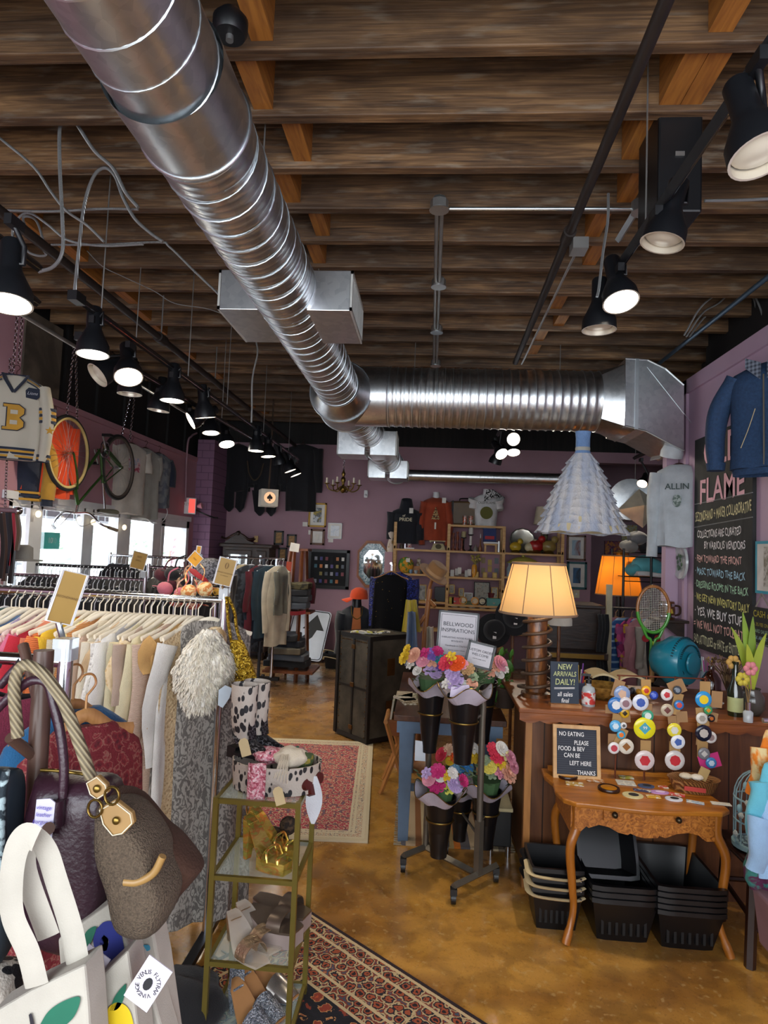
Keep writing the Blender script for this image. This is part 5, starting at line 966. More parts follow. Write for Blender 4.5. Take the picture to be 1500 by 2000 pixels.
for px,w,h,c,l in((876+8,.07,.1,'#a5922a','yellow tin'),(894,.15,.1,'#b3382c','red tin box'),(962+4,.2,.11,'#4f8f88','turquoise wooden box'),(917,.12,.05,'#4f5a35','green felt box')):bxi('box',l+' on the lowest middle shelf','box',on(1,3,px,9.67),w,.1,h,solid(c,.5))
for px,c,l in((907,'#b98436','left round brass clock'),(930,'#c9872c','orange round clock'),(944,'#1c1a18','black round clock')):o=thing('round_clock',l+' on the lowest middle shelf','clock',on(1,3,px,9.64)+ZA*.06);M().lathe([(.06,-.02),(.06,.02),(.045,.024),(.045,.018)],(0,0,0),24,(0,-1,0)).build('case',solid(c,.35),o,40);M().lathe([(.042,.019),(.001,.02)],(0,0,0),20,(0,-1,0)).build('face',solid('#c9bda0'),o)
lat('red_cups','dark red goblet on the lowest middle shelf','goblet',on(1,3,962,9.85)+ZA*.11,[(.05,0),(.055,.07),(.001,.07)],solid('#6a1d22'))
for i,px in enumerate((887,903,921,941,963)):c=V((P(px,1200,9.7).x,9.7,.95));t=thing('shell_bowl',('first','second','third','fourth','fifth')[i]+' white paper-lined bowl from the left, on the board under the clocks','bowl',c);M().lathe([(.05,0),(.09,.1),(.085,.1),(.045,.01),(.001,.01)],n=8).build('bowl',solid('#b0aba0'),t);M().ball((0,0,.07),.07,10,6,(1,1,.5)).build('contents',mix2('shells','#c9c4b6','#8c8474',30),t)
# right bay
tr_=thing('silver_tray','round silver serving tray leaning in the right shelf bay','tray',on(2,0,1019,9.8),rot=(-.15,0,0));M().lathe([(.19,0),(.185,.015),(.15,.006),(.001,.004)],(0,0,.19),36,(0,-1,0)).build('plate',mat('tarnished_silver','#a39f93',.22,.95),tr_,60);M().tube([(.185*cos(a)*(1+.02*cos(12*a)),-.016,.19+.185*sin(a)*(1+.02*cos(12*a)))for a in[2*pi*i/96 for i in range(96)]],.009,6,loop=True).build('rim',steel,tr_,60)
def critter(name,label,c,col,s):t=thing(name,label,'figurine',c);M().ball((0,0,.06*s),.05*s,12,8,(1.2,.8,1)).build('body',solid(col,.35),t,60);M().ball((.045*s,0,.115*s),.03*s).build('head',solid(col,.35),t,60);M().lathe([(.05*s,0),(.03*s,.03*s)],n=12).build('base',brass,t,60)
critter('yellow_figurine','yellow glazed bird figurine before the silver tray',on(2,0,1006),'#b89a2a',1.5);critter('white_figurine','cream flower figurine right of the silver tray',on(2,0,1035),'#b9b08e',1.5);critter('red_figurine','red parrot figurine on the right shelf bay',on(2,0,1046),'#9c1f1c',1.9);critter('brass_reindeer','brass reindeer on the right shelf bay',on(2,0,1071),'#8a7440',1.9)
tl_=thing('table_lamp','table lamp with a cream drum shade partly behind the white dress','lamp',on(2,0,1062,9.85));sz=P(1058,1022,9.85).z-SHZ[2,0];M().lathe([(.06,0),(.07,.02),(.03,.05),(.035,.12),(.06,sz-.14),(.02,sz-.05),(.012,sz)],n=20).build('base',mix2('lampmarble','#6a6446','#2b2a22',12),tl_,60);M().lathe([(.17,sz-.02),(.13,sz+.25),(.128,sz+.25),(.168,sz-.02)],n=28,cap=False).build('lamp_shade',solid('#b8ad95'),tl_,60)
ps_=thing('scalloped_lampshade','pale green scalloped glass shade on the second right shelf','lampshade',on(2,1,1022,9.75)+ZA*.2);M().grid(lambda u,v:((.02+.23*v)*(1+.06*v*abs(sin(8*pi*u)))*cos(2*pi*u),(.02+.16*v)*sin(2*pi*u),.1-.1*v**2),64,8,True).build('shade',solid('#a8a24c',.4),ps_,60);M().lathe([(.025,.09),(.03,.11),(.02,.13),(.001,.135)],n=12).build('finial',solid('#a8a24c',.4),ps_,60);M().lathe([(.03,-.2),(.02,.1)],n=12).build('stem',brass,ps_,60)
for i,(px,c)in enumerate(((995,'#8b9aa0'),(1045,'#4a2024'),(1062,'#7a3a2a'),(1080,'#31424a'))):lat('bottle',('pale grey glass','dark red bottle','rust ceramic bottle','dark teal bottle')[i]+' on the second right shelf','bottle',on(2,1,px),[(.04,0),(.04,.12),(.015,.16),(.015,.2),(.001,.2)],solid(c,.25))
picture('framed_painting','framed painting of a red headland and blue sea','picture',1106,1046,1144,1094,W9,wood_brn,paper,art('headland','#7d9ab0','#9db4c2','#7a3a2a','#2a2018',sc=4),.03,.05)
picture('framed_painting','teal framed painting of a white boat on blue water','picture',1106,1098,1146,1150,W9,solid('#3f686b'),paper,art('boat','#1d3f63','#27608a','#101c28','#c9d0d0',sc=4),.035,.06)
c=P(1125,1160,W9);sp2=thing('light_switch','cream light switch plate below the teal painting','switch',c);M().bx(c.x-.05,c.x+.05,W9-.012,W9,c.z-.06,c.z+.06).build('plate',solid('#cfc6a8'),sp2,world=True);M().bx(c.x-.01,c.x+.01,W9-.025,W9-.012,c.z-.015,c.z+.015).build('toggle',white,sp2,world=True)
c=P(1213,1040,10.0);sf=picture('sunflower_canvas','unframed canvas of yellow sunflowers high behind the racks','painting',1213,1026,1244,1055,13.19,solid('#8fa7a0'),paper,art('sunflower','#9fb5ad','#d3b02a','#b9c4b0','#c98f1c','#3a2c18',sc=12),.005,0)
picture('abstract_canvas','bright abstract canvas of orange and purple swirls behind the racks','painting',1180,1058,1228,1098,13.19,solid('#4a1d4a'),paper,art('swirl','#c7361f','#e08a1e','#7a1f5a','#2a1a3a',sc=14),.005,0)
# ================================================================ counter, table in front of it, right wall
cw=mat('walnut_panel',lambda t:mixc(t,ramp(t,mth(t,'FRACT',mth(t,'MULTIPLY',xyz(t,oc(t))[0],5.2)),[(.0,'#000000'),(.035,'#ffffff')],'CONSTANT'),'#24140a',ramp(t,nz(t,oc(t,(14,14,1.2)),1.5,6,1),[(.3,'#4a2a16'),(.7,'#6d4325')])),.42)
cwp=wood('pale_edge_wood','#8a5a2c','#b0793f',(20,20,3));cwt=wood('counter_top_wood','#6b3a1a','#945527',(3,20,20),.35)
CT=P(1030,1384,3.45).z;CX0,CX1,CY0,CY1=.552,2.29,3.55,4.2
co=thing('shop_counter','long brown wooden shop counter with a scalloped edge against the lilac wall','counter',((CX0+CX1)/2,3.85,0))
M().bx(CX0+.03,CX1,CY0,CY1,0,CT-.04).build('body',cw,co,world=True);M().bx(CX0,CX0+.035,CY0-.02,CY0+.02,0,CT-.04).build('corner_strip',cwp,co,world=True)
M().bx(CX0-.05,CX1,CY0-.1,CY1+.05,CT-.025,CT).build('worktop',cwt,co,world=True,bevel=.006)
k=34;xs=[CX0-.045+(CX1-CX0+.045)*i/(k*4)for i in range(k*4+1)]
M().prism([(x,CT-.06-.014*abs(sin(pi*i/8)))for i,x in enumerate(xs)]+[(CX1,CT-.02),(CX0-.045,CT-.02)],(0,CY0-.08,0),XA,ZA,.018).build('scalloped_edge',cwt,co,world=True)
M().bx(CX1-.2,CX1-.17,CY0-.012,CY0,0,CT-.06).build('panel_strip',cwp,co,world=True)
def onc(px,py,z=None):
 return PZ(px,py,CT if z is None else z)
    # lamp of wood with an iron coil
lp=onc(1045,1372);lp=V((P(1046,1370,3.78).x,3.78,CT));L_=thing('table_lamp','big glowing lamp on the counter with an iron coil around its log base','lamp',lp)
zb,zt2=P(1046,1190,3.78).z-CT,P(1049,1101,3.78).z-CT
M().lathe([(.085,.0),(.085,.02),(.06,.03),(.062,.2),(.055,.35),(.06,zb-.03),(.03,zb+.02)],n=20).build('log_base',mat('bark_wood',lambda t:ramp(t,nz(t,oc(t,(8,8,2)),3,6,1),[(.3,'#2e1a0e'),(.55,'#6e4222'),(.75,'#a0652f')]),.35,bump=(18,.5)),L_,60)
n=150;M().tube([(cos(2*pi*i/24)*(.078+.03*max(0,1-i/40)),sin(2*pi*i/24)*(.078+.03*max(0,1-i/40)),.012+(zb-.03)*i/n)for i in range(n)],.010,7).build('iron_coil',solid('#5d4a3b',.5,metal=.5),L_,60)
def shade_mat(n,c,e):
 m=mat(n,c,.8,var=0);t=m.node_tree;b=t.nodes['Principled BSDF'];tr=nd(t,'BsdfTranslucent',Color=C(c));mx=nd(t,'MixShader',Fac=.6);t.links.new(b.outputs[0],mx.inputs[1]);t.links.new(tr.outputs[0],mx.inputs[2]);t.links.new(mx.outputs[0],t.nodes['Material Output'].inputs[0]);return m
def lampshade(par,r0,r1,z0,z1,m,n=8,trim=None):
 o=M().lathe([(r0,z0),((r0*.6+r1*.4)*1.0,z0+(z1-z0)*.42),(r1,z1)],n=n*4,cap=False).build('lamp_shade',m,par,60)
 for r,z in((r0,z0),(r1,z1)):M().lathe([(r+.002,z-.007),(r+.006,z),(r+.002,z+.007)],n=n*4,cap=False).build('trim_band',trim,o,60)
 for i in range(n):a=2*pi*(i+.3)/n;M().tube([(cos(a)*r0*1.004,sin(a)*r0*1.004,z0),(cos(a)*(r0*.6+r1*.4)*1.004,sin(a)*(r0*.6+r1*.4)*1.004,z0+(z1-z0)*.42),(cos(a)*r1*1.004,sin(a)*r1*1.004,z1)],.0025,4).build('seam',trim,o)
sm_=shade_mat('parchment_shade','#d9bd90',1);trim_m=solid('#8a6f58')
lampshade(L_,.222,.152,zb-.02,zt2,sm_,8,trim_m);M().ball((0,0,zb+.1),.028,sc=(1,1,1.3)).build('bulb',mat('bulb_glow','#ffffff',var=0,emit=((1,.75,.4,1),3)),L_,60)
def point(loc,e,col,r=.04):
 l=bpy.data.lights.new('lamp_bulb_light','POINT');l.energy=e;l.color=col;l.shadow_soft_size=r;o=bpy.data.objects.new('lamp_bulb_light',l);COL.objects.link(o);o.location=loc
point(lp+ZA*(zb+.1),3.6,(1,.7,.38))
l2=P(1208,1165,7.6);L2=thing('table_lamp','second lamp with a glowing orange shade farther back behind the racquet','lamp',l2);M().lathe([(.02,0),(.05,.02)],n=12).build('neck',brass,L2,60);lampshade(L2,.26,.19,.02,.47,shade_mat('amber_shade','#d8953a',1),8,trim_m);M().cyl((0,0,-l2.z),(0,0,.05),.03).build('pole',wood_blk,L2,60);point(l2+ZA*.25,3.5,(1,.55,.2));M().ball((-.0,0,.5),.04).build('finial',brass,L2)
# slate sign
A=onc(1076,1379);B=onc(1131,1381);w=(B-A).length;ns=thing('slate_sign','small slate-blue sign on the counter reading new arrivals daily','sign',(A+B)/2);hS=P(1104,1294,A.y).z-CT
vv=V((0,.16,1)).normalized();uu=(B-A).normalized();M().prism([(0,.012),(w,.012),(w,hS),(0,hS)],A,uu,vv,-.012).build('slate',mat('slate_blue','#26313f',.7),ns,world=True);M().box((A+B)/2+ZA*.008,(w+.01,.06,.016)).build('wood_base',cwp,ns,world=True)
ck1,ck2=solid('#b9bf86',.8,var=0),solid('#dcdcdc',.8,var=0)
for s,f,sz,m in(('NEW',.88,.042,ck1),('ARRIVALS',.72,.036,ck1),('DAILY!',.54,.045,ck1),('all sales',.27,.034,ck2),('final',.13,.032,ck2)):text(s,sz,m,ns,A+uu*(w/2)+vv*(hS*f),uu,vv,lift=.003,bold=.006,shear=.12,sx=.8)
for f in(.41,.385):M().tube([A+uu*(w*.12)+vv*(hS*f)-YA*.002,A+uu*(w*.85)+vv*(hS*(f+.02))-YA*.002],.0015,4).build('underline',ck2,ns,world=True)
# front table
TZ=P(1250,1578,3.03).z;oak=wood('golden_oak','#8a5116','#b87325',(3,24,24),.28);burl=mat('burl_veneer',lambda t:ramp(t,nz(t,oc(t),34,5,2.5),[(.3,'#6f3c12'),(.55,'#a8672a'),(.75,'#c08038')]),.32)
TL,TR=P(1105,1565,3.03).x,PZ(1428,1584,TZ).x;yb_=3.5
tb=thing('vanity_table','small golden oak vanity table with curved legs in front of the counter','table',((TL+TR)/2,3.27,0))
fe_=[(TL-.03,yb_)]+[(x,y)for x,y in((TL-.035,3.38),(TL-.01,3.28),(TL-.02,3.18),(TL+.0,3.08),(TL+.05,3.04))]+[(TL+.05+(TR-TL-.1)*i/24,3.04-.035*(cos(2*pi*i/24*1.0)-1)*-.5-.0)for i in range(1,24)]+[(TR-.05,3.04),(TR,3.08),(TR+.0,3.2),(TR-.01,3.3),(TR+.01,3.4),(TR,yb_)]
M().prism(fe_,(0,0,TZ-.022),XA,YA,.022).build('tabletop',oak,tb,world=True,bevel=.006);M().bx(TL,TR,yb_-.03,yb_-.012,TZ,TZ+.02).build('back_rail',oak,tb,world=True)
sc_=[(1122,1620),(1135,1623),(1145,1614),(1150,1617),(1170,1611),(1190,1616),(1207,1626),(1226,1631),(1231,1628),(1245,1634),(1258,1637),(1284,1637),(1288,1633),(1300,1637),(1322,1629),(1345,1627),(1365,1632),(1370,1637),(1380,1644),(1396,1644)]
Ya=3.075;q=[P(x,y,Ya)for x,y in sc_];M().prism([(p.x,p.z)for p in q]+[(q[-1].x,TZ-.022),(q[0].x,TZ-.022)],(0,Ya,0),XA,ZA,-.018).build('apron',burl,tb,world=True)
for x in(TL+.04,TR-.06):M().bx(x,x+.018,3.1,yb_-.04,TZ-.16,TZ-.022).build('side_apron',burl,tb,world=True)
a,b=P(1178,1568,Ya),P(1342,1614,Ya);dw_=M().bx(a.x,b.x,Ya-.012,Ya,b.z+.005,TZ-.028).build('drawer',burl,tb,world=True,bevel=.003)
for px,py in((1199,1589),(1323,1599)):p=P(px,py,Ya-.015);M().lathe([(.006,0),(.006,.012),(.014,.016),(.012,.026),(.001,.03)],p,14,(0,-1,0)).build('knob',solid('#4a4030',.3,metal=.8),dw_,60,world=True)
def cab(x,y,sx,sy):
 pts=cr([V((x,y,TZ-.03)),V((x-sx*.0,y,TZ-.12)),V((x-sx*.034,y-sy*.02,TZ-.22)),V((x-sx*.02,y-sy*.01,.25)),V((x-sx*.012,y-sy*.005,.13)),V((x-sx*.05,y-sy*.04,.0))],6);k=len(pts)
 M().tube(pts,[.027-.011*min(1,i/(k*.75))+(.004 if i>k-4 else 0)for i in range(k)],10,up=YA).build('leg',wood('oak_leg','#8a5116','#a9651f',(30,30,4),.3),tb,60,world=True)
cab(TL+.07,3.1,1,1);cab(TR-.05,3.1,-1,1);cab(TL+.07,3.42,1,-1);cab(TR-.05,3.42,-1,-1)
# letter board
A,B=P(1081,1506,3.36),P(1174,1517,3.36);A.z=B.z=TZ;w=(B-A).length;hB=P(1083,1411,3.42).z-TZ;lb=thing('letter_board','grey felt letter board in an oak frame asking for no eating, leaning on the counter','letter board',(A+B)/2);vv=V((.0,.14,1)).normalized();uu=XA
q=lambda x0,x1,z0,z1,d0,d1,m,nm:M().prism([(x0,z0),(x1,z0),(x1,z1),(x0,z1)],A+YA*d0,uu,vv,-(d1-d0)).build(nm,m,lb,world=True)
fm=wood('pale_oak','#b08650','#c9a06a',(20,20,20));e=.018
q(0,w,0,e,0,.022,fm,'frame');q(0,w,hB-e,hB,0,.022,fm,'frame');q(0,e,e,hB-e,0,.022,fm,'frame');q(w-e,w,e,hB-e,0,.022,fm,'frame')
q(e,w-e,e,hB-e,.008,.02,mat('grey_felt',lambda t:mixc(t,ramp(t,mth(t,'FRACT',mth(t,'MULTIPLY',xyz(t,oc(t))[2],95.0)),[(.0,'#000000'),(.3,'#ffffff')]),'#1d1f24','#3d414a'),.95),'felt')
lt=solid('#dedede',.5,var=0)
for s,x,f in(('NO EATING',.12,.83),('PLEASE',.44,.67),('FOOD & BEV',.10,.555),('CAN BE',.22,.43),('LEFT HERE',.34,.29),('THANKS',.5,.12)):text(s,.03,lt,lb,A+uu*(x*w)+vv*(hB*f),uu,vv,al='LEFT',lift=-.0+.003,bold=.008,sx=.78)
# shopping baskets under the table
def nest(label,c,w,d,h,n,dz,m,handle=None,grp=None,order=('lowest','second from the bottom','middle','second from the top','topmost')):
 for i in range(n):
  nm='topmost' if i==n-1 else('lowest' if i==0 else('middle' if n==3 else order[i]))
  t=handbasket(label%nm,V(c)+ZA*dz*i,w,d,h,m)
  if i==0:
   g=M()
   for k in range(7):
    x=(-.32+.64*k/6)*w;g.bx(x-.006,x+.006,-d*.44-.002,-d*.40,h*.18,h*.62)
   tag(g.build('slots',solid('#050506',.6),t),kind='stuff')
  if handle:handle(t,w,d,h)
def hnd(t,w,d,h):
 for s in(-1,1):o=M().tube(cr([(-w*.52,s*d*.0,h*.86),(-w*.53,s*d*.45,h*.84),(-w*.3,s*d*.56,h*.82),(w*.3,s*d*.56,h*.8),(w*.5,s*d*.5,h*.84)],5),.018,6,flat=.35,up=V((0,.3,1))).build('handle',solid('#c8b48a')if s<0 else blk,t,60);M().ball((w*.42,s*d*.57,h*.82),.008).build('rivet',chrome,o)
plm=mat('black_plastic','#0b0c0f',.32,var=.05)
c=PZ(1082,1800,0);nest('small cream-handled black basket left of the table legs, %s of three',V((.66,3.27,0)),.24,.26,.2,3,.045,plm,hnd)
nest('black shopping basket under the middle of the table, %s of its stack',V((.95,3.29,0)),.30,.44,.21,3,.028,plm)
t=handbasket('black shopping basket tipped upright on the middle stack under the table',V((.93,3.48,.30)),.28,.36,.16,plm);t.rotation_euler=(RAD(62),0,0)
nest('black shopping basket under the right of the table, %s of its stack',V((1.235,3.27,0)),.30,.44,.19,5,.026,plm)
# button badge stand
cop=mat('copper_rod','#6a3a28',.35,.8);bs=thing('button_stand','copper rod stand strung with pin badges standing on the vanity table','display stand',(P(1290,1520,3.42).x,3.42,TZ));YB_=3.40
M().cyl(P(1205,1319,YB_),P(1381,1326,YB_),.004).build('top_rod',cop,bs,60,world=True);kr=mat('kraft_card','#a5814f',.8);kr2=solid('#96724a')
for x0,x1 in((1210,1201),(1263,1258),(1319,1314),(1378,1372)):
 M().tube([P(x0,1321,YB_+.012),V((P(x1,1510,YB_+.012).x,YB_+.012,TZ))],.0045,6).build('upright',cop,bs,60,world=True)
cards=[(1207,1345,20,32,15),(1222,1365,18,30,-8),(1192,1385,18,16,0),(1205,1408,18,26,5),(1222,1392,16,36,-5),(1212,1440,17,34,22),(1197,1447,18,26,0),(1262,1345,18,34,-3),(1265,1390,16,30,0),(1261,1460,19,26,0),(1322,1342,30,26,-25),(1322,1375,17,40,12),(1316,1412,20,26,-8),(1318,1462,20,26,0),(1332,1400,20,20,-5),(1377,1350,19,36,0),(1400,1366,20,30,3),(1372,1400,22,34,-6),(1370,1440,18,30,4),(1372,1462,19,32,0),(1392,1400,18,16,10)]
s_=YB_/FPX
for i,(x,y,w,h,r)in enumerate(cards):p=P(x,y,YB_-.002*(i%3));M().box(p,(w*s_,.0015,h*s_),(0,RAD(r),0)).build('card',kr if i%2 else kr2,bs,world=True)
p=P(1386,1487,YB_-.004);tag(M().box(p,(38*s_,.002,26*s_),(0,RAD(-18),0)).build('pink_card',solid('#c8327a')),'hot pink card behind the lowest blue badge','card')
BT=[(1215,1355,15,'#7f93b8','#c7a48a','blue photo badge at the top of the first string'),(1203,1377,15,'#2b67a8','#d9d9d9','red white and blue lettered badge on the first string'),(1222,1374,12,'#c9c3c6','#8a6a70','pale badge half behind the lettered badge'),(1220,1393,9,'#c59a1f','#2b2415','small yellow and black badge under the lettered badge'),(1202,1418,11,'#4f9fcf','#c9dce6','sky blue badge on the first string'),(1218,1417,6,'#d0d0d0','#555555','tiny white badge beside the sky blue one'),(1213,1435,8,'#44a3c4','#d8742f','cyan badge with an orange fish'),(1199,1461,11,'#d5d2d0','#b5424c','white badge with a red ring at the lowest left'),(1223,1458,14,'#cfc8b8','#8a5a2c','cream badge with brown flowers at the foot of the first string'),(1262,1349,9,'#dfa81c','#b5352a','yellow badge with a red centre at the top of the second string'),(1277,1358,8,'#26409a','#5c74c9','deep blue badge beside the yellow one'),(1251,1372,15,'#cfd3dc','#3f5aa5','white badge with a blue figure'),(1265,1398,11,'#3f9a78','#d5dfd8','green and white badge above the big yellow one'),(1259,1422,20,'#d9d022','#4f9fb0','biggest badge, yellow with 99 on it'),(1259,1485,18,'#cdbfbd','#b9323a','red rimmed group photo badge at the foot of the second string'),(1302,1357,11,'#d3cfcc','#b83338','white badge with a red symbol'),(1323,1348,8,'#3a4048','#77828c','dark globe badge at the top of the third string'),(1326,1377,9,'#2c6fb0','#c24a44','blue badge with a red shape'),(1303,1387,12,'#b3a68e','#6a3f3a','beige picture badge on the third string'),(1317,1426,13,'#d8c93a','#cfcfc4','yellow and white ringed badge'),(1324,1449,13,'#d3d6dc','#4660a0','white badge with a leaping woman'),(1318,1485,18,'#c9c2be','#b9323a','red topped portrait badge at the foot of the third string'),(1374,1366,15,'#2a8ac4','#e0c22c','bright blue badge with a yellow taxi'),(1383,1387,8,'#3c8f5a','#c98a2f','green badge under the bright blue one'),(1371,1403,11,'#cdc9c0','#9a948a','plain cream badge on the fourth string'),(1389,1403,7,'#1c1a1c','#b5602a','small black badge right of the cream one'),(1374,1432,15,'#16182a','#b9b0a8','black badge with an eagle'),(1388,1440,11,'#d6d2cc','#8f7a78','white badge behind the eagle badge'),(1375,1472,11,'#77777c','#c0bdb8','grey photo badge at the foot of the fourth string'),(1389,1490,10,'#3f7fb4','#c0d3e0','blue badge on the hot pink card')]
for i,(x,y,r,c1,c2,lab)in enumerate(BT):
 p=P(x,y,YB_-.012-.003*(i%3));R0=r*s_;t=thing('pin_badge',lab,'badge',p)
 M().lathe([(R0*.96,.003),(R0,0),(R0*.93,-.0035),(R0*.6,-.0055),(.0005,-.006)],(0,0,0),22,(0,1,0)).build('face',solid(c1,.2),t,60);M().lathe([(R0*.55,0),(R0*.55,-.0065),(.0005,-.0072)],(0,0,0),(5,8,14,4,6)[i%5],(0,1,0)).build('emblem',solid(c2,.25),t)
 if i==13:text('99',.022,solid('#e6e6e6',var=0),t,V((0,-.0075,.002)),XA,ZA,world=False)
    # things lying on the vanity table
def ont(px,py):return PZ(px,py,TZ)
for px,py,l in((1108,1518,'left'),(1189,1543,'right')):p=ont(px,py);t=thing('amber_ashtray','round brown coaster with an amber centre, the %s one on the vanity table'%l,'coaster',p);M().lathe([(.05,0),(.053,.008),(.05,.014),(.04,.012),(.001,.012)],n=24).build('rim',solid('#2a150b',.25),t,50);M().lathe([(.038,.0125),(.001,.015)],n=20).build('amber',solid('#b07212',.2),t)
for i,(px,py,w,h,c,r,l)in enumerate([(1122,1532,.085,.05,'#b5903f',-8,'yellow matchbook with dark print'),(1162,1525,.085,.045,'#a86f3a',-6,'orange printed card'),(1222,1530,.09,.07,'#b9b7ae',-5,'clear packet of white stickers'),(1223,1519,.07,.04,'#b0a83a',-5,'yellow card above the clear packet'),(1295,1538,.045,.03,'#b5402a',0,'small red card'),(1276,1557,.065,.035,'#c89a2c',-4,'mustard sticker'),(1322,1553,.07,.035,'#c23a34',-20,'red and white sticker'),(1254,1545,.08,.03,'#3c3a58',-10,'navy and white banner sticker'),(1408,1571,.085,.035,'#c9c6bb',-8,'white price card at the right corner'),(1358,1568,.075,.03,'#9fb0c0',-20,'rainbow sticker')]):p=ont(px,py);tag(M().box(p+ZA*.003,(w,h,.003),(0,0,RAD(r))).build('sticker',mix2('stk%d'%i,c,'#d6d2c4',60,.5,.62)),l+' lying on the vanity table','sticker')
for px,py,rx,ry,c,l in((1236,1554,.048,.042,'#c2b98a','cream round sticker with a black cat'),(1262,1536,.04,.03,'#39486a','navy oval badge lying flat'),(1288,1548,.045,.024,'#b48ac0','lilac oval sticker'),(1316,1561,.04,.03,'#c9ccd4','white and blue planet sticker')):p=ont(px,py);t=thing('sticker',l+' on the vanity table','sticker',p);M().lathe([(1,0),(1,.004)],n=24,sx=rx,sy=ry).build('backing',solid(c),t);M().lathe([(1,.004),(1,.005)],(.005,.004,0),16,sx=rx*.5,sy=ry*.5).build('motif',solid('#1d1d22' if c!='#b48ac0' else '#dcc3e0'),t)
wk=mat('wicker',lambda t:mixc(t,nd(t,'TexWave',{'bands_direction':'DIAGONAL'},Vector=oc(t),Scale=45,Distortion=2).outputs[1],'#6a3f1a','#a8733a'),.7,bump=(0,.8,lambda t:nd(t,'TexWave',{'bands_direction':'DIAGONAL'},Vector=oc(t),Scale=45,Distortion=2).outputs[1]))
p=ont(1362,1550);p.y=3.31;bk_=thing('wicker_basket','oval wicker basket of small cards at the right of the vanity table','basket',p);M().lathe([(.09,0),(.115,.055),(.12,.06),(.11,.058),(.085,.01),(.001,.008)],n=28,sx=1.05,sy=.68).build('basket',wk,bk_,60)
for i,(x,y,c,l)in enumerate(((-.03,.02,'#c9bda5','cream shell'),(.02,.01,'#d0c8b8','white fan shell'),(.055,.02,'#b59863','kraft card'))):tag(M().ball(p+V((x,y,.06)),.032,10,6,(1,.8,.45)).build('shell',solid(c))if i<2 else M().box(p+V((x,y,.075)),(.045,.01,.06),(0,.4,0)).build('card',solid(c)),l+' in the wicker basket','shell' if i<2 else 'card')
p2=ont(1338,1539);tag(M().box(V((p2.x,3.215,TZ+.035)),(.1,.004,.02),(0,RAD(4),0)).build('sticker_strip',solid('#b23a33')),'red lettered strip across the front of the wicker basket','sticker')
# counter top goods
jar=thing('sanitiser_bottle','clear pump bottle with a red and white label beside the slate sign','bottle',onc(1149,1378));M().lathe([(.035,0),(.036,.08),(.03,.1),(.014,.108),(.014,.12)],n=20).build('bottle',mat('clear_gel','#d5dde2',.08,var=0,trans=.5),jar,60);M().lathe([(.0365,.012),(.0368,.075)],n=20,cap=False).build('label',mix2('redlabel','#d5d0cc','#c23732',30),jar,60);M().lathe([(.016,.12),(.016,.14),(.006,.142),(.006,.165),(.001,.165)],n=12).build('pump',blk,jar,60);M().box((-.015,0,.165),(.05,.014,.012)).build('spout',blk,jar)
ps=thing('pen_cup','cup of pens between the slate sign and the pump bottle','pen cup',onc(1136,1368)+YA*.06);M().lathe([(.03,0),(.032,.09),(.028,.09),(.026,.01),(.001,.01)],n=14).build('cup',solid('#44506b'),ps)
for i in range(6):a=i*1.05;M().tube([(cos(a)*.01,sin(a)*.01,.02),(cos(a)*.028,sin(a)*.02,.15+.01*i)],.004,6).build('pen',solid(('#b5302b','#e0e0e0','#2a3f8a','#1c1c1c','#d9b53a','#6a3a8a')[i]),ps)
p=onc(1180,1366)+YA*.05;bw=thing('woven_bowl','golden woven bread bowl on the counter behind the badges','bowl',p);M().lathe([(.07,0),(.12,.06),(.125,.075),(.115,.07),(.06,.01),(.001,.01)],n=28,sx=1.15).build('bowl',mat('gold_weave',lambda t:mixc(t,vor(t,oc(t),40),'#6b4a1a','#c79a4a'),.45,bump=(40,.8)),bw,60)
bkk=thing('open_book','open book with cream pages lying across the woven bowl','book',p+V((.1,.12,.08)))
for s in(-1,1):M().slab(lambda u,v,s=s:(s*.15*u,(v-.5)*.2,.03*sin(pi*u*.9)+.012),8,3,(0,0,.012)).build('pages',solid('#c3b48b'),bkk,60)
p=onc(1245,1372)+YA*.1;t=thing('gold_bowl','gold rimmed dish of trinkets behind the second string of badges','bowl',p);M().lathe([(.05,0),(.085,.04),(.08,.04),(.001,.01)],n=20).build('bowl',brass,t,60)
for i in range(7):M().ball((cos(i)*.04,sin(i*1.7)*.04,.04),.018,8,6).build('trinket',solid(('#b58a2f','#c9c4bb','#3a3a40')[i%3],.3),t,60)
p=onc(1395,1385)+YA*.05;t=thing('shell_dish','white dish holding dark pebbles right of the fourth string','dish',p);M().lathe([(.04,0),(.07,.03),(.066,.03),(.001,.012)],n=20).build('dish',white,t,60)
for i in range(6):M().ball((cos(i*1.1)*.035,sin(i*1.1)*.03,.03),.016,8,6).build('pebble',solid('#2c211c',.3),t,60)
def bottle(label,p,prof,m,lab=None,cap=None,name='bottle'):
 t=thing(name,label,'bottle',p);M().lathe(prof,n=22).build('glass',m,t,60)
 if lab:r,z0,z1,c=lab;M().lathe([(r,z0),(r,z1)],n=22,cap=False).build('label',solid(c),t,60)
 if cap:r,z0,z1,c=cap;M().lathe([(r,z0),(r,z1)],n=14).build('cap',c,t,60)
bottle('brown glass jug with a stubby neck behind the green bottle',onc(1416,1378)+YA*.18,[(.05,0),(.055,.02),(.055,.11),(.03,.15),(.018,.16),(.018,.19),(.001,.19)],mat('brown_glass','#34160a',.1,coat=.5));bottle('dark green bottle with a pale green label on the counter',onc(1436,1398),[(.036,0),(.038,.02),(.038,.13),(.016,.19),(.014,.27),(.017,.27),(.017,.285),(.001,.285)],mat('green_glass','#16200f',.1,coat=.5),(.0386,.025,.1,'#aab07a'))
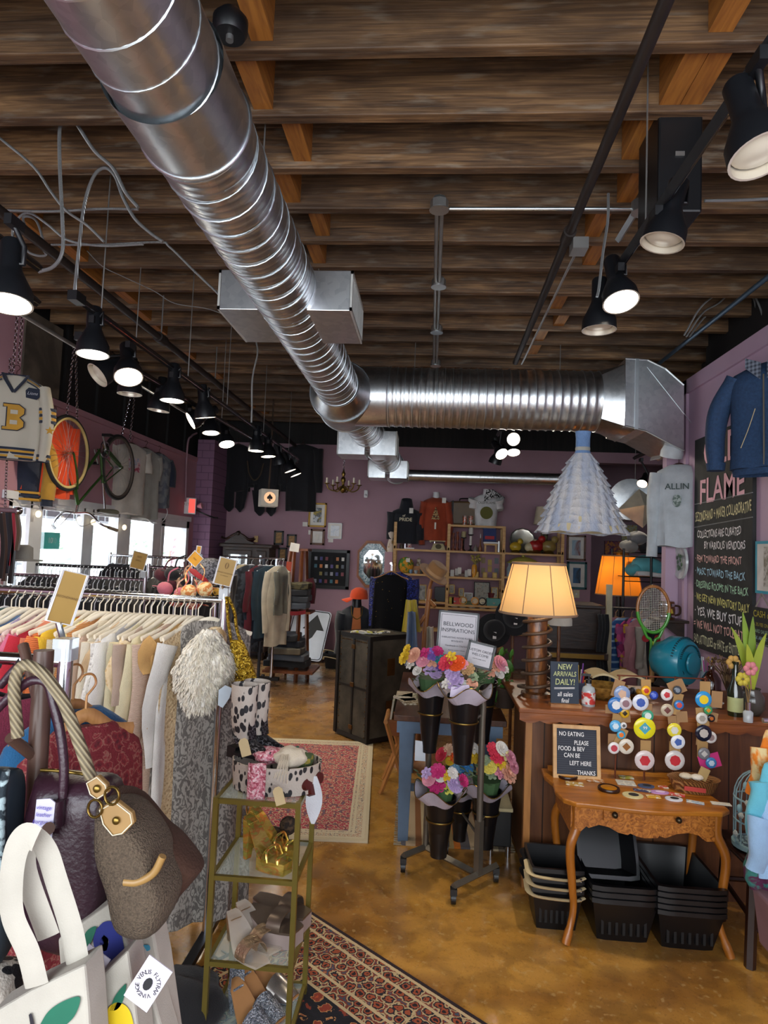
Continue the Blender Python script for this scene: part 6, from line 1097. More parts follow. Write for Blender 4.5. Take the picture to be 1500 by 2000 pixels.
bottle('small clear diffuser bottle with a chrome neck at the counter edge',onc(1461,1410),[(.022,0),(.024,.05),(.012,.06),(.012,.09),(.001,.09)],mat('clear_gel'),None,(.013,.055,.1,chrome));t=thing('diffuser_reeds','three reeds rising from the small diffuser bottle','reeds',onc(1461,1410)+ZA*.08)
for s in(-1,0,1):M().tube([(0,0,0),(s*.02,.01*s,.11)],.0018,5).build('reed',solid('#8a6a3a'),t)
bottle('tall jar of colourful pencils behind the jug',onc(1424,1370)+YA*.3,[(.04,0),(.04,.12),(.036,.12),(.034,.01),(.001,.01)],mat('clear_gel'));t=thing('pencils','bunch of colourful pencils in the jar behind the jug','pencils',onc(1424,1370)+V((0,.3,.02)))
for i in range(12):a=i*.9;M().tube([(cos(a)*.012,sin(a)*.012,0),(cos(a)*.032,sin(a)*.03,.17+.02*sin(i*2))],.004,6).build('pencil',solid(('#b5302b','#d9b53a','#2a5fa8','#3a8a4a','#d0d0d0','#b5508a')[i%6]),t)
p=onc(1487,1405)+YA*.1;pv=thing('plant_vase','round glass vase holding long green leaves at the right end of the counter','plant',p);M().lathe([(.04,0),(.065,.04),(.06,.1),(.04,.13),(.044,.14),(.036,.13),(.05,.05),(.001,.01)],n=24).build('vase',mat('smoky_glass','#55504a',.1,var=0,trans=.3),pv,60)
for i,(dx,dy,h,c)in enumerate(((-.1,.02,.42,'#8a9a2a'),(-.05,-.05,.34,'#a3ad35'),(.02,.03,.48,'#6f8a2a'),(.06,-.03,.40,'#93a233'),(-.02,.06,.5,'#7d9a2f'))):M().slab(lambda u,v,dx=dx,dy=dy,h=h:(dx*v**1.5+(u-.5)*.045*sin(pi*(.12+.86*v)),dy*v,.1+h*v-.06*v**3),4,12,(0,.003,0)).build('leaf',solid(c,.4),pv,60)
for i,(dx,dy,z,c)in enumerate(((-.09,-.08,.2,'#b9a93a'),(-.06,-.1,.26,'#c77a80'),(-.12,-.04,.28,'#b08a45'))):m=M();[m.ball((dx+.022*cos(a),dy-.01,z+.022*sin(a)),.017,8,5,(1,.6,1))for a in[k*1.05 for k in range(6)]];m.tube([(0,0,.1),(dx,dy,z)],.003,5);m.build('flower',solid(c),pv,60)
p=onc(1462,1375)+YA*.25;t=thing('dried_bouquet','bundle of dried twigs and pods between the bottles and the plant','bouquet',p);m=M();rd=random.Random(4)
for i in range(40):a=rd.uniform(0,6.3);r=rd.uniform(.03,.12);m.tube([(0,0,0),(cos(a)*r*.4,sin(a)*r*.4,.12),(cos(a)*r,sin(a)*r,rd.uniform(.15,.24))],.003,4);m.ball((cos(a)*r,sin(a)*r,.2),.01,6,4)
m.build('twigs',mix2('twig','#4a3423','#8a6f4a',20),t)
# turquoise fan
fp=onc(1344,1355)+YA*.22;fp.z=CT;fa=thing('desk_fan','turquoise retro fan heater on the counter before the blackboard','fan',fp,RAD(38));tq=mat('turquoise_plastic','#1b7f94',.3,var=.05,coat=.3)
M().lathe([(.001,.1),(.135,.1),(.158,.06),(.158,-.015),(.12,-.075),(.105,-.115),(.09,-.122),(.001,-.123)],(0,0,.165),40,(0,-1,0)).build('housing',tq,fa,50);M().hexa([(-.09,-.05,0),(.09,-.05,0),(.09,.1,0),(-.09,.1,0)],[(-.05,-.02,.07),(.05,-.02,.07),(.05,.07,.07),(-.05,.07,.07)]).build('base',blk,fa,bevel=.008)
sl=M()
for i in range(22):
 a=-1.25+i*.12;sl.box((.139*sin(a),-.048,.165+.139*cos(a)),(.007,.062,.012),(RAD(-36),a,0));sl.box((.112*sin(a),-.098,.165+.112*cos(a)),(.006,.03,.006),(0,a,0))
tag(sl.build('vent_slots',solid('#0c3640',.6),fa),kind='stuff');M().lathe([(.034,0),(.032,.012),(.001,.013)],(-.08,-.075,.1),20,(-.5,-.8,-.3)).build('dial',solid('#12303a',.3),fa,50);M().lathe([(.07,0),(.066,.01),(.001,.011)],(0,-.122,.165),28,(0,-1,0)).build('motor_cap',tq,fa,50)
# racquet standing behind the counter
rc=P(1276,1190,4.45);rk=thing('tennis_racquet','wooden tennis racquet with green throat standing behind the counter','racquet',P(1273,1345,4.45));rx_,ry_=.105,.155;rr0=lambda a:rc+V((rx_*cos(a),0,ry_*sin(a)))
aa=[pi/2+2*pi*i/48 for i in range(49)];M().tube([rr0(pi*1.04-(pi*1.08)*i/30)for i in range(31)],.011,8,flat=1).build('wooden_head',wood('racquet_wood','#7a4a22','#a56d35',(20,20,20),.3),rk,60,world=True)
gr=mat('racquet_green','#3f8a2a',.3,var=.08,coat=.3);th=rc-ZA*(ry_+.06);hd2=P(1273,1290,4.45);hd3=P(1273,1332,4.45)
M().tube([rr0(pi*1.04+(pi*.92)*i/24)for i in range(25)],.0115,8).build('green_hoop',gr,rk,60,world=True)
for s in(-1,1):M().tube(cr([rr0(-pi/2+s*.75),rc+V((s*.04,0,-ry_-.03)),th+XA*s*.012,hd2+XA*s*.011]),.010,8).build('throat',gr,rk,60,world=True)
M().tube([th,hd2],.006,6).build('yellow_stripe',solid('#c9c23a'),rk,world=True);M().tube([hd2,hd3],.0165,8).build('grip',wood('grip','#8a6030','#b08a50',(20,20,6)),rk,60,world=True)
st2=M()
for i in range(-8,9):
 x=i*.0118;h=ry_*sqrt(max(0,1-(x/rx_)**2));st2.tube([rc+V((x,0,-h)),rc+V((x,0,h))],.0009,3)
for i in range(-12,13):
 z=i*.0118;h=rx_*sqrt(max(0,1-(z/ry_)**2));st2.tube([rc+V((-h,0,z)),rc+V((h,0,z))],.0009,3)
tag(st2.build('strings',solid('#cfcabb'),rk,world=True),kind='stuff')
# blackboard on the right wall
XB=XR-.03;bc_=[PX(1353,1262,XB),PX(1468.5,1302.5,XB),PX(1475,817,XB),PX(1357.5,860,XB)];y_far,y_near=bc_[0].y,bc_[1].y;zb_,zt_=bc_[0].z,bc_[3].z
bo=thing('blackboard','tall chalk blackboard with shop rules on the lilac wall','blackboard',(XB,(y_far+y_near)/2,zb_));slate=mat('chalkboard',lambda t:ramp(t,nz(t,oc(t,(1,2,1)),2.2,6,1),[(.3,'#1b1c1c'),(.7,'#333535')]),.8)
M().bx(XB,XR-.002,y_near,y_far,zb_,zt_).build('slate',slate,bo,world=True,bevel=.004)
def chalk(s,p0,p1,hpx,col,bold=.0):
 a,b=PX(*p0,XB-.003),PX(*p1,XB-.003);mid=(a+b)/2;sz=hpx*mid.y/FPX*1.38;u=b-a;uu=V((0,-1,u.z/(u.y*-1)if abs(u.y)>1e-6 else 0));L=u.length
 o=text(s,sz,solid(col,.9,var=0),bo,a,-YA,ZA,al='LEFT',bold=bold,lift=.001);xs=[v.co.y for v in o.data.vertices];w=max(xs)-min(xs);k=L/w;y0_=max(xs);dz=(b.z-a.z)
 for v in o.data.vertices:f=(y0_-v.co.y)/w;v.co.y=y0_-(y0_-v.co.y)*k;v.co.z+=f*dz+.006*sin(f*40)
 return o
pk='#f0bcc8'
chalk('OLD',(1374,888),(1446,868),58,pk,.015);chalk('FLAME',(1366,965),(1452,942),50,pk,.015)
for a in(('SECONDHAND + MAKER COLLABORATIVE',(1358,1012),(1467,989),20,'#e0d8a8'),('COLLECTIONS ARE CURATED',(1362,1045),(1447,1037),15,'#efecea'),('BY VARIOUS VENDORS',(1375,1066),(1455,1066),15,'#efecea'),('· FEM TOWARD THE FRONT',(1358,1091),(1448,1097),14,'#f0c4bc'),('· MASC TOWARD THE BACK',(1358,1115),(1455,1128),14,'#b4def0'),('· DRESSING ROOMS IN THE BACK',(1357,1140),(1461,1158),14,'#b4e0c0'),('· WE GET NEW INVENTORY DAILY',(1357,1165),(1463,1191),15,'#e6e28c'),('· YES, WE BUY STUFF',(1357,1192),(1454,1216),17,'#ffffff'),('= WE WILL NOT TOLERATE =',(1355,1217),(1464,1247),16,'#f0c0b8'),('BAD ATTITUDES or HATE or ENTITLEMENT',(1355,1246),(1464,1279),18,'#dce0c0')):chalk(*a,bold=.008)
for p0,p1 in(((1357,985),(1470,962)),((1356,1030),(1470,1010))):M().tube([PX(*p0,XB-.002),PX(*p1,XB-.002)],.004,4).build('chalk_line',solid('#8a8c8c'),bo,world=True)
# denim jacket, sweatshirt and cap near the right wall
den=mat('denim_blue',lambda t:mixc(t,nz(t,oc(t),60,4),'#12243d','#25456b'),.85,bump=(160,.4));jp=PX(1508,686,XR-.17);jk=thing('denim_jacket','dark blue denim work jacket with a plaid collar hung high on the right wall','jacket',jp,RAD(-50))
garment_mesh(.25,.68,0,.0,.10,12,top=-.07,hem=0,fold=.015,neck=.09).build('body',den,jk,60)
for s in(-1,1):o=M().tube(cr([(s*.21,0,-.15),(s*.31,-.02,-.32),(s*.34,-.03,-.5),(s*.33,-.04,-.7)],5),[.095,.09,.088,.086,.085,.084,.083,.082,.08,.078,.076,.074,.072,.07,.066,.06],14,flat=.8).build('sleeve',den,jk,60);M().lathe([(.055,0),(.06,.05)],(s*.33,-.04,-.745),16).build('cuff',den,o,60)
M().lathe([(1,0),(1.02,.04),(1,.08)],(0,0,-.79),28,sx=.235,sy=.095,cap=False).build('waistband',den,jk,60);clm=mat('plaid_lining',lambda t:mixc(t,mth(t,'ADD',mth(t,'MULTIPLY',nd(t,'TexWave',{'bands_direction':'X'},Vector=oc(t),Scale=12).outputs[1],.5),mth(t,'MULTIPLY',nd(t,'TexWave',{'bands_direction':'Z'},Vector=oc(t),Scale=12).outputs[1],.5)),'#1b2230','#77808f'),.9)
for s in(-1,1):M().slab(lambda u,v,s=s:(s*(.02+.10*u),-.105-.0*v+.02*u,-.09-.11*v*(1-u*.4)+.05*u),6,6,(0,-.012,0)).build('collar',clm,jk,60)
M().tube([(0,-.118,-.17),(0.005,-.118,-.74)],.005,5).build('zip',solid('#7a7466',.4,metal=.6),jk);M().box((.1,-.112,-.42),(.04,.006,.045)).build('chest_patch',solid('#8a6a3a'),jk);text('C',.035,solid('#2a1d10',var=0),jk,V((.1,-.117,-.42)),XA,ZA,world=False,bold=.02)
for s in(-1,1):M().tube(cr([(s*.05,-.114,-.38),(s*.09,-.112,-.5),(s*.14,-.105,-.62)]),.003,4).build('pocket_stitch',solid('#a89a78'),jk)
hanger_mesh(.2,.013).build('hanger',hg_dark,jk,60)
wp=P(1326,888,5.86);ws=thing('sweatshirt','white crew-neck sweatshirt hung at the end of the lilac wall','sweatshirt',wp,RAD(-28));wsm=cloth('#b9bfc4');garment_mesh(.19,.74,.76,-.02,.07,21,sr=.065,fold=.016,spread=.05).build('body',wsm,ws,60);hanger_mesh(.17,.012).build('hanger',hg_dark,ws,60)
text('ALLIN',.075,solid('#3a4a48',var=0),ws,V((-.0,-.092,-.30)),XA,ZA,world=False,bold=.01);M().prism([(.035*cos(a),.05*sin(a)*(1 if sin(a)>0 else 1.25))for a in[2*pi*i/20 for i in range(20)]],(0.0,-.094,-.42),XA,ZA,.002).build('crest_print',mix2('crest','#5f6f68','#a9b2ae',60),ws)
cpp=P(1312,886,5.8);t=thing('trucker_cap','white trucker cap with a clear mesh back hung beside the white sweatshirt','cap',cpp,rot=(.3,.2,-.4));M().lathe([(.095,-.03),(.095,.02),(.08,.06),(.04,.085),(.001,.09)],n=22).build('crown',solid('#c7cdd2',.6),t,60);M().slab(lambda u,v:(-.08-.08*v,(u-.5)*.15,-.03-.03*v-.02*(2*u-1)**2),8,4,(0,0,.006)).build('brim',solid('#8e8681',.5),t,60)
pc_=PX(1331,1098,XR-.03);pt_=thing('wall_plate','white china plate with green leaves on the lilac wall left of the blackboard','plate',pc_);M().lathe([(.155,.0),(.15,.02),(.1,.008),(.001,.006)],(0,0,0),36,(-1,0,0)).build('china',solid('#c3c8c6',.2),pt_,50)
for i in range(9):a=i*.7;M().ball((-.022,.06*cos(a)*(.5+.5*(i%2)),.06*sin(a)),.024,8,5,(.15,1,.8)).build('leaf_motif',solid('#2f5a34',.3),pt_)
bp_=PX(1336,1213,XR-.03);wb=thing('bracket_shelf','small dark wooden bracket shelf on the lilac wall','shelf',bp_);M().bx(-.27,0,-.12,.12,-.012,.012).build('board',dw,wb,bevel=.004);M().prism([(0,0),(-.16,0),(-.15,-.05),(-.06,-.12),(-.04,-.22),(0,-.24)],(0,-.012,-.012),XA,ZA,-.024).build('bracket',dw,wb)
bm_=thing('barrel_mug','wooden barrel tankard with silver hoops on the bracket shelf','mug',bp_+V((-.15,0,.012)));M().lathe([(.062,0),(.07,.08),(.062,.155),(.055,.155),(.001,.15)],n=22).build('barrel',wood('barrel_wood','#3a2010','#6a3f1f',(20,20,4),.3),bm_,60)
for z in(.025,.125):M().lathe([(.0665,z-.012),(.069,z),(.0665,z+.012)],n=22,cap=False).build('hoop',chrome,bm_,60)
M().prism([(-.03,-.02),(.03,-.02),(.02,.02),(-.02,.02)],(0,-.072,.075),XA,ZA,.003).build('badge',solid('#b5952a'),bm_);M().tube(cr([(.06,0,.12),(.11,0,.11),(.11,0,.05),(.065,0,.03)]),.01,6).build('handle',solid('#3a2010'),bm_,60)
q=PX(1490,1110,XR-.03);po=thing('poster','poster with a turquoise border and a forest photo at the right edge of the wall','poster',q);a,b=PX(1476,1158,XR-.03),PX(1507,1062,XR-.03);M().bx(XR-.034,XR-.028,b.y,a.y,a.z,b.z+.02).build('border',solid('#3a9ab0'),po,world=True);M().bx(XR-.036,XR-.034,b.y,a.y-.03,a.z+.02,b.z).build('paper',paper,po,world=True);M().bx(XR-.038,XR-.036,b.y,a.y-.12,a.z+.05,b.z-.02).build('photo',art('forest','#3a3428','#8a8272','#c9c6bf','#5a4a33',sc=16),po,world=True)
a,b=PX(1469,1250,XR-.06),PX(1510,1200,XR-.06);cs=thing('cash_sign','small black chalk sign headed cash hanging by a cord at the right edge','sign',a);M().bx(XR-.064,XR-.05,b.y,a.y,a.z-.02,b.z+.03).build('slate',slate,cs,world=True);M().tube([(XR-.056,a.y-.04,b.z+.03),PX(1488,1160,XR-.05),(XR-.056,b.y+.04,b.z+.03)],.006,5).build('cord',solid('#8a8078'),cs,world=True)
text('CASH only',.062,solid('#b5a83a',var=0),cs,V((XR-.066,a.y-.03,b.z-.015)),-YA,ZA,al='LEFT',bold=.01)
for i,(s,c)in enumerate((('A 3% FEE ON','#b5a83a'),('CARD SALES','#9cbfa5'),('ASK ABOUT','#9cc3d0'),('STORE CREDIT','#b9b9b0'))):text(s,.034,solid(c,var=0),cs,V((XR-.066,a.y-.03,b.z-.085-.045*i)),-YA,ZA,al='LEFT')
# hanging tulle dress
dp=P(1139,843,5.45);td=thing('tulle_dress','pale blue and white tiered tulle dress hanging below the big branch duct','dress',dp)
tul=mat('blue_tulle',lambda t:mixc(t,ramp(t,nz(t,oc(t,(9,9,.8)),1.6,4),[(.35,'#000000'),(.65,'#ffffff')]),'#b4bdce','#dcd9d6'),.9,bump=(0,.7,lambda t:nz(t,oc(t,(60,60,5)),1.5,4)));k=5.45/FPX
M().lathe([(15*k,0),(13.5*k,-.06),(13.5*k,-.16),(16*k,-.2)],n=30,cap=False,sy=.7).build('bodice',mat('blue_bodice','#6f90bd',.8,bump=(90,.8)),td,60);M().lathe([(13.7*k,-.135),(14.2*k,-.15),(13.7*k,-.165)],n=30,sy=.71,cap=False).build('sash',solid('#a9a79c'),td,60)
T=10
for i in range(T):
 z0,z1=-.19-.66*(i/T),-.19-.66*((i+1.25)/T);f=lambda z:(16+(82-16)*((-z-.19)/.66)**.82)*k
 def tf(u,v,z0=z0,z1=z1,i=i):z=z0+(z1-z0)*v;r=f(min(-.19,z0+(z1-z0)*v*.85))+.02*v*v;r*=1+(.035*v)*sin(2*pi*u*(16+i)+i*2)+.012*sin(2*pi*u*5+i);return(cos(2*pi*u)*r,sin(2*pi*u)*r*.8,z+.008*sin(2*pi*u*9+i)*v)
 M().grid(tf,150,5,True).build('tier',tul,td,180)
M().lathe([(70*k,-.72),(82*k,-.855)],n=40,cap=False,sy=.8).build('underskirt',solid('#d3c49a'),td,60);M().tube([(0,0,.0),(0,.3,bz-BR-dp.z-.05),(0,.52,bz-BR-dp.z+.01)],.004,5).build('hook',steel,td)
# racks and goods in the recess behind the counter
wr_=thing('wire_rack','black wire shelving rack with folded knitwear in the back room','rack',(P(1270,1200,7.4).x,7.4,0));xa,xb=P(1218,1100,7.2).x,P(1325,1100,7.2).x
for x,y in((xa,7.2),(P(1272,1100,7.2).x,7.2),(xb,7.2),(xa,7.65),(xb,7.65)):M().cyl((x,y,0),(x,y,P(1240,1072,7.2).z),.014,n=8).build('post',blk,wr_,60,world=True)
for py in(1080,1128,1260):
 z=P(1270,py,7.2).z;m=M()
 for i in range(14):y=7.2+.45*i/13;m.cyl((xa,y,z),(xb,y,z),.004,n=4)
 for x in(xa,xb):m.cyl((x,7.2,z),(x,7.65,z),.006,n=4)
 m.cyl((xa,7.2,z-.05),(xb,7.2,z-.05),.005,n=4);m.build('wire_shelf',blk,wr_,world=True)
z1_,z2_=P(1270,1080,7.2).z,P(1270,1128,7.2).z;f_=lambda px,z,Y=7.3:V((P(px,1100,Y).x,Y,z))
for i,(px,z,w,th,c,l,n)in enumerate([(1294,z1_,.36,.07,'#22334c','navy folded blanket lower on the top wire shelf','folded_blanket'),(1294,z1_+.075,.36,.08,'#1b2740','dark navy folded blanket upper on the top wire shelf','folded_blanket'),(1272,z2_,.4,.05,'#c9c6c4','white folded cloth on the second wire shelf','folded_cloth')]):pile(l,f_(px,z+.005,7.4),w,.34,th,cloth(c),i+40,n,'blanket')
for i,(px,z,r,c,l)in enumerate([(1228,z1_,.09,'#8d8a86','grey knitted hat at the left of the top wire shelf'),(1245,z1_+.09,.1,'#77777a','pale felt hat in the middle of the top wire shelf'),(1258,z1_,.07,'#19191b','black cap on the top wire shelf'),(1238,z2_,.1,'#4f9aa2','aqua jumper rolled at the left of the second wire shelf'),(1262,z2_+.02,.15,'#5ba6ad','big aqua sweatshirt bundle on the second wire shelf'),(1285,z2_,.1,'#3f8f99','teal folded jumper right on the second wire shelf')]):tag(M().grid(lambda u,v,r=r,i=i:tuple(f_(px,z+r*.75,7.35+.02*i)+V((cos(2*pi*u)*sin(pi*max(.02,v))*r*(1.1+.12*sin(5*u*6+i)),sin(2*pi*u)*sin(pi*max(.02,v))*r,-cos(pi*v)*r*.72+.01*sin(18*u)))),24,10,True).build('hat' if i<3 else 'knitwear',cloth(c),smooth=180),l,'hat' if i<3 else 'jumper')
hz_=P(1250,1190,6.6).z;hr_=thing('clothes_rail','dark rail of bright clothes behind the racquet','clothes rail',(P(1255,1190,6.6).x,6.6,0));M().cyl((P(1195,1190,6.6).x,6.6,hz_),(P(1320,1190,6.6).x,6.6,hz_),.013).build('rod',blk,hr_,60,world=True)
for px in(1197,1318):M().cyl((P(px,1190,6.6).x,6.6,0),(P(px,1190,6.6).x,6.6,hz_),.015).build('post',blk,hr_,60,world=True)
flo=mat('floral_print',lambda t:ramp(t,vor(t,oc(t),18,'Color'),[(.2,'#2a1436'),(.45,'#a52a66'),(.6,'#c75a8a'),(.75,'#3a1f5a'),(.85,'#c79a2f')]),.8);gin=mat('blue_gingham',lambda t:mixc(t,ramp(t,nd(t,'TexWave',{'bands_direction':'Z'},Vector=oc(t),Scale=4.5).outputs[1],[(.75,'#000000'),(.85,'#ffffff')]),'#28548c','#8fb0cc'),.85)
for i,(px,m,L,sl,l)in enumerate([(1203,cloth('#a8707c'),.8,.5,'dusty pink cardigan at the left of the rail behind the racquet'),(1217,gin,.95,.4,'blue and white striped shirt on the rail behind the racquet'),(1234,flo,1.0,.3,'purple dress with pink and yellow flowers behind the racquet'),(1250,gin,.5,.3,'short blue striped top behind the racquet head'),(1252,cloth('#b07a80'),.95,.4,'rose cardigan behind the racquet shaft'),(1272,mix2('grey_face','#9a9488','#b8b2a6',5),.95,.4,'pale grey sweater with red dots behind the racquet'),(1296,cloth('#16161a'),1.0,.5,'black dress right of the racquet'),(1310,cloth('#22202a'),.8,.5,'dark top at the right end of the rail behind the racquet')]):g_=garment('printed_dress' if i==2 else 'shirt','top',l,(P(px,1190,6.6).x,6.6,hz_),RAD(20+8*(i%3)),garment_mesh(.17,L,sl,.1,.04,i+60),m,hanger_mesh(.17,.006),hg_wood)
for px in(1261,1285):p=P(px,1247,6.45);tag(M().lathe([(.035,0),(.035,.004)],p,20,(0,-1,0)).build('red_dot',solid('#a81f2c')),'red felt dot on the grey sweater, %s'%('left' if px<1270 else 'right'),'patch')
a,b=P(1186,1140,6.2),P(1196,1335,6.2);tag(M().bx(a.x,a.x+.05,6.2,6.24,0,P(1190,1142,6.2).z).build('cream_post',solid('#b5ab8c')),'cream painted post standing left of the bright clothes','post')
tag(M().slab(lambda u,v:tuple(P(1168+20*u,1200,5.9)+V((.01*sin(9*v),.02*sin(6*u*3),-v*.66))),8,10,(0,.02,0)).build('black_scarf',cloth('#0f1014'),smooth=60),'long black scarf hanging beside the cream post','scarf')
pn=thing('upright_piano','dark wooden upright piano behind the counter lamp','piano',(P(1120,1300,6.0).x,6.2,0));xa,xb,zp=P(1045,1200,6.0).x,P(1178,1190,6.0).x,P(1120,1187,6.0).z;M().bx(xa,xb,6.05,6.45,0,zp).build('case',dw,pn,world=True,bevel=.01);M().bx(xa-.02,xb+.02,5.98,6.47,zp,zp+.03).build('lid',dw,pn,world=True,bevel=.006);zk=P(1120,1268,6.0).z;M().bx(xa,xb,5.8,6.05,zk-.06,zk).build('key_shelf',dw,pn,world=True,bevel=.006);M().bx(xa+.04,xb-.04,5.79,5.8,zk-.05,zk-.01).build('gilt_strip',gilt,pn,world=True)
for px,py,c,l,s in((963,1232,'#0b0b0d','round black felt hat standing on edge behind the signs',.1),(1003,1205,'#0e0d10','black bowler hat behind the lamp shade',.11)):t=thing('felt_hat',l,'hat',P(px,py,4.9));M().lathe([(s*1.28,0),(s*1.3,.012),(s*.8,.02),(s*.74,.09),(s*.5,.115),(.001,.118)],(0,0,0),30,(.1,-1,.25)).build('felt',cloth(c),t,60);M().box((.0,-.05,-.02),(.025,.14,.05)).build('price_tag',paper,t);M().cyl((0,.03,0),(0,.03,-P(px,py,4.9).z),.012).build('stand_pole',wood_brn,t)
t=thing('baseball_cap','cream cap with a yellow brim behind the log lamp','cap',P(1092,1212,4.6));M().lathe([(.09,-.03),(.09,.01),(.07,.06),(.001,.085)],n=20).build('crown',cloth('#b8b3a6'),t,60);M().slab(lambda u,v:(-.08-.07*v,(u-.5)*.14,-.03-.03*v),8,4,(0,0,.006)).build('brim',cloth('#b39a34'),t,60);M().cyl((0,0,-.03),(0,0,-P(1092,1212,4.6).z),.012).build('stand_pole',wood_brn,t)
# right edge: stool, birdcage and clothes
F1,F2=PZ(1462,1886,0),PZ(1413,1800,0);zs=P(1450,1672,3.1).z;sw_=solid('#2a150d',.35);so=thing('side_stool','dark brown wooden stool at the right edge carrying the birdcage','stool',(1.66,3.2,0));M().bx(1.47,1.95,3.0,3.4,zs-.03,zs).build('seat',sw_,so,world=True,bevel=.01)
for x,y in((1.46,3.0),(1.5,3.37),(1.92,3.03),(1.92,3.37)):M().tube([(x,y,0),(x+.02*(1 if x<1.7 else-1),y+(.015 if y<3.2 else-.015),zs-.03)],.024,6).build('leg',sw_,so,world=True)
for z,q in((.2,((1.47,3.0),(1.51,3.37))),(.16,((1.47,3.0),(1.92,3.03))),(.2,((1.51,3.37),(1.92,3.37)))):M().tube([(*q[0],z),(*q[1],z)],.012,6).build('stretcher',sw_,so,world=True)
cgc=V((P(1478,1600,3.18).x,3.18,zs));cg=thing('birdcage','pale blue wire birdcage with rosettes standing on the dark stool','birdcage',cgc);bl=mat('distressed_blue','#7d9aa0',.6,var=.2);rr_=.095;hc=P(1478,1500,3.18).z-zs;wm_=M()
for i in range(16):a=2*pi*i/16;wm_.tube([V((cos(a)*rr_,sin(a)*rr_,.03)),V((cos(a)*rr_,sin(a)*rr_,hc*.62))]+[V((cos(a)*rr_*cos(b),sin(a)*rr_*cos(b),hc*.62+(hc*.34)*sin(b)))for b in[.3,.6,.9,1.2,1.5]],.003,5)
for z in(.03,hc*.35,hc*.62):wm_.tube([V((cos(a)*rr_,sin(a)*rr_,z))for a in[2*pi*i/24 for i in range(24)]],.0045,5,loop=True)
tag(wm_.build('wires',bl,cg,60),kind='stuff');M().lathe([(rr_+.01,.012),(rr_+.01,.03),(.001,.03)],n=24).build('floor_plate',bl,cg,60);M().lathe([(.012,hc*.95),(.02,hc*.98),(.001,hc)],n=12).build('finial',bl,cg,60)
for i in range(3):a=2*pi*i/3;M().ball((cos(a)*rr_,sin(a)*rr_,.007),.009).build('foot',solid('#b09a6a'),cg)
for i,(a,z)in enumerate(((3.6,.45),(3.9,.62),(4.4,.3),(3.3,.2),(4.7,.55),(4.1,.12))):m=M();c=V((cos(a)*(rr_+.008),sin(a)*(rr_+.008),z*hc));[m.lathe([(.016-.004*j,.004*j),(.013-.004*j,.004*j+.004)],c,6+j,(cos(a),sin(a),0))for j in range(3)];m.build('rosette',solid('#a9aca6'),cg)
for i,(a,z)in enumerate(((3.8,.82),(4.3,.7),(4.6,.45),(3.5,.52),(4.0,.38))):c=V((cos(a)*(rr_+.006),sin(a)*(rr_+.006),z*hc));M().ball(c,.016,8,6,(.8,.8,1.3)).build('leaf',solid('#7fa3ad'),cg,60)
hk=lambda px,py,Y:P(px,py,Y)
for i,(px,py,Y,L,w,m,l)in enumerate([(1520,1425,3.0,.22,.09,mix2('orange_retro','#d87a1f','#d9c08a',18),'orange patterned top hanging at the right edge'),(1517,1490,2.85,.34,.085,cloth('#5fb0c4'),'aqua blue sweater hanging at the right edge beside the birdcage'),(1524,1560,2.8,.2,.1,cloth('#8fb0d0'),'pale blue frilled top under the aqua sweater'),(1527,1590,2.84,.2,.1,mix2('plum','#4a1538','#2a6a62',20),'plum floral scarf below the aqua sweater')]):p=hk(px,py,Y);tag(garment_mesh(w,L+.1,.2,.1,.04,i+80,top=0).build('hanging_blouse',m,smooth=60),l,'top');o=COL.objects[-1];o.location=p;o.rotation_euler=(0,0,RAD(20))
p=hk(1522,1650,2.8);t=thing('handbag','pink woven bag hanging at the right edge below the scarves','bag',p);M().hexa([(-.06,-.03,-.12),(.06,-.03,-.12),(.06,.05,-.12),(-.06,.05,-.12)],[(-.035,-.01,.03),(.06,-.01,.03),(.06,.03,.03),(-.035,.03,.03)]).build('body',mat('pink_weave','#b08a8a',.7,bump=(90,.8)),t,bevel=.012);M().tube(cr([(-.02,0,.03),(.0,0,.12),(.03,0,.03)]),.006,6).build('strap',solid('#c08a5a'),t,60)
p=hk(1522,1800,2.75);t=thing('handbag','mauve leather tote at the right edge under the stool','bag',p);M().hexa([(-.05,-.06,-.12),(.15,-.06,-.12),(.15,.06,-.12),(-.05,.06,-.12)],[(-.075,-.07,.1),(.17,-.07,.1),(.17,.07,.1),(-.075,.07,.1)]).build('body',solid('#8a6a6e',.5),t,bevel=.012);M().tube(cr([(-.05,-.05,.1),(0,-.06,.18),(.06,-.05,.1)]),.008,6).build('strap',solid('#8a6a6e',.5),t,60)
o=thing('clothes_rail','chrome clothes rail just beyond the right edge','clothes rail',(P(1530,1430,2.85).x,2.85,0));q=P(1530,1415,2.85);M().cyl((q.x,2.85,0),(q.x,2.85,q.z),.013).build('post',chrome,o,60,world=True);M().cyl((P(1490,1420,2.9).x,2.9,q.z),(q.x+.5,2.9,q.z),.011).build('rod',chrome,o,60,world=True)
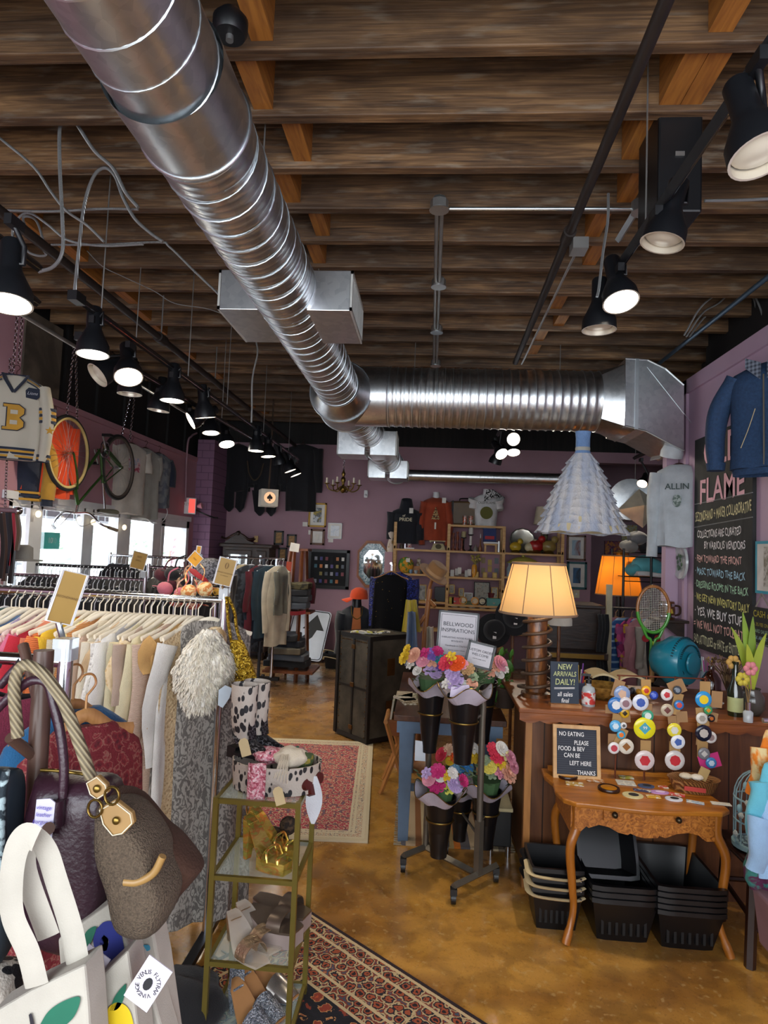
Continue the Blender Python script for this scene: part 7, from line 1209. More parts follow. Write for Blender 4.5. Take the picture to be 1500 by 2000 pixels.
# ================================================================ rugs, flower stand, blue table
def rug(name,label,pts,m,fringe=None,z=.012):
 A,B,Cc,Dd=[V((p[0],p[1],0))for p in pts];t=thing(name,label,'rug',A);u=(B-A).normalized();L,W=(B-A).length,(Dd-A).length;t.rotation_euler=(0,0,atan2(u.y,u.x));t.location=(A+B+Cc+Dd)/4
 M().box((0,0,z/2),(L,W,z)).build('pile',m,t)
 if fringe:
  for s in(-1,1):f=M();[f.box((s*(L/2+.02),(j/45-.5)*W,.004),(.05,.006,.004),(0,0,.3*sin(j*2.3)))for j in range(46)];tag(f.build('fringe',solid(fringe),t),kind='stuff')
 return t
def rugmat(n,L,W,field,border,fsc,bw):
 def f(t):
  v=oc(t);x,y,_=xyz(t,v);e=mth(t,'MINIMUM',mth(t,'SUBTRACT',L/2,mth(t,'ABSOLUTE',x)),mth(t,'SUBTRACT',W/2,mth(t,'ABSOLUTE',y)));d=vor(t,v,fsc,rnd=.75);n1=nz(t,v,fsc*2.6,3,1)
  a=ramp(t,mth(t,'ADD',mth(t,'MULTIPLY',d,.7),mth(t,'MULTIPLY',n1,.45)),field,'CONSTANT');b=ramp(t,mth(t,'ADD',mth(t,'MULTIPLY',vor(t,v,fsc*1.5,rnd=.4),.7),mth(t,'MULTIPLY',nz(t,v,fsc*4,2),.4)),border,'CONSTANT')
  c=mixc(t,mth(t,'GREATER_THAN',e,bw),b,a)
  for p in(.03,bw*.3,bw*.78,bw):c=mixc(t,mth(t,'LESS_THAN',mth(t,'ABSOLUTE',mth(t,'SUBTRACT',e,p)),.007),c,border[-1][1])
  return mixc(t,mth(t,'LESS_THAN',e,.022),c,border[0][1])
 return mat(n,f,.95,bump=(300,.5))
fl=lambda x,y:PZ(x,y,0)
rug('runner_rug','faded red and cream patterned runner rug on the floor before the trunk',[fl(712,1662),fl(725,1458),(-1.42,5.9),(-1.3,3.95)],rugmat('red_rug',1.97,1.0,[(0,'#c3ae8a'),(.3,'#a8344a'),(.44,'#b9495a'),(.52,'#c9b694'),(.6,'#8f2f44'),(.72,'#6d6270')],[(0,'#c9bb9c'),(.4,'#b3836f'),(.5,'#d0c3a6'),(.65,'#8a7a72'),(.8,'#d0c3a6')],26,.12),None)
rug('persian_rug','dark Persian rug with orange flowers and a striped border at the lower left',[(-.5,3.13),(.75,2.12),(-.45,.65),(-1.7,1.66)],rugmat('persian',1.61,1.91,[(0,'#b5522e'),(.3,'#8a3624'),(.42,'#bf8a58'),(.46,'#15151d'),(.66,'#1b1a24'),(.74,'#8a3a26')],[(0,'#23141a'),(.32,'#9a4a2c'),(.42,'#1c1a24'),(.5,'#b8a27a'),(.58,'#7a3424'),(.66,'#3d4a5c'),(.74,'#a5542f'),(.85,'#c2ac84')],13,.34),'#4a3a28')
rug('small_rug','small multicoloured striped rug with an orange edge under the blue table',[fl(775,1655),fl(985,1668),fl(975,1545),fl(778,1545)],mat('stripe_rug',lambda t:ramp(t,mth(t,'FRACT',mth(t,'MULTIPLY',xyz(t,oc(t))[0],2.6)),[(0,'#c06a1c'),(.1,'#5d5a60'),(.25,'#b9a384'),(.4,'#8a5a34'),(.5,'#c4b08c'),(.68,'#7a6a58'),(.8,'#a08a5c')],'CONSTANT'),.95,bump=(200,.6)),'#9a8a72')
# blue steel table
bs_=solid('#5b6f86',.5,metal=.3);TZb=P(815,1395,3.95).z;bt_=thing('work_table','long brown-topped table on blue steel legs behind the flower stand','table',(.15,4.6,0));xl,xr=PZ(771,1388,TZb).x,.5
M().bx(xl,xr,3.9,5.3,TZb-.035,TZb).build('tabletop',wood('dark_table_wood','#3c2113','#5d3720',(20,3,20),.35),bt_,world=1,bevel=.004)
M().bx(xl+.02,xr-.02,3.93,3.96,TZb-.11,TZb-.035).build('rail',bs_,bt_,world=1)
for x in(xl+.08,xr-.1):
 for y in(3.98,5.2):M().hexa([(x-.03,y-.03,0),(x+.03,y-.03,0),(x+.03,y+.03,0),(x-.03,y+.03,0)],[(x-.045,y-.04,TZb-.04),(x+.045,y-.04,TZb-.04),(x+.045,y+.04,TZb-.04),(x-.045,y+.04,TZb-.04)]).build('leg',bs_,bt_,world=1)
M().bx(xl+.1,xr-.1,4.02,4.05,.28,.32).build('stretcher',bs_,bt_,world=1)
for i,(px,py,c,l)in enumerate(((790,1358,'#b5a58a','sticker packet at the back left'),(800,1372,'#7d6a4a','brown and yellow sticker packet at the front left'),(793,1366,'#c2bfb4','white sticker packet in the middle'),(812,1362,'#4f6a3a','green sticker packet at the right'))):p=PZ(px,py,TZb);tag(M().box(p+ZA*.006,(.11,.15,.01),(0,0,.3*i)).build('sticker_packet',mix2('pack%d'%i,c,'#c9c2ae',40)),l+' on the blue table','sticker')
p=PZ(1000,1400,TZb)+YA*.25;p.x=.43;pb_=thing('basket','small pale woven basket of pens on the right end of the blue table','basket',p);M().lathe([(.08,0),(.1,.09),(.09,.085),(.07,.01),(.001,.01)],n=20).build('weave',wk,pb_,60)
for i in range(9):M().tube([(cos(i)*.02,sin(i)*.02,.02),(cos(i*1.3)*.07,sin(i*1.3)*.06,.2)],.009,6).build('pen',solid(('#6a2a8a','#a82a6a','#c9c9c9','#8a1f2a')[i%4]),pb_)
# folding pine stool with magazines
fs=thing('folding_stool','small folding pine magazine stand beside the trunk','stand',(-.2,4.85,0));zf=P(775,1400,4.85).z;pn_=wood('stool_pine','#a8703a','#c48c4e',(20,20,4))
for y in(4.7,5.0):
 for x0,x1 in((-.29,-.1),(-.1,-.27)):M().tube([(x0,y,0),(x1,y,zf)],.016,4).build('leg',pn_,fs,world=1)
for x in(-.1,-.27):M().cyl((x,4.68,zf),(x,5.02,zf),.016).build('rail',pn_,fs,world=1)
M().hexa([(-.25,4.7,zf-.1),(-.12,4.7,zf-.1),(-.12,5.0,zf-.1),(-.25,5.0,zf-.1)],[(-.27,4.7,zf),(-.1,4.7,zf),(-.1,5.0,zf),(-.27,5.0,zf)]).build('sling',solid('#8a4e22'),fs,world=1)
for i,c in enumerate(('#c9c4b0','#6f9a4a','#c98a2a','#7a8a9a')):tag(M().box((-.235+.035*i,4.86,zf+.035),(.014,.2,.2),(0,.12,0)).build('magazine',solid(c)),('cream','green','orange','grey')[i]+' magazine in the folding pine stand','magazine')
bxo=thing('small_cabinet','low black cabinet with a cream top and chrome leg beside the counter','cabinet',(.47,4.0,0));zc=P(1000,1572,3.95).z;M().bx(.40,.535,3.85,4.3,.06,zc).build('body',blk,bxo,world=1,bevel=.006);M().bx(.39,.54,3.83,4.32,zc,zc+.02).build('top',solid('#c4b48a'),bxo,world=1,bevel=.004)
for x,y in((.42,3.87),(.52,3.87),(.42,4.27),(.52,4.27)):M().cyl((x,y,0),(x,y,zc),.016).build('leg',chrome,bxo,60,world=1)
# rolling flower stand
gs=mat('grey_steel_tube','#6a645a',.4,.6);fsd=thing('flower_stand','rolling grey steel stand on casters holding black flower buckets','flower stand',(.17,3.58,0));wc=[V((.183,3.32,0)),V((.42,3.57,0)),V((-.081,3.6,0)),V((.16,3.85,0))]
h1=.085;r1,r2=wc[0].lerp(wc[1],.55),wc[2].lerp(wc[3],.5);U=lambda p,z:V((p.x,p.y,z))
for a,b in((wc[0],wc[1]),(wc[2],wc[3]),(r1,r2)):M().tube([U(a,h1),U(b,h1)],.02,4,up=ZA).build('base_bar',gs,fsd,world=1)
zt3=P(935,1352,r1.y).z;M().tube([U(r1,h1)]+cr([U(r1,zt3-.14),U(r1,zt3-.05),U(r1,zt3)+XA*-.03,U(r1,zt3)+V((-.1,.05,.0))],4),.017,8).build('post',gs,fsd,60,world=1);M().tube([U(r1,h1),U(r1,.36)],.024,4).build('post_sleeve',gs,fsd,world=1)
M().tube([U(r2,h1),U(r2,zt3-.1)],.017,8).build('post',gs,fsd,60,world=1)
for p in wc:w_=M();w_.cyl(p+V((-.012,0,.03)),p+V((.012,0,.03)),.03);w_.box(p+ZA*.062,(.034,.04,.03));w_.cyl(p+V((-.014,0,.03)),p+V((.014,0,.03)),.012);w_.build('caster',blk,fsd,40,world=1)
BK_=[(842,1345,843,1468,28,3.62,'upper left'),(907,1358,903,1490,33,3.38,'upper front'),(944,1330,944,1450,28,3.8,'upper right rear'),(860,1555,862,1672,31,3.52,'lower front'),(950,1543,958,1655,30,3.68,'lower right'),(900,1545,898,1640,24,3.85,'lower rear')]
bkm=mat('bucket_black','#101013',.28,var=.05);bks=[]
for x,y,x2,y2,r,Y,l in BK_:
 a,b=P(x,y,Y),P(x2,y2,Y);h=a.z-b.z;R1=r*Y/FPX;t=thing('flower_bucket','tall black tapered flower bucket at the %s of the rolling stand'%l,'bucket',(a.x,Y,b.z));bks.append((V((a.x,Y,a.z)),R1))
 M().lathe([(R1*.5,0),(R1*.54,h*.2),(R1*.55,h*.21),(R1*.97,h*.97),(R1,h),(R1*.94,h),(R1*.5,.02),(.001,.02)],n=28).build('bucket',bkm,t,40)
 zr=b.z+h*.62;M().tube([(a.x+cos(k)*R1*.83,Y+sin(k)*R1*.83,zr)for k in[2*pi*j/28 for j in range(28)]],.005,6,loop=True).build('ring',brass,fsd,60,world=1);q=r1 if abs(a.x-r1.x)<abs(a.x-r2.x)else r2;d=V((q.x-a.x,q.y-Y,0)).normalized()*R1*.83;M().tube([V((a.x,Y,zr))+d,U(q,zr+.02)],.008,6).build('arm',gs,fsd,world=1)
    # flowers
def rosette(n,k):
 m=M()
 for L in range(k):
  r=1-L*.25
  for i in range(n-L):a=2*pi*(i+.5*L)/(n-L);u=V((cos(a),sin(a),0));w=V((-sin(a),cos(a),0));zz=.12*L;m.add([u*.12*r+ZA*zz,u*.6*r+w*.36*r+ZA*(zz+.14),u*r+w*.2*r+ZA*(zz+.2-.1*(L==0)),u*r*1.03+ZA*(zz+.17-.1*(L==0)),u*r-w*.2*r+ZA*(zz+.2-.1*(L==0)),u*.6*r-w*.36*r+ZA*(zz+.14)],[(0,1,2,3),(0,3,4,5)])
 m.ball((0,0,.12*k),.22,8,5);return m
def leafm():return M().slab(lambda u,v:((u-.5)*.8*sin(pi*(.06+.9*v)),v*1.6,.2*v*v+.15*abs(u-.5)),3,6,(0,0,.03))
FPR=[rosette(9,3),rosette(14,4),rosette(6,3)];fme={}
def bouquet(label,bi,fl_,wrap=True,dz=0,lf=8):
 c,R1=bks[bi];t=thing('bouquet',label,'bouquet',c+ZA*dz)
 for i,(px,py,s,col)in enumerate(fl_):
  p=P(px,py,c.y-.05);k=i%3;key=k
  if key not in fme:o=FPR[k].build('flower',solid(col,.7),t);fme[key]=o.data
  else:o=bpy.data.objects.new('flower',fme[key]);COL.objects.link(o);o.parent=t
  o.material_slots[0].link='OBJECT';o.material_slots[0].material=solid(col,.7);o.location=p-c-ZA*dz;o.scale=[s*1.15*c.y/FPX]*3;d=V((p.x-c.x,-.1,.09));o.rotation_euler=d.to_track_quat('Z','Y').to_euler()
 g=M();rd=random.Random(bi)
 for i in range(lf*6):a,r=rd.uniform(0,6.3),rd.uniform(.4,1.5)*R1;q=V((cos(a)*r,sin(a)*r*.7,.06+rd.uniform(-.03,.05)));s=rd.uniform(.018,.032);e=V((cos(a),sin(a),.4)).normalized()*s;w=V((-sin(a),cos(a),0))*s*.5;g.add([q,q+e+w,q+e*2,q+e-w],[(0,1,2,3)])
 tag(g.build('greenery',mix2('eucalyptus','#3f5a3c','#7d8f76',20),t),kind='stuff');M().lathe([(R1*.5,-.1),(R1*.9,.06)],n=12).build('stems',solid('#3c5a34'),t)
 if wrap:M().grid(lambda u,v:((R1*(.75+.85*v))*cos(2*pi*u),(R1*(.75+.85*v))*sin(2*pi*u),-.05+.085*v+.03*v*sin(2*pi*u*4+bi)),40,5,True).build('wrapping_paper',mat('lilac_paper','#b3abb8',.7),t);M().tube([(R1*1.6*cos(a),R1*1.6*sin(a),.035+.03*sin(4*a+bi))for a in[2*pi*j/60 for j in range(60)]],.0025,4,loop=True).build('gold_edge',brass,t)
Yl,Pk,Rd,Or,Pu,Te,Wh,Li,Hp,Bl,Pe='#d9b52a','#d98fa0','#c8324a','#d8521a','#7a5aa8','#2a9a94','#d9d4cc','#b79fca','#b8286a','#3f86c4','#dfa58a'
bouquet('mixed bouquet of yellow pink and teal paper flowers in the upper left bucket',0,[(790,1284,13,Yl),(808,1280,14,Pe),(802,1297,10,Wh),(845,1278,13,Pu),(858,1285,12,Te),(830,1275,10,Hp),(855,1272,10,Hp),(826,1291,12,Pk),(844,1292,12,Pe),(860,1302,10,Pu),(815,1310,9,Wh),(838,1310,10,Li),(795,1268,9,Yl),(850,1315,11,Li)])
bouquet('bouquet of red orange and lilac paper flowers in the upper front bucket',1,[(871,1294,15,Rd),(892,1296,15,Or),(880,1285,12,Yl),(884,1312,14,Li),(888,1330,16,Li),(872,1335,10,Wh),(912,1306,13,'#a8845a'),(903,1298,10,Pk),(925,1322,9,'#8a9a7a'),(900,1338,12,Wh),(922,1335,10,Pe)])
bouquet('peach and pink rose bouquet in the upper right rear bucket',2,[(966,1298,14,Pe),(978,1296,14,Pk),(985,1305,10,Wh),(958,1310,12,Pe),(975,1315,10,Wh),(950,1318,9,Pk)],False,lf=14)
bouquet('hot pink yellow and lilac bouquet in the lower front bucket',3,[(853,1533,15,Hp),(888,1531,15,Li),(875,1540,11,'#d3cf5a'),(855,1506,13,Hp),(838,1522,12,Pk),(872,1515,10,Yl),(905,1525,11,Hp),(860,1518,9,Wh),(833,1510,10,Li),(884,1510,10,Wh)])
bouquet('big bouquet of coral yellow and orange paper flowers in the lower right bucket',4,[(970,1476,14,Rd),(955,1497,13,'#d9c95a'),(978,1492,11,Yl),(993,1510,17,Pe),(1003,1497,12,Pk),(986,1472,12,'#d9c98a'),(963,1462,11,Rd),(980,1462,12,Wh),(976,1510,11,Pk),(948,1485,9,'#8a9a7a'),(997,1480,12,Pk),(960,1512,10,'#8a9a7a')])
bouquet('bouquet with bright blue flowers in the lower rear bucket',5,[(893,1497,12,'#7fb0cf'),(908,1499,14,Bl),(886,1478,11,Or),(922,1478,12,Yl),(862,1474,12,Rd),(926,1462,10,Wh),(875,1465,11,'#c9a58a'),(880,1485,9,Yl)])
tag(M().prism([(-.055,-.03),(.06,-.045),(.04,.035),(-.05,.02)],P(900,1350,3.3),XA,ZA,.003).build('note_card',solid('#cbbfd2')),'blank lilac card tucked into the upper front bouquet','card');tag(M().prism([(-.03,-.055),(.03,-.055),(.025,.05),(-.03,.055)],P(821,1466,3.6),XA,ZA,.003).build('paper_tag',solid('#b9bec4')),'white paper tag hanging left of the upper left bucket','tag')
def psign(label,c,w,h,ax,lines,lean=-.08,pole=None):
 t=thing('framed_sign',label,'sign',c,rot=(lean,ax,0));f=M();e=.011
 for q in((-w/2,-w/2+e,0,h),(w/2-e,w/2,0,h),(-w/2,w/2,0,e),(-w/2,w/2,h-e,h)):f.bx(q[0],q[1],-.008,.008,q[2],q[3])
 f.build('frame',blk,t);M().bx(-w/2+e,w/2-e,-.003,.004,e,h-e).build('paper',solid('#bcb9bd',.6,var=0),t);tx=solid('#3c3a42',var=0)
 M().tube([(x*w*.42,-.004,h/2+z*h*.42)for x,z in((-1,-1),(1,-1),(1,1),(-1,1))],.0012,4,loop=True).build('printed_border',tx,t)
 for s,f_,sz in lines:text(s,sz,tx,t,V((0,-.004,h*f_)),XA,ZA,world=False)
 if pole:M().cyl((0,.01,0),(0,.02,-pole),.006).build('pole',gs,t)
c=P(890,1287,3.72);psign('larger black framed sign reading Bellwood Inspirations above the flowers',c,.235,.27,.05,[('BELLWOOD',.72,.032),('INSPIRATIONS',.59,.03),('EVERLASTING WOOD FLORAL',.44,.013),('BOUQUETS',.37,.013),('Handmade in Charlotte',.27,.014),('Ask for custom colours',.18,.01)],pole=.2)
c=P(932,1304,3.5);psign('smaller tilted black framed sign reading custom orders welcome',c,.15,.135,.2,[('CUSTOM ORDERS',.66,.019),('WELCOME',.5,.019),('scan to order yours',.34,.009)],pole=.2)
vn=thing('trailing_plant','trailing green ivy behind the framed flower signs','plant',P(975,1300,4.1));lm=leafm();rd=random.Random(8);pr0=None
for i in range(44):
 p=P(rd.uniform(952,1003),rd.uniform(1262,1352),4.1+rd.uniform(-.08,.08))
 if pr0 is None:pr0=o=lm.build('leaf',solid('#3c6a2a',.4),vn,60)
 else:o=bpy.data.objects.new('leaf',pr0.data);COL.objects.link(o);o.parent=vn
 o.location=p-PL[vn.name];o.scale=[rd.uniform(.035,.055)]*3;o.rotation_euler=(rd.uniform(-2,-.6),rd.uniform(-.6,.6),rd.uniform(-1,1))
M().lathe([(.06,0),(.08,.12),(.001,.12)],P(985,1380,4.1)).build('pot',solid('#3a2a20'),vn,60,world=1)
# hat tree
hx=P(838,1160,5.35);htr=thing('hat_tree','wooden peg hat tree behind the blue table with a brown fedora on top','hat tree',(hx.x,5.35,0));wdm=wood('hat_tree_wood','#7a4a26','#a46c3a',(20,20,4));M().tube([V((hx.x-.05,5.4,0)),P(830,1230,5.35),P(840,1150,5.35)],.022,8).build('post',wdm,htr,60,world=1)
for a,b in(((832,1200),(815,1225)),((836,1170),(850,1185)),((838,1150),(845,1128))):M().tube([P(*a,5.35),P(*b,5.3)],.016,6).build('peg',wdm,htr,60,world=1)
M().lathe([(.22,0),(.2,.03),(.03,.06)],(hx.x-.05,5.4,0),24).build('base',wdm,htr,60,world=1)
fdk=.78;fd=thing('fedora','light brown felt fedora tilted on the hat tree','hat',P(846,1122,5.25),rot=(.5,.5,.3));M().lathe([(.155,.012),(.158,.0),(.1,.008),(.095,.03),(.09,.12),(.07,.135),(.001,.115)],n=32,sx=1.1).build('felt',cloth('#8a6238'),fd,60);M().lathe([(.0975,.02),(.096,.05)],n=32,sx=1.1,cap=False).build('band',cloth('#a8825a'),fd,60)
def drape(label,name,x0,x1,y0,y1,Y,m,cat,seed=1):tag(M().slab(lambda u,v:tuple(P(x0+(x1-x0)*(.5+(u-.5)*(.55+.45*v)),y0+(y1-y0)*v,Y)+V((0,.04*sin(9*u+seed),0))),14,10,(0,.03,0)).build(name,m,smooth=60),label,cat)
fd.scale=[fdk]*3;drape('yellow windbreaker draped on the hat tree','windbreaker',784,822,1172,1235,5.2,cloth('#b9a42c'),'jacket');drape('slate blue scarf hanging below the yellow windbreaker','scarf',790,818,1195,1300,5.12,cloth('#5a6f8f'),'scarf',3);drape('long cream strap with a tag leaning beside the framed sign','strap',828,852,1225,1374,4.6,cloth('#b5ab98'),'strap',5)
# ================================================================ foreground: shoe rack, bags, near rail
gm_=mat('gold_painted_steel','#7d7034',.35,.55,var=.06);zs4=(.851,.588,.297,.05);yf,yb2=2.27,2.575;xL,xR=PZ(432,1548,.851).x,PZ(588,1561,.851).x
sr_=thing('shoe_rack','narrow gold metal rack with glass shelves of metallic shoes','shelf',((xL+xR)/2,2.42,0))
for x in(xL,xR):
 for y in(yf,yb2):M().bx(x-.009,x+.009,y-.009,y+.009,0,zs4[0]+.005).build('post',gm_,sr_,world=1)
for z in zs4:
 m=M()
 for y in(yf,yb2):m.bx(xL,xR,y-.007,y+.007,z-.016,z)
 for x in(xL,xR):m.bx(x-.007,x+.007,yf,yb2,z-.016,z)
 o=m.build('shelf_frame',gm_,sr_,world=1);M().bx(xL+.008,xR-.008,yf+.008,yb2-.008,z-.006,z-.001).build('glass',mat('shelf_glass','#cfe0da',.05,var=0,alpha=.28),o,world=1)
def shoe(name,label,c,rz,m,L=.23,heel=.1,plat=.0,straps=True,sole=None,inner=None,wedge=False,boot=0,toe=.038,mi=None):
 """local: heel at y = L/2, toe at -L/2"""
 t=thing(name,label,'shoe',c,rz);hz=heel+plat
 def fz(v):k=max(0,(v-.38)/.62);return plat+(hz-plat)*(k*k*(3-2*k))
 wd=lambda v:toe*(.35+1.05*sin(pi*min(.94,.1+v*.75))**.8)*(1-.42*max(0,v-.45)/.55)
 cy=lambda v:-L/2+L*v*(1-.0)
 M().slab(lambda u,v:((u-.5)*2*wd(v),cy(v),fz(v)+.004),9,18,(0,0,.008)).build('insole',inner or m,t,50)
 if plat or wedge:M().slab(lambda u,v:((u-.5)*2.08*wd(v*(1 if wedge else.55)),cy(v*(1 if wedge else.55)),0),7,10,(0,0,.004));s=M();n=12;R=[[((u-.5)*2.05*wd(v),cy(v),z)for u,z in((0,0),(1,0),(1,fz(v)+.004),(0,fz(v)+.004))]for v in[i/n*(1 if wedge else.55)for i in range(n+1)]];s.rings(R);s.build('platform',sole or m,t,40)
 if not wedge and heel>.03:M().hexa([(-.014,L*.40,0),(.014,L*.40,0),(.014,L*.5-.004,0),(-.014,L*.5-.004,0)],[(-.024,L*.32,hz-.004),(.024,L*.32,hz-.004),(.022,L*.5,hz+.004),(-.022,L*.5,hz+.004)]).build('heel',sole or m,t,bevel=.003)
 def st(v0,v1,hh,r=.006):a=cr([(-wd(v0),cy(v0),fz(v0)+.008),(-wd(v0)*.7,cy((v0+v1)/2),fz(v0)+hh),(wd(v1)*.7,cy((v0+v1)/2),fz(v1)+hh),(wd(v1),cy(v1),fz(v1)+.008)]);M().tube(a,r,6,flat=.4).build('strap',m,t,60)
 if straps=='band':M().slab(lambda u,v:(-cos(pi*u)*wd(.22+.2*v)*1.05,cy(.2+.24*v),fz(.2+.24*v)+.01+.05*sin(pi*u)),12,6,(0,0,.004)).build('vamp',m,t,60)
 elif straps=='closed':M().grid(lambda u,v:(-cos(pi*u)*wd(.02+.42*v)*1.08,cy(.0+.44*v),fz(.44*v)+.006+(.012+.045*v**.7)*sin(pi*u)),12,10).build('vamp',m,t,60);M().grid(lambda u,v:(-cos(pi*u)*wd(.9)*1.1,cy(.86+.16*sin(pi*u)),fz(.95)+.055*v),12,4).build('counter',mi or m,t,60)
 elif straps:st(.12,.16,.026,.0055);st(.3,.44,.042,.0045);st(.44,.3,.046,.0045);M().tube(cr([(-.03,cy(.85),hz+.03),(-.033,cy(.7),hz+.075),(0,cy(.6),hz+.085),(.033,cy(.7),hz+.075),(.03,cy(.85),hz+.03),(0,cy(1.0),hz+.045),(-.03,cy(.85),hz+.03)]),.0038,6,flat=.5).build('ankle_strap',m,t,60)
 return t
holo=mat('holographic_gold',lambda t:ramp(t,nz(t,oc(t,(1,1,2)),14,2,1),[(.3,'#b39a3a'),(.46,'#d9c66a'),(.54,'#d98a4a'),(.6,'#a9b85a'),(.7,'#cdb85a')]),.22,.75);sil=mat('silver_leather','#a9a29a',.25,.8);glt=mat('silver_glitter',lambda t:ramp(t,vor(t,oc(t),260,'Color'),[(.2,'#5a6470'),(.6,'#aab4c0'),(.9,'#e6ecf2')]),.25,.8,bump=(260,.9));brn=mat('bronze_leather','#4a341f',.35,.5);pgl=mat('pale_gold_foil','#b59d80',.28,.8,bump=(60,.8));clr=mat('clear_vinyl','#d0c6b8',.1,var=0,alpha=.4);tan=solid('#a8794a',.5);pew=mat('pewter_leather','#6a5c50',.35,.6);wp_=solid('#9a8a84',.6)
xm=(xL+xR)/2
shoe('platform_sandal','gold holographic platform sandal with a block heel, front one on the second shelf',(xm+.02,2.36,zs4[1]),RAD(62),holo,.21,.115,.028,toe=.031);shoe('platform_sandal','gold holographic platform sandal behind the front one',(xm+.02,2.46,zs4[1]),RAD(70),holo,.21,.115,.028,toe=.031);shoe('heeled_mule','dark bronze heeled mule with a ruffle at the back of the second shelf',(xm-.01,2.53,zs4[1]),RAD(75),brn,.2,.1,.0,'band');tag(M().ball((xm+.06,2.54,zs4[1]+.07),.035,10,8).build('ruffle',mix2('ruffle','#1d130c','#4a3826',60)),'dark brown ruffle rosette behind the gold sandals','rosette')
shoe('platform_slide','pewter platform slide with wide bands, front one of the pair on the third shelf',(xm+.04,2.44,zs4[2]),RAD(66),pew,.23,.02,.045,'band',wp_,pew,True,toe=.045);shoe('platform_slide','pewter platform slide behind its mate on the third shelf',(xm+.05,2.53,zs4[2]),RAD(72),pew,.23,.02,.045,'band',wp_,pew,True,toe=.045)
shoe('mule','clear and pale gold knotted mule at the front of the third shelf',(xm-.03,2.33,zs4[2]),RAD(48),pgl,.22,.09,.0,'band',pgl,clr);shoe('mule','clear and pale gold mule behind the front knotted one',(xm-.01,2.4,zs4[2]),RAD(52),pgl,.22,.09,.0,'band',pgl,clr)
shoe('glitter_pump','silver glitter pump with a tan insole at the front of the bottom shelf',(xm,2.33,zs4[3]),RAD(55),glt,.22,.1,.0,'closed',glt,tan,mi=glt);shoe('glitter_pump','silver glitter pump just behind the front pump on the bottom shelf',(xm+.01,2.41,zs4[3]),RAD(58),glt,.22,.1,.0,'closed',glt,tan,mi=glt)
shoe('wedge_shoe','grey snakeskin wedge shoe with a bow on the bottom shelf',(xm+.03,2.52,zs4[3]),RAD(62),sil,.22,.09,.0,'closed',mat('snake',lambda t:ramp(t,vor(t,oc(t),60),[(.1,'#d0d0cc'),(.4,'#77808a')]),.4),tan,True);tg=solid('#c2ad82',.7)
for p,l in((V((xm+.05,2.4,zs4[2]+.065)),'cream price tag on the pewter slide'),(P(545,1555,2.24),'cream price tag hanging from the top front bar of the shoe rack'),(P(478,1460,2.24),'cream hole-punched tag on the black boot')):tag(M().prism([(-.018,-.03),(.018,-.03),(.018,.022),(.008,.032),(-.008,.032),(-.018,.022)],p,V((.9,.1,.3)),V((-.3,0,.95)),.002).build('price_tag',tg),l,'tag')
# cow-print tray, scarves, boots
cow=mat('cow_print',lambda t:mixc(t,ramp(t,mth(t,'ADD',mth(t,'MULTIPLY',vor(t,oc(t,(1,1,.6)),46),.6),mth(t,'MULTIPLY',nz(t,oc(t,(1,1,.5)),16,2),.5)),[(.46,'#000000'),(.49,'#ffffff')]),'#16151a','#b5aba0'),.6,bump=(200,.3))
tc=V((xm+.03,2.42,zs4[0]+.002));ty=thing('cow_print_tray','oval black and white cow-print tray on top of the shoe rack','tray',tc);M().lathe([(.12,0),(.125,.1),(.12,.1),(.115,.006),(.001,.004)],n=40,sx=1.36,sy=.95).build('tray',cow,ty,40)
def lump(name,label,c,r,sc,m,cat,sd=1,n=.25):tag(M().grid(lambda u,v:tuple(V(c)+V((cos(2*pi*u)*sin(pi*v)*r*sc[0],sin(2*pi*u)*sin(pi*v)*r*sc[1],-cos(pi*v)*r*sc[2]))*(1+n*MN.noise(V((cos(2*pi*u)*2*sin(pi*v),sin(2*pi*u)*2*sin(pi*v),v*4+sd))))),28,16,True).build(name,m,smooth=180),label,cat)
lump('scarf','floral green and pink scarf bundled at the back of the cow-print tray',tc+V((.05,.04,.1)),.06,(1.2,.9,.6),mix2('floral_scarf','#b86a7a','#2f6a5a',40),'scarf',3);lump('scarf','cream fringed scarf heaped in the cow-print tray',tc+V((.055,-.02,.115)),.06,(1.1,.9,.6),cloth('#cfc3ae'),'scarf',5);lump('scarf','gold and green metallic scarf at the right of the tray',tc+V((.1,-.0,.1)),.04,(1,1,.8),mix2('gold_green','#8a7a2c','#3a4a2a',30),'scarf',6);pks=mat('pink_sequin',lambda t:ramp(t,vor(t,oc(t),130,'Color'),[(.2,'#b5566a'),(.5,'#d98a9a'),(.8,'#f0d0d4')]),.25,.4,bump=(130,.9));lump('sequin_cloth','pink sequinned cloth bundled in the tray',tc+V((-.03,-.01,.115)),.06,(1.1,.9,.5),pks,'cloth',8)
fr2=M();[fr2.tube(cr([tc+V((.03+.003*i,-.05,.14)),tc+V((.03+.004*i,-.1,.12)),tc+V((.02+.006*i,-.123,.07+.02*sin(i*3)))]),.0016,4)for i in range(9)];tag(fr2.build('fringe',cloth('#cfc3ae')),'cream fringe hanging over the front of the tray','fringe',kind='stuff');tag(M().slab(lambda u,v:tuple(tc+V((-.075+.065*u,-.125-.006*sin(6*u),.12-.13*v))),8,10,(0,-.006,0)).build('sequin_scarf',pks,smooth=60),'pink sequin scarf end hanging over the front of the tray','scarf')
for i,(dx,z)in enumerate(((.12,.035),(.138,.01),(.155,.045))):tag(M().lathe([(.02,-.02),(.026,0),(.02,.02)],tc+V((dx,-.06+.02*i,z)),16,(.8,-.5,.2)).build('cuff',solid('#4a1612',.4)),('left','lowest','right')[i]+' dark red leather cuff at the right of the tray','cuff')
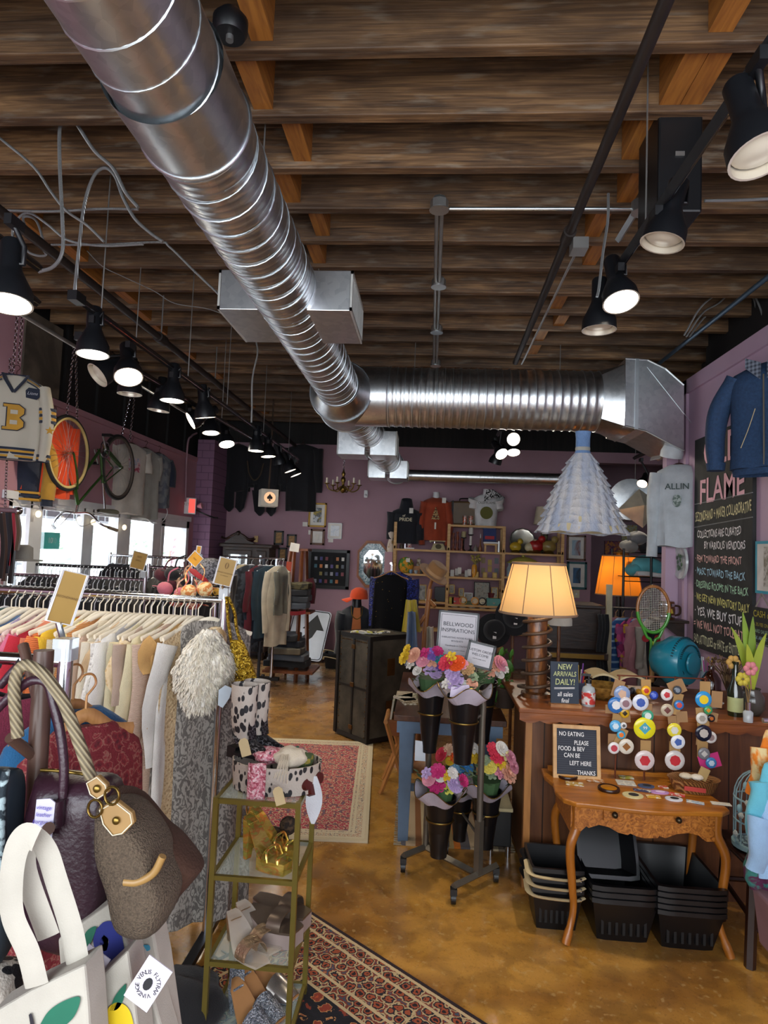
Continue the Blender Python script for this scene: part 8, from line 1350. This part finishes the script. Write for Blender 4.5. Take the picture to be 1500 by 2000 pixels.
tag(M().slab(lambda u,v:tuple(tc+V((.155+(u-.5)*(.012+.05*sin(pi*v)**1.0),-.05,.06-.17*v))),6,10,(0,.006,0)).build('white_scarf',cloth('#c9ccd2'),smooth=60),'white pointed scarf end hanging at the right of the tray','scarf')
blg=mat('black_glitter',lambda t:ramp(t,vor(t,oc(t),200,'Color'),[(.5,'#17161a'),(.9,'#77777c')]),.3,.5)
def boot(label,c,rz,s=1):
 t=thing('ankle_boot',label,'boot',c,rz);f=lambda z:.052-.012*sin(pi*min(1,z/.12))+.03*max(0,z-.1)
 M().lathe([(f(z)*s,z)for z in[.05+.03*i for i in range(8)]],(0,.05,0),24,sx=.8,cap=False).build('shaft',cow,t,60);M().slab(lambda u,v:((u-.5)*.036,.0+.012*sin(3*v),.06+.2*v),4,8,(0,-.006,0)).build('front_panel',blg,t,60)
 M().grid(lambda u,v:(cos(2*pi*u)*.042*(1-v**1.6*.85),.05-.15*v+.04*(1-v)*sin(2*pi*u),.012+(.035+.045*(1-v)**1.3)*(.5+.5*sin(2*pi*u))*(1-.45*v)),20,12,True).build('vamp',blg,t,60);M().box((0,.085,.0),(.045,.045,.04)).build('heel',blk,t);M().slab(lambda u,v:((u-.5)*.08*(1-v**2*.8),.06-.165*v,.0),5,8,(0,0,.01)).build('sole',blk,t)
boot('black and white cow-print ankle boot with a black toe, front one in the tray',tc+V((-.10,-.0,.105)),RAD(62));boot('black and white cow-print ankle boot partly behind its mate',tc+V((-.07,.07,.105)),RAD(66))
# gold sequin bag on the rail post
gsq=mat('gold_sequin',lambda t:ramp(t,vor(t,oc(t),170,'Color'),[(.15,'#5a4206'),(.5,'#a8821a'),(.85,'#e6c855')]),.25,.8,bump=(170,.9));gt=P(443,1168,2.74);gb=thing('sequin_bag','gold sequinned hobo bag hanging on the end post of the cream rail','bag',gt);gp=lambda x,y:P(x,y,2.68)-gt
M().grid(lambda u,v:tuple(gp(463+12*v+(10+24*v**.7*(1-.25*max(0,v-.8)*5))*cos(2*pi*u),1250+98*v)+V((0,.035*sin(2*pi*u)*sin(pi*(.1+.85*v)),0))),28,20,True).build('body',gsq,gb,180)
for a in([(452,1255),(446,1215),(443,1172),(442,1165)],[(470,1255),(462,1225),(458,1195),(446,1166)]):M().tube(cr([gp(*q)for q in a],8),.013,8,flat=.5).build('handle',gsq,gb,60)
# brown peg stand with bags
pw=mat('dark_walnut_post','#4a352c',.35,var=.2);YS=1.08;bst=thing('bag_stand','dark brown wooden peg stand holding bags at the lower left','coat stand',(P(78,1500,YS).x,YS,0));T0,T1=P(86,1270,YS),P(62,1700,YS);d=(T1-T0);M().tube([T0,T0+d*(T0.z/-d.z)],.0165,14).build('post',pw,bst,50,world=1);M().lathe([(.2,0),(.2,.02),(.03,.04)],T0+d*(T0.z/-d.z),20).build('base',pw,bst,50,world=1)
M().tube([P(62,1650,YS),P(95,1618,YS-.1)],.0095,10).build('peg',pw,bst,50,world=1);M().tube([P(70,1480,YS),P(20,1440,YS-.06)],.0095,10).build('peg',pw,bst,50,world=1);M().tube([P(78,1380,YS),P(45,1260,YS+.05)],.0095,10).build('peg',pw,bst,50,world=1);M().tube([P(76,1400,YS),P(112,1340,YS+.04)],.0085,10).build('peg',pw,bst,50,world=1)
def pbag(t,Y,out,th,m,name='body',n=40):
 q=[P(x,y,Y)for x,y in out];o_=PL[t.name];c=sum(q,V((0,0,0)))/len(q);ring_=cr(q+[q[0]],5)[:-1];R=[]
 for k in range(-5,6):a=k/5*pi/2;R.append([c+(p-c)*(.55+.45*cos(a)**.6 if abs(k)<5 else.55)+YA*th*sin(a)-o_ for p in ring_])
 return M().rings(R).build(name,m,t,180)
pl_m=mat('plum_leather','#2e1722',.36,bump=(120,.15));Yp=1.06;pb2=thing('handbag','plum leather satchel with rolled handles hanging on the peg stand','bag',P(150,1500,Yp));pbag(pb2,Yp,[(85,1505),(160,1510),(225,1525),(232,1620),(228,1740),(205,1850),(90,1840),(60,1760),(62,1600)],.05,pl_m)
zt4=lambda pts,r,m,nm,t,Y,fl=1:M().tube([p-PL[t.name]for p in cr([P(x,y,Y)for x,y in pts],8)],r,8,flat=fl).build(nm,m,t,60)
for Y,pts in((Yp-.045,[(122,1570),(125,1500),(118,1430),(105,1375),(92,1335),(60,1330),(20,1360),(-20,1400)]),(Yp+.04,[(130,1540),(118,1440),(100,1370),(80,1320),(40,1300),(0,1340)])):zt4(pts,.0075,pl_m,'handle',pb2,Y)
zt4([(118,1562),(117,1590),(116,1612)],.013,pl_m,'handle_tab',pb2,Yp-.055,.5);zt4([(80,1504),(120,1506),(165,1512)],.003,brass,'zip',pb2,Yp-.02)
c=P(87,1596,Yp-.065)-PL[pb2.name];M().prism([(-.016,-.03),(.015,-.036),(.017,.024),(.008,.03),(-.014,.027)],c,XA,ZA,.002).build('price_tag',solid('#b5b0c4'),pb2)
for i in range(5):text(('vintage','leather','burgundy','satchel','$48')[i],.009,solid('#4a3a9a',var=0),pb2,c+V((0,-.0025,.016-.011*i)),XA,ZA,world=False,shear=.25)
twd=mat('brown_tweed',lambda t:mixc(t,nz(t,oc(t),320,2),'#2a2018','#74624f'),.95,bump=(320,.9));Yt=1.0;tw=thing('shoulder_bag','brown tweed shoulder bag with a braided strap and tan leather tabs','bag',P(270,1650,Yt));pbag(tw,Yt,[(205,1560),(250,1560),(288,1596),(315,1640),(326,1682),(346,1735),(330,1790),(305,1815),(270,1812),(245,1790),(230,1720),(205,1640)],.055,twd);sued=mat('brown_suede','#3a2012',.9,bump=(200,.4));pbag(tw,Yt+.06,[(215,1535),(262,1545),(315,1606),(352,1638),(392,1690),(388,1708),(352,1750),(330,1775),(290,1700),(240,1600)],.035,sued,'suede_side')
brd=mat('braid',lambda t:mixc(t,nd(t,'TexWave',{'bands_direction':'DIAGONAL'},Vector=oc(t),Scale=55).outputs[1],'#5a4f3c','#8a7c60'),.7,bump=(0,.4,lambda t:nd(t,'TexWave',{'bands_direction':'DIAGONAL'},Vector=oc(t),Scale=55).outputs[1]));zt4([(178,1520),(158,1460),(128,1380),(104,1340),(80,1312),(45,1300),(28,1340),(35,1440)],.0095,brd,'braided_strap',tw,Yt+.0);tnl=solid('#8a6a3c',.4);cw_=lambda x,y:P(x,y,Yt-.058)-PL[tw.name]
for pts,nm in(([(168,1528),(190,1515),(208,1532),(212,1548),(190,1562),(176,1552)],'upper_tab'),([(192,1580),(225,1562),(258,1588),(262,1608),(240,1630),(220,1634),(200,1610)],'lower_tab')):
 q=[cw_(*p)for p in pts];m=M();m.add(q+[p+YA*.01 for p in q],[tuple(range(len(q))),tuple(range(len(q),2*len(q)))]+[(i,(i+1)%len(q),len(q)+(i+1)%len(q),len(q)+i)for i in range(len(q))]);o=m.build(nm,tnl,tw,bevel=.002);cc_=sum(q,V((0,0,0)))/len(q);M().tube([p.lerp(cc_,.1)-YA*.002 for p in q],.0009,4,loop=True).build('stitching',solid('#cfc6ae'),o);M().ball(cc_-YA*.003,.006,10,6,(1,.5,1)).build('rivet',brass,o,60)
for x,y in((187,1578),(220,1553)):M().tube([cw_(x,y)+V((.011*cos(a),-.002,.013*sin(a)))for a in[2*pi*k/14 for k in range(14)]],.0022,6,loop=True).build('ring',brass,tw,60)
zt4([(243,1722),(270,1722),(300,1705),(318,1672)],.006,tnl,'pocket_piping',tw,Yt-.052)
# canvas totes
cnv=mat('canvas','#a7a196',.95,bump=(400,.12));gl_,ylw,nvy=solid('#0f5a44'),solid('#d2b414',.7),solid('#1c2670',.8)
def tote(label,Y,quad,m,prints,straps,dep=.05):
 t=thing('tote_bag',label,'bag',P(*quad[0],Y));o=PL[t.name];q=[P(x,y,Y)-o for x,y in quad];k=len(q);back=[p+YA*dep for p in q]
 M().rings([q,back]).build('body',m,t,bevel=.004)
 for nm,pts,mm in prints:pp=[P(x,y,Y-.003)-o for x,y in pts];pp=cr(pp+[pp[0]],5)[:-1];c=sum(pp,V((0,0,0)))/len(pp);M().add(pp+[c],[(i,(i+1)%len(pp),len(pp))for i in range(len(pp))]).build(nm,mm,t)
 for st_,dy in straps:M().tube([p-o for p in cr([P(x,y,Y+dy)for x,y in st_],8)],.017,8,flat=.16,up=V((.3,0,1))if 0 else YA).build('strap',m,t,60)
 return t
tote('pale canvas tote with a navy plum print behind the lemon tote',.99,[(112,1835),(232,1752),(240,1830),(285,1900),(330,2060),(130,2060)],cnv,[('plum_print',[(188,1815),(205,1800),(228,1805),(240,1838),(240,1870),(215,1900),(192,1870),(182,1840)],nvy),('plum_hole',[(203,1826),(212,1836),(208,1856),(198,1854),(195,1838)],cnv),('leaf_print',[(156,1856),(168,1820),(188,1810),(178,1840),(165,1858)],gl_)],[])
tote('folded canvas tote at the right of the tote group with blue lettering',1.02,[(240,1815),(268,1810),(298,1815),(312,1890),(335,2060),(240,2060)],cnv,[('blue_print',[(275,1846),(291,1846),(292,1856),(277,1857)],solid('#3a86a0'))],[])
tote('canvas tote printed with a yellow lemon and a green leaf',.93,[(172,1930),(248,1858),(262,1950),(276,2080),(172,2080)],cnv,[('lemon_print',[(205,1982),(215,1965),(232,1958),(252,1972),(262,2010),(262,2060),(190,2060),(193,2010)],ylw),('leaf_print',[(214,1974),(225,1945),(246,1922),(240,1955),(228,1972)],gl_),('stem_print',[(203,1948),(208,1950),(206,1970),(211,1984),(206,1988),(200,1972)],solid('#1a1620'))],[])
tote('front canvas tote with long straps looped over the peg and a green leaf print',.86,[(-25,1985),(60,1935),(165,1885),(172,1960),(180,2090),(-25,2090)],cnv,[('leaf_print',[(76,2005),(95,1975),(125,1955),(156,1948),(145,1985),(115,2010),(80,2015)],gl_),('stem_print',[(56,1982),(62,1981),(68,2010),(62,2015)],solid('#1a1620'))],[([(72,1925),(55,1860),(25,1790),(22,1720),(32,1660),(52,1632),(72,1640)],.0),([(152,1880),(138,1810),(110,1720),(92,1665),(72,1640),(55,1640),(50,1700),(95,1830)],.03)])
for(x,y),l,Y in(((290,1920),'white tag printed with a flytrap ring hanging beside the lemon tote',.9),((172,1895),'white tag half tucked behind the front tote strap',.95)):
 c=P(x,y,Y);u,v=V((.85,0,-.5)).normalized(),V((.5,0,.85)).normalized();t=thing('paper_tag',l,'tag',c);M().prism([(-.02,-.033),(.02,-.033),(.02,.033),(-.02,.033)],c,u,v,.0015).build('paper',solid('#bdb6c2',var=0),t,world=1);n_=-u.cross(v)if u.cross(v).y>0 else u.cross(v)
 M().prism([(.006*cos(a),.009*sin(a))for a in[2*pi*i/12 for i in range(12)]],c-YA*.002,u,v,.001).build('flytrap_print',solid('#15151a'),t,world=1)
 s='VENUS FLYTRAP VINTAGE '
 for i,ch_ in enumerate(s if Y<.92 else ''):
  a=pi*1.0-2*pi*i/len(s);
  if ch_!=' ':text(ch_,.0085,solid('#15151a',var=0),t,c+u*(.0145*cos(a))+v*(.0165*sin(a))-YA*.002,u*sin(a)-v*cos(a),u*cos(a)+v*sin(a),lift=-.0)
pd=thing('spotted_bag','black and white spotted fluffy bag at the lower left corner','bag',P(10,1940,1.0));pbag(pd,1.0,[(-40,1880),(20,1890),(42,1925),(45,1975),(20,2010),(-40,2040)],.04,cow);tb2=thing('handbag','dark teal bag with a silver trim at the left edge','bag',P(10,1600,1.0));pbag(tb2,1.0,[(-60,1500),(15,1500),(36,1520),(30,1650),(20,1850),(-60,1880)],.03,solid('#16222a',.5));zt4([(12,1505),(4,1560),(2,1640),(0,1720)],.006,mix2('sil_trim','#16222a','#8fa0a4',60),'trim',tb2,.968)
# near rail with paisley shirt, blue jacket and dark base bags
x1=P(128,1290,1.42).x;nr=rail('clothes_rail','chrome clothes rail at the left edge behind the peg stand',x1-.9,x1,1.42,P(128,1292,1.42).z,.0145,posts=(1,));M().box(P(128,1268,1.42),(.04,.04,.05)).build('end_cap',glassy,nr,world=1)
for i,(dx,c,l)in enumerate(((.1,'#7a1f3a','raspberry'),(.17,'#c9788a','rose pink'),(.24,'#a8233a','crimson'),(.32,'#3a3040','dark violet'))):garment('blouse','top',l+' top on the near rail behind the peg stand',(x1-dx,1.42,nr.location.z+P(128,1292,1.42).z),RAD(75+6*i),garment_mesh(.19,.55,.3,.05,.02,120+i),cloth(c),hanger_mesh(.19,.007),hg_black)
pai=mat('red_paisley',lambda t:ramp(t,mth(t,'ADD',mth(t,'MULTIPLY',vor(t,oc(t),42),.6),mth(t,'MULTIPLY',nz(t,oc(t),60,3,2),.5)),[(.3,'#4a0f18'),(.5,'#7a1f26'),(.56,'#8a5a4e'),(.6,'#6a1820')]),.85,bump=(200,.3));c=P(172,1322,1.42);garment('paisley_shirt','shirt','dark red paisley shirt on a wooden hanger hooked to the near rail post',c,RAD(58),garment_mesh(.15,.5,.0,.1,.05,130,top=-.11),pai,hanger_mesh(.12,.016,.05),hg_wood);garment('blue_jacket','jacket','bright blue jacket behind the red paisley shirt',c+V((-.06,.05,.01)),RAD(62),garment_mesh(.16,.5,.0,.05,.05,131,top=-.1),cloth('#12507a'),hanger_mesh(.14,.012),hg_wood)
lump('duffel','black duffel bag on the floor under the cream rail',(P(345,1930,2.3).x,2.35,.09),.13,(1.3,1,.7),cloth('#0c0c0f'),'bag',2,.3)
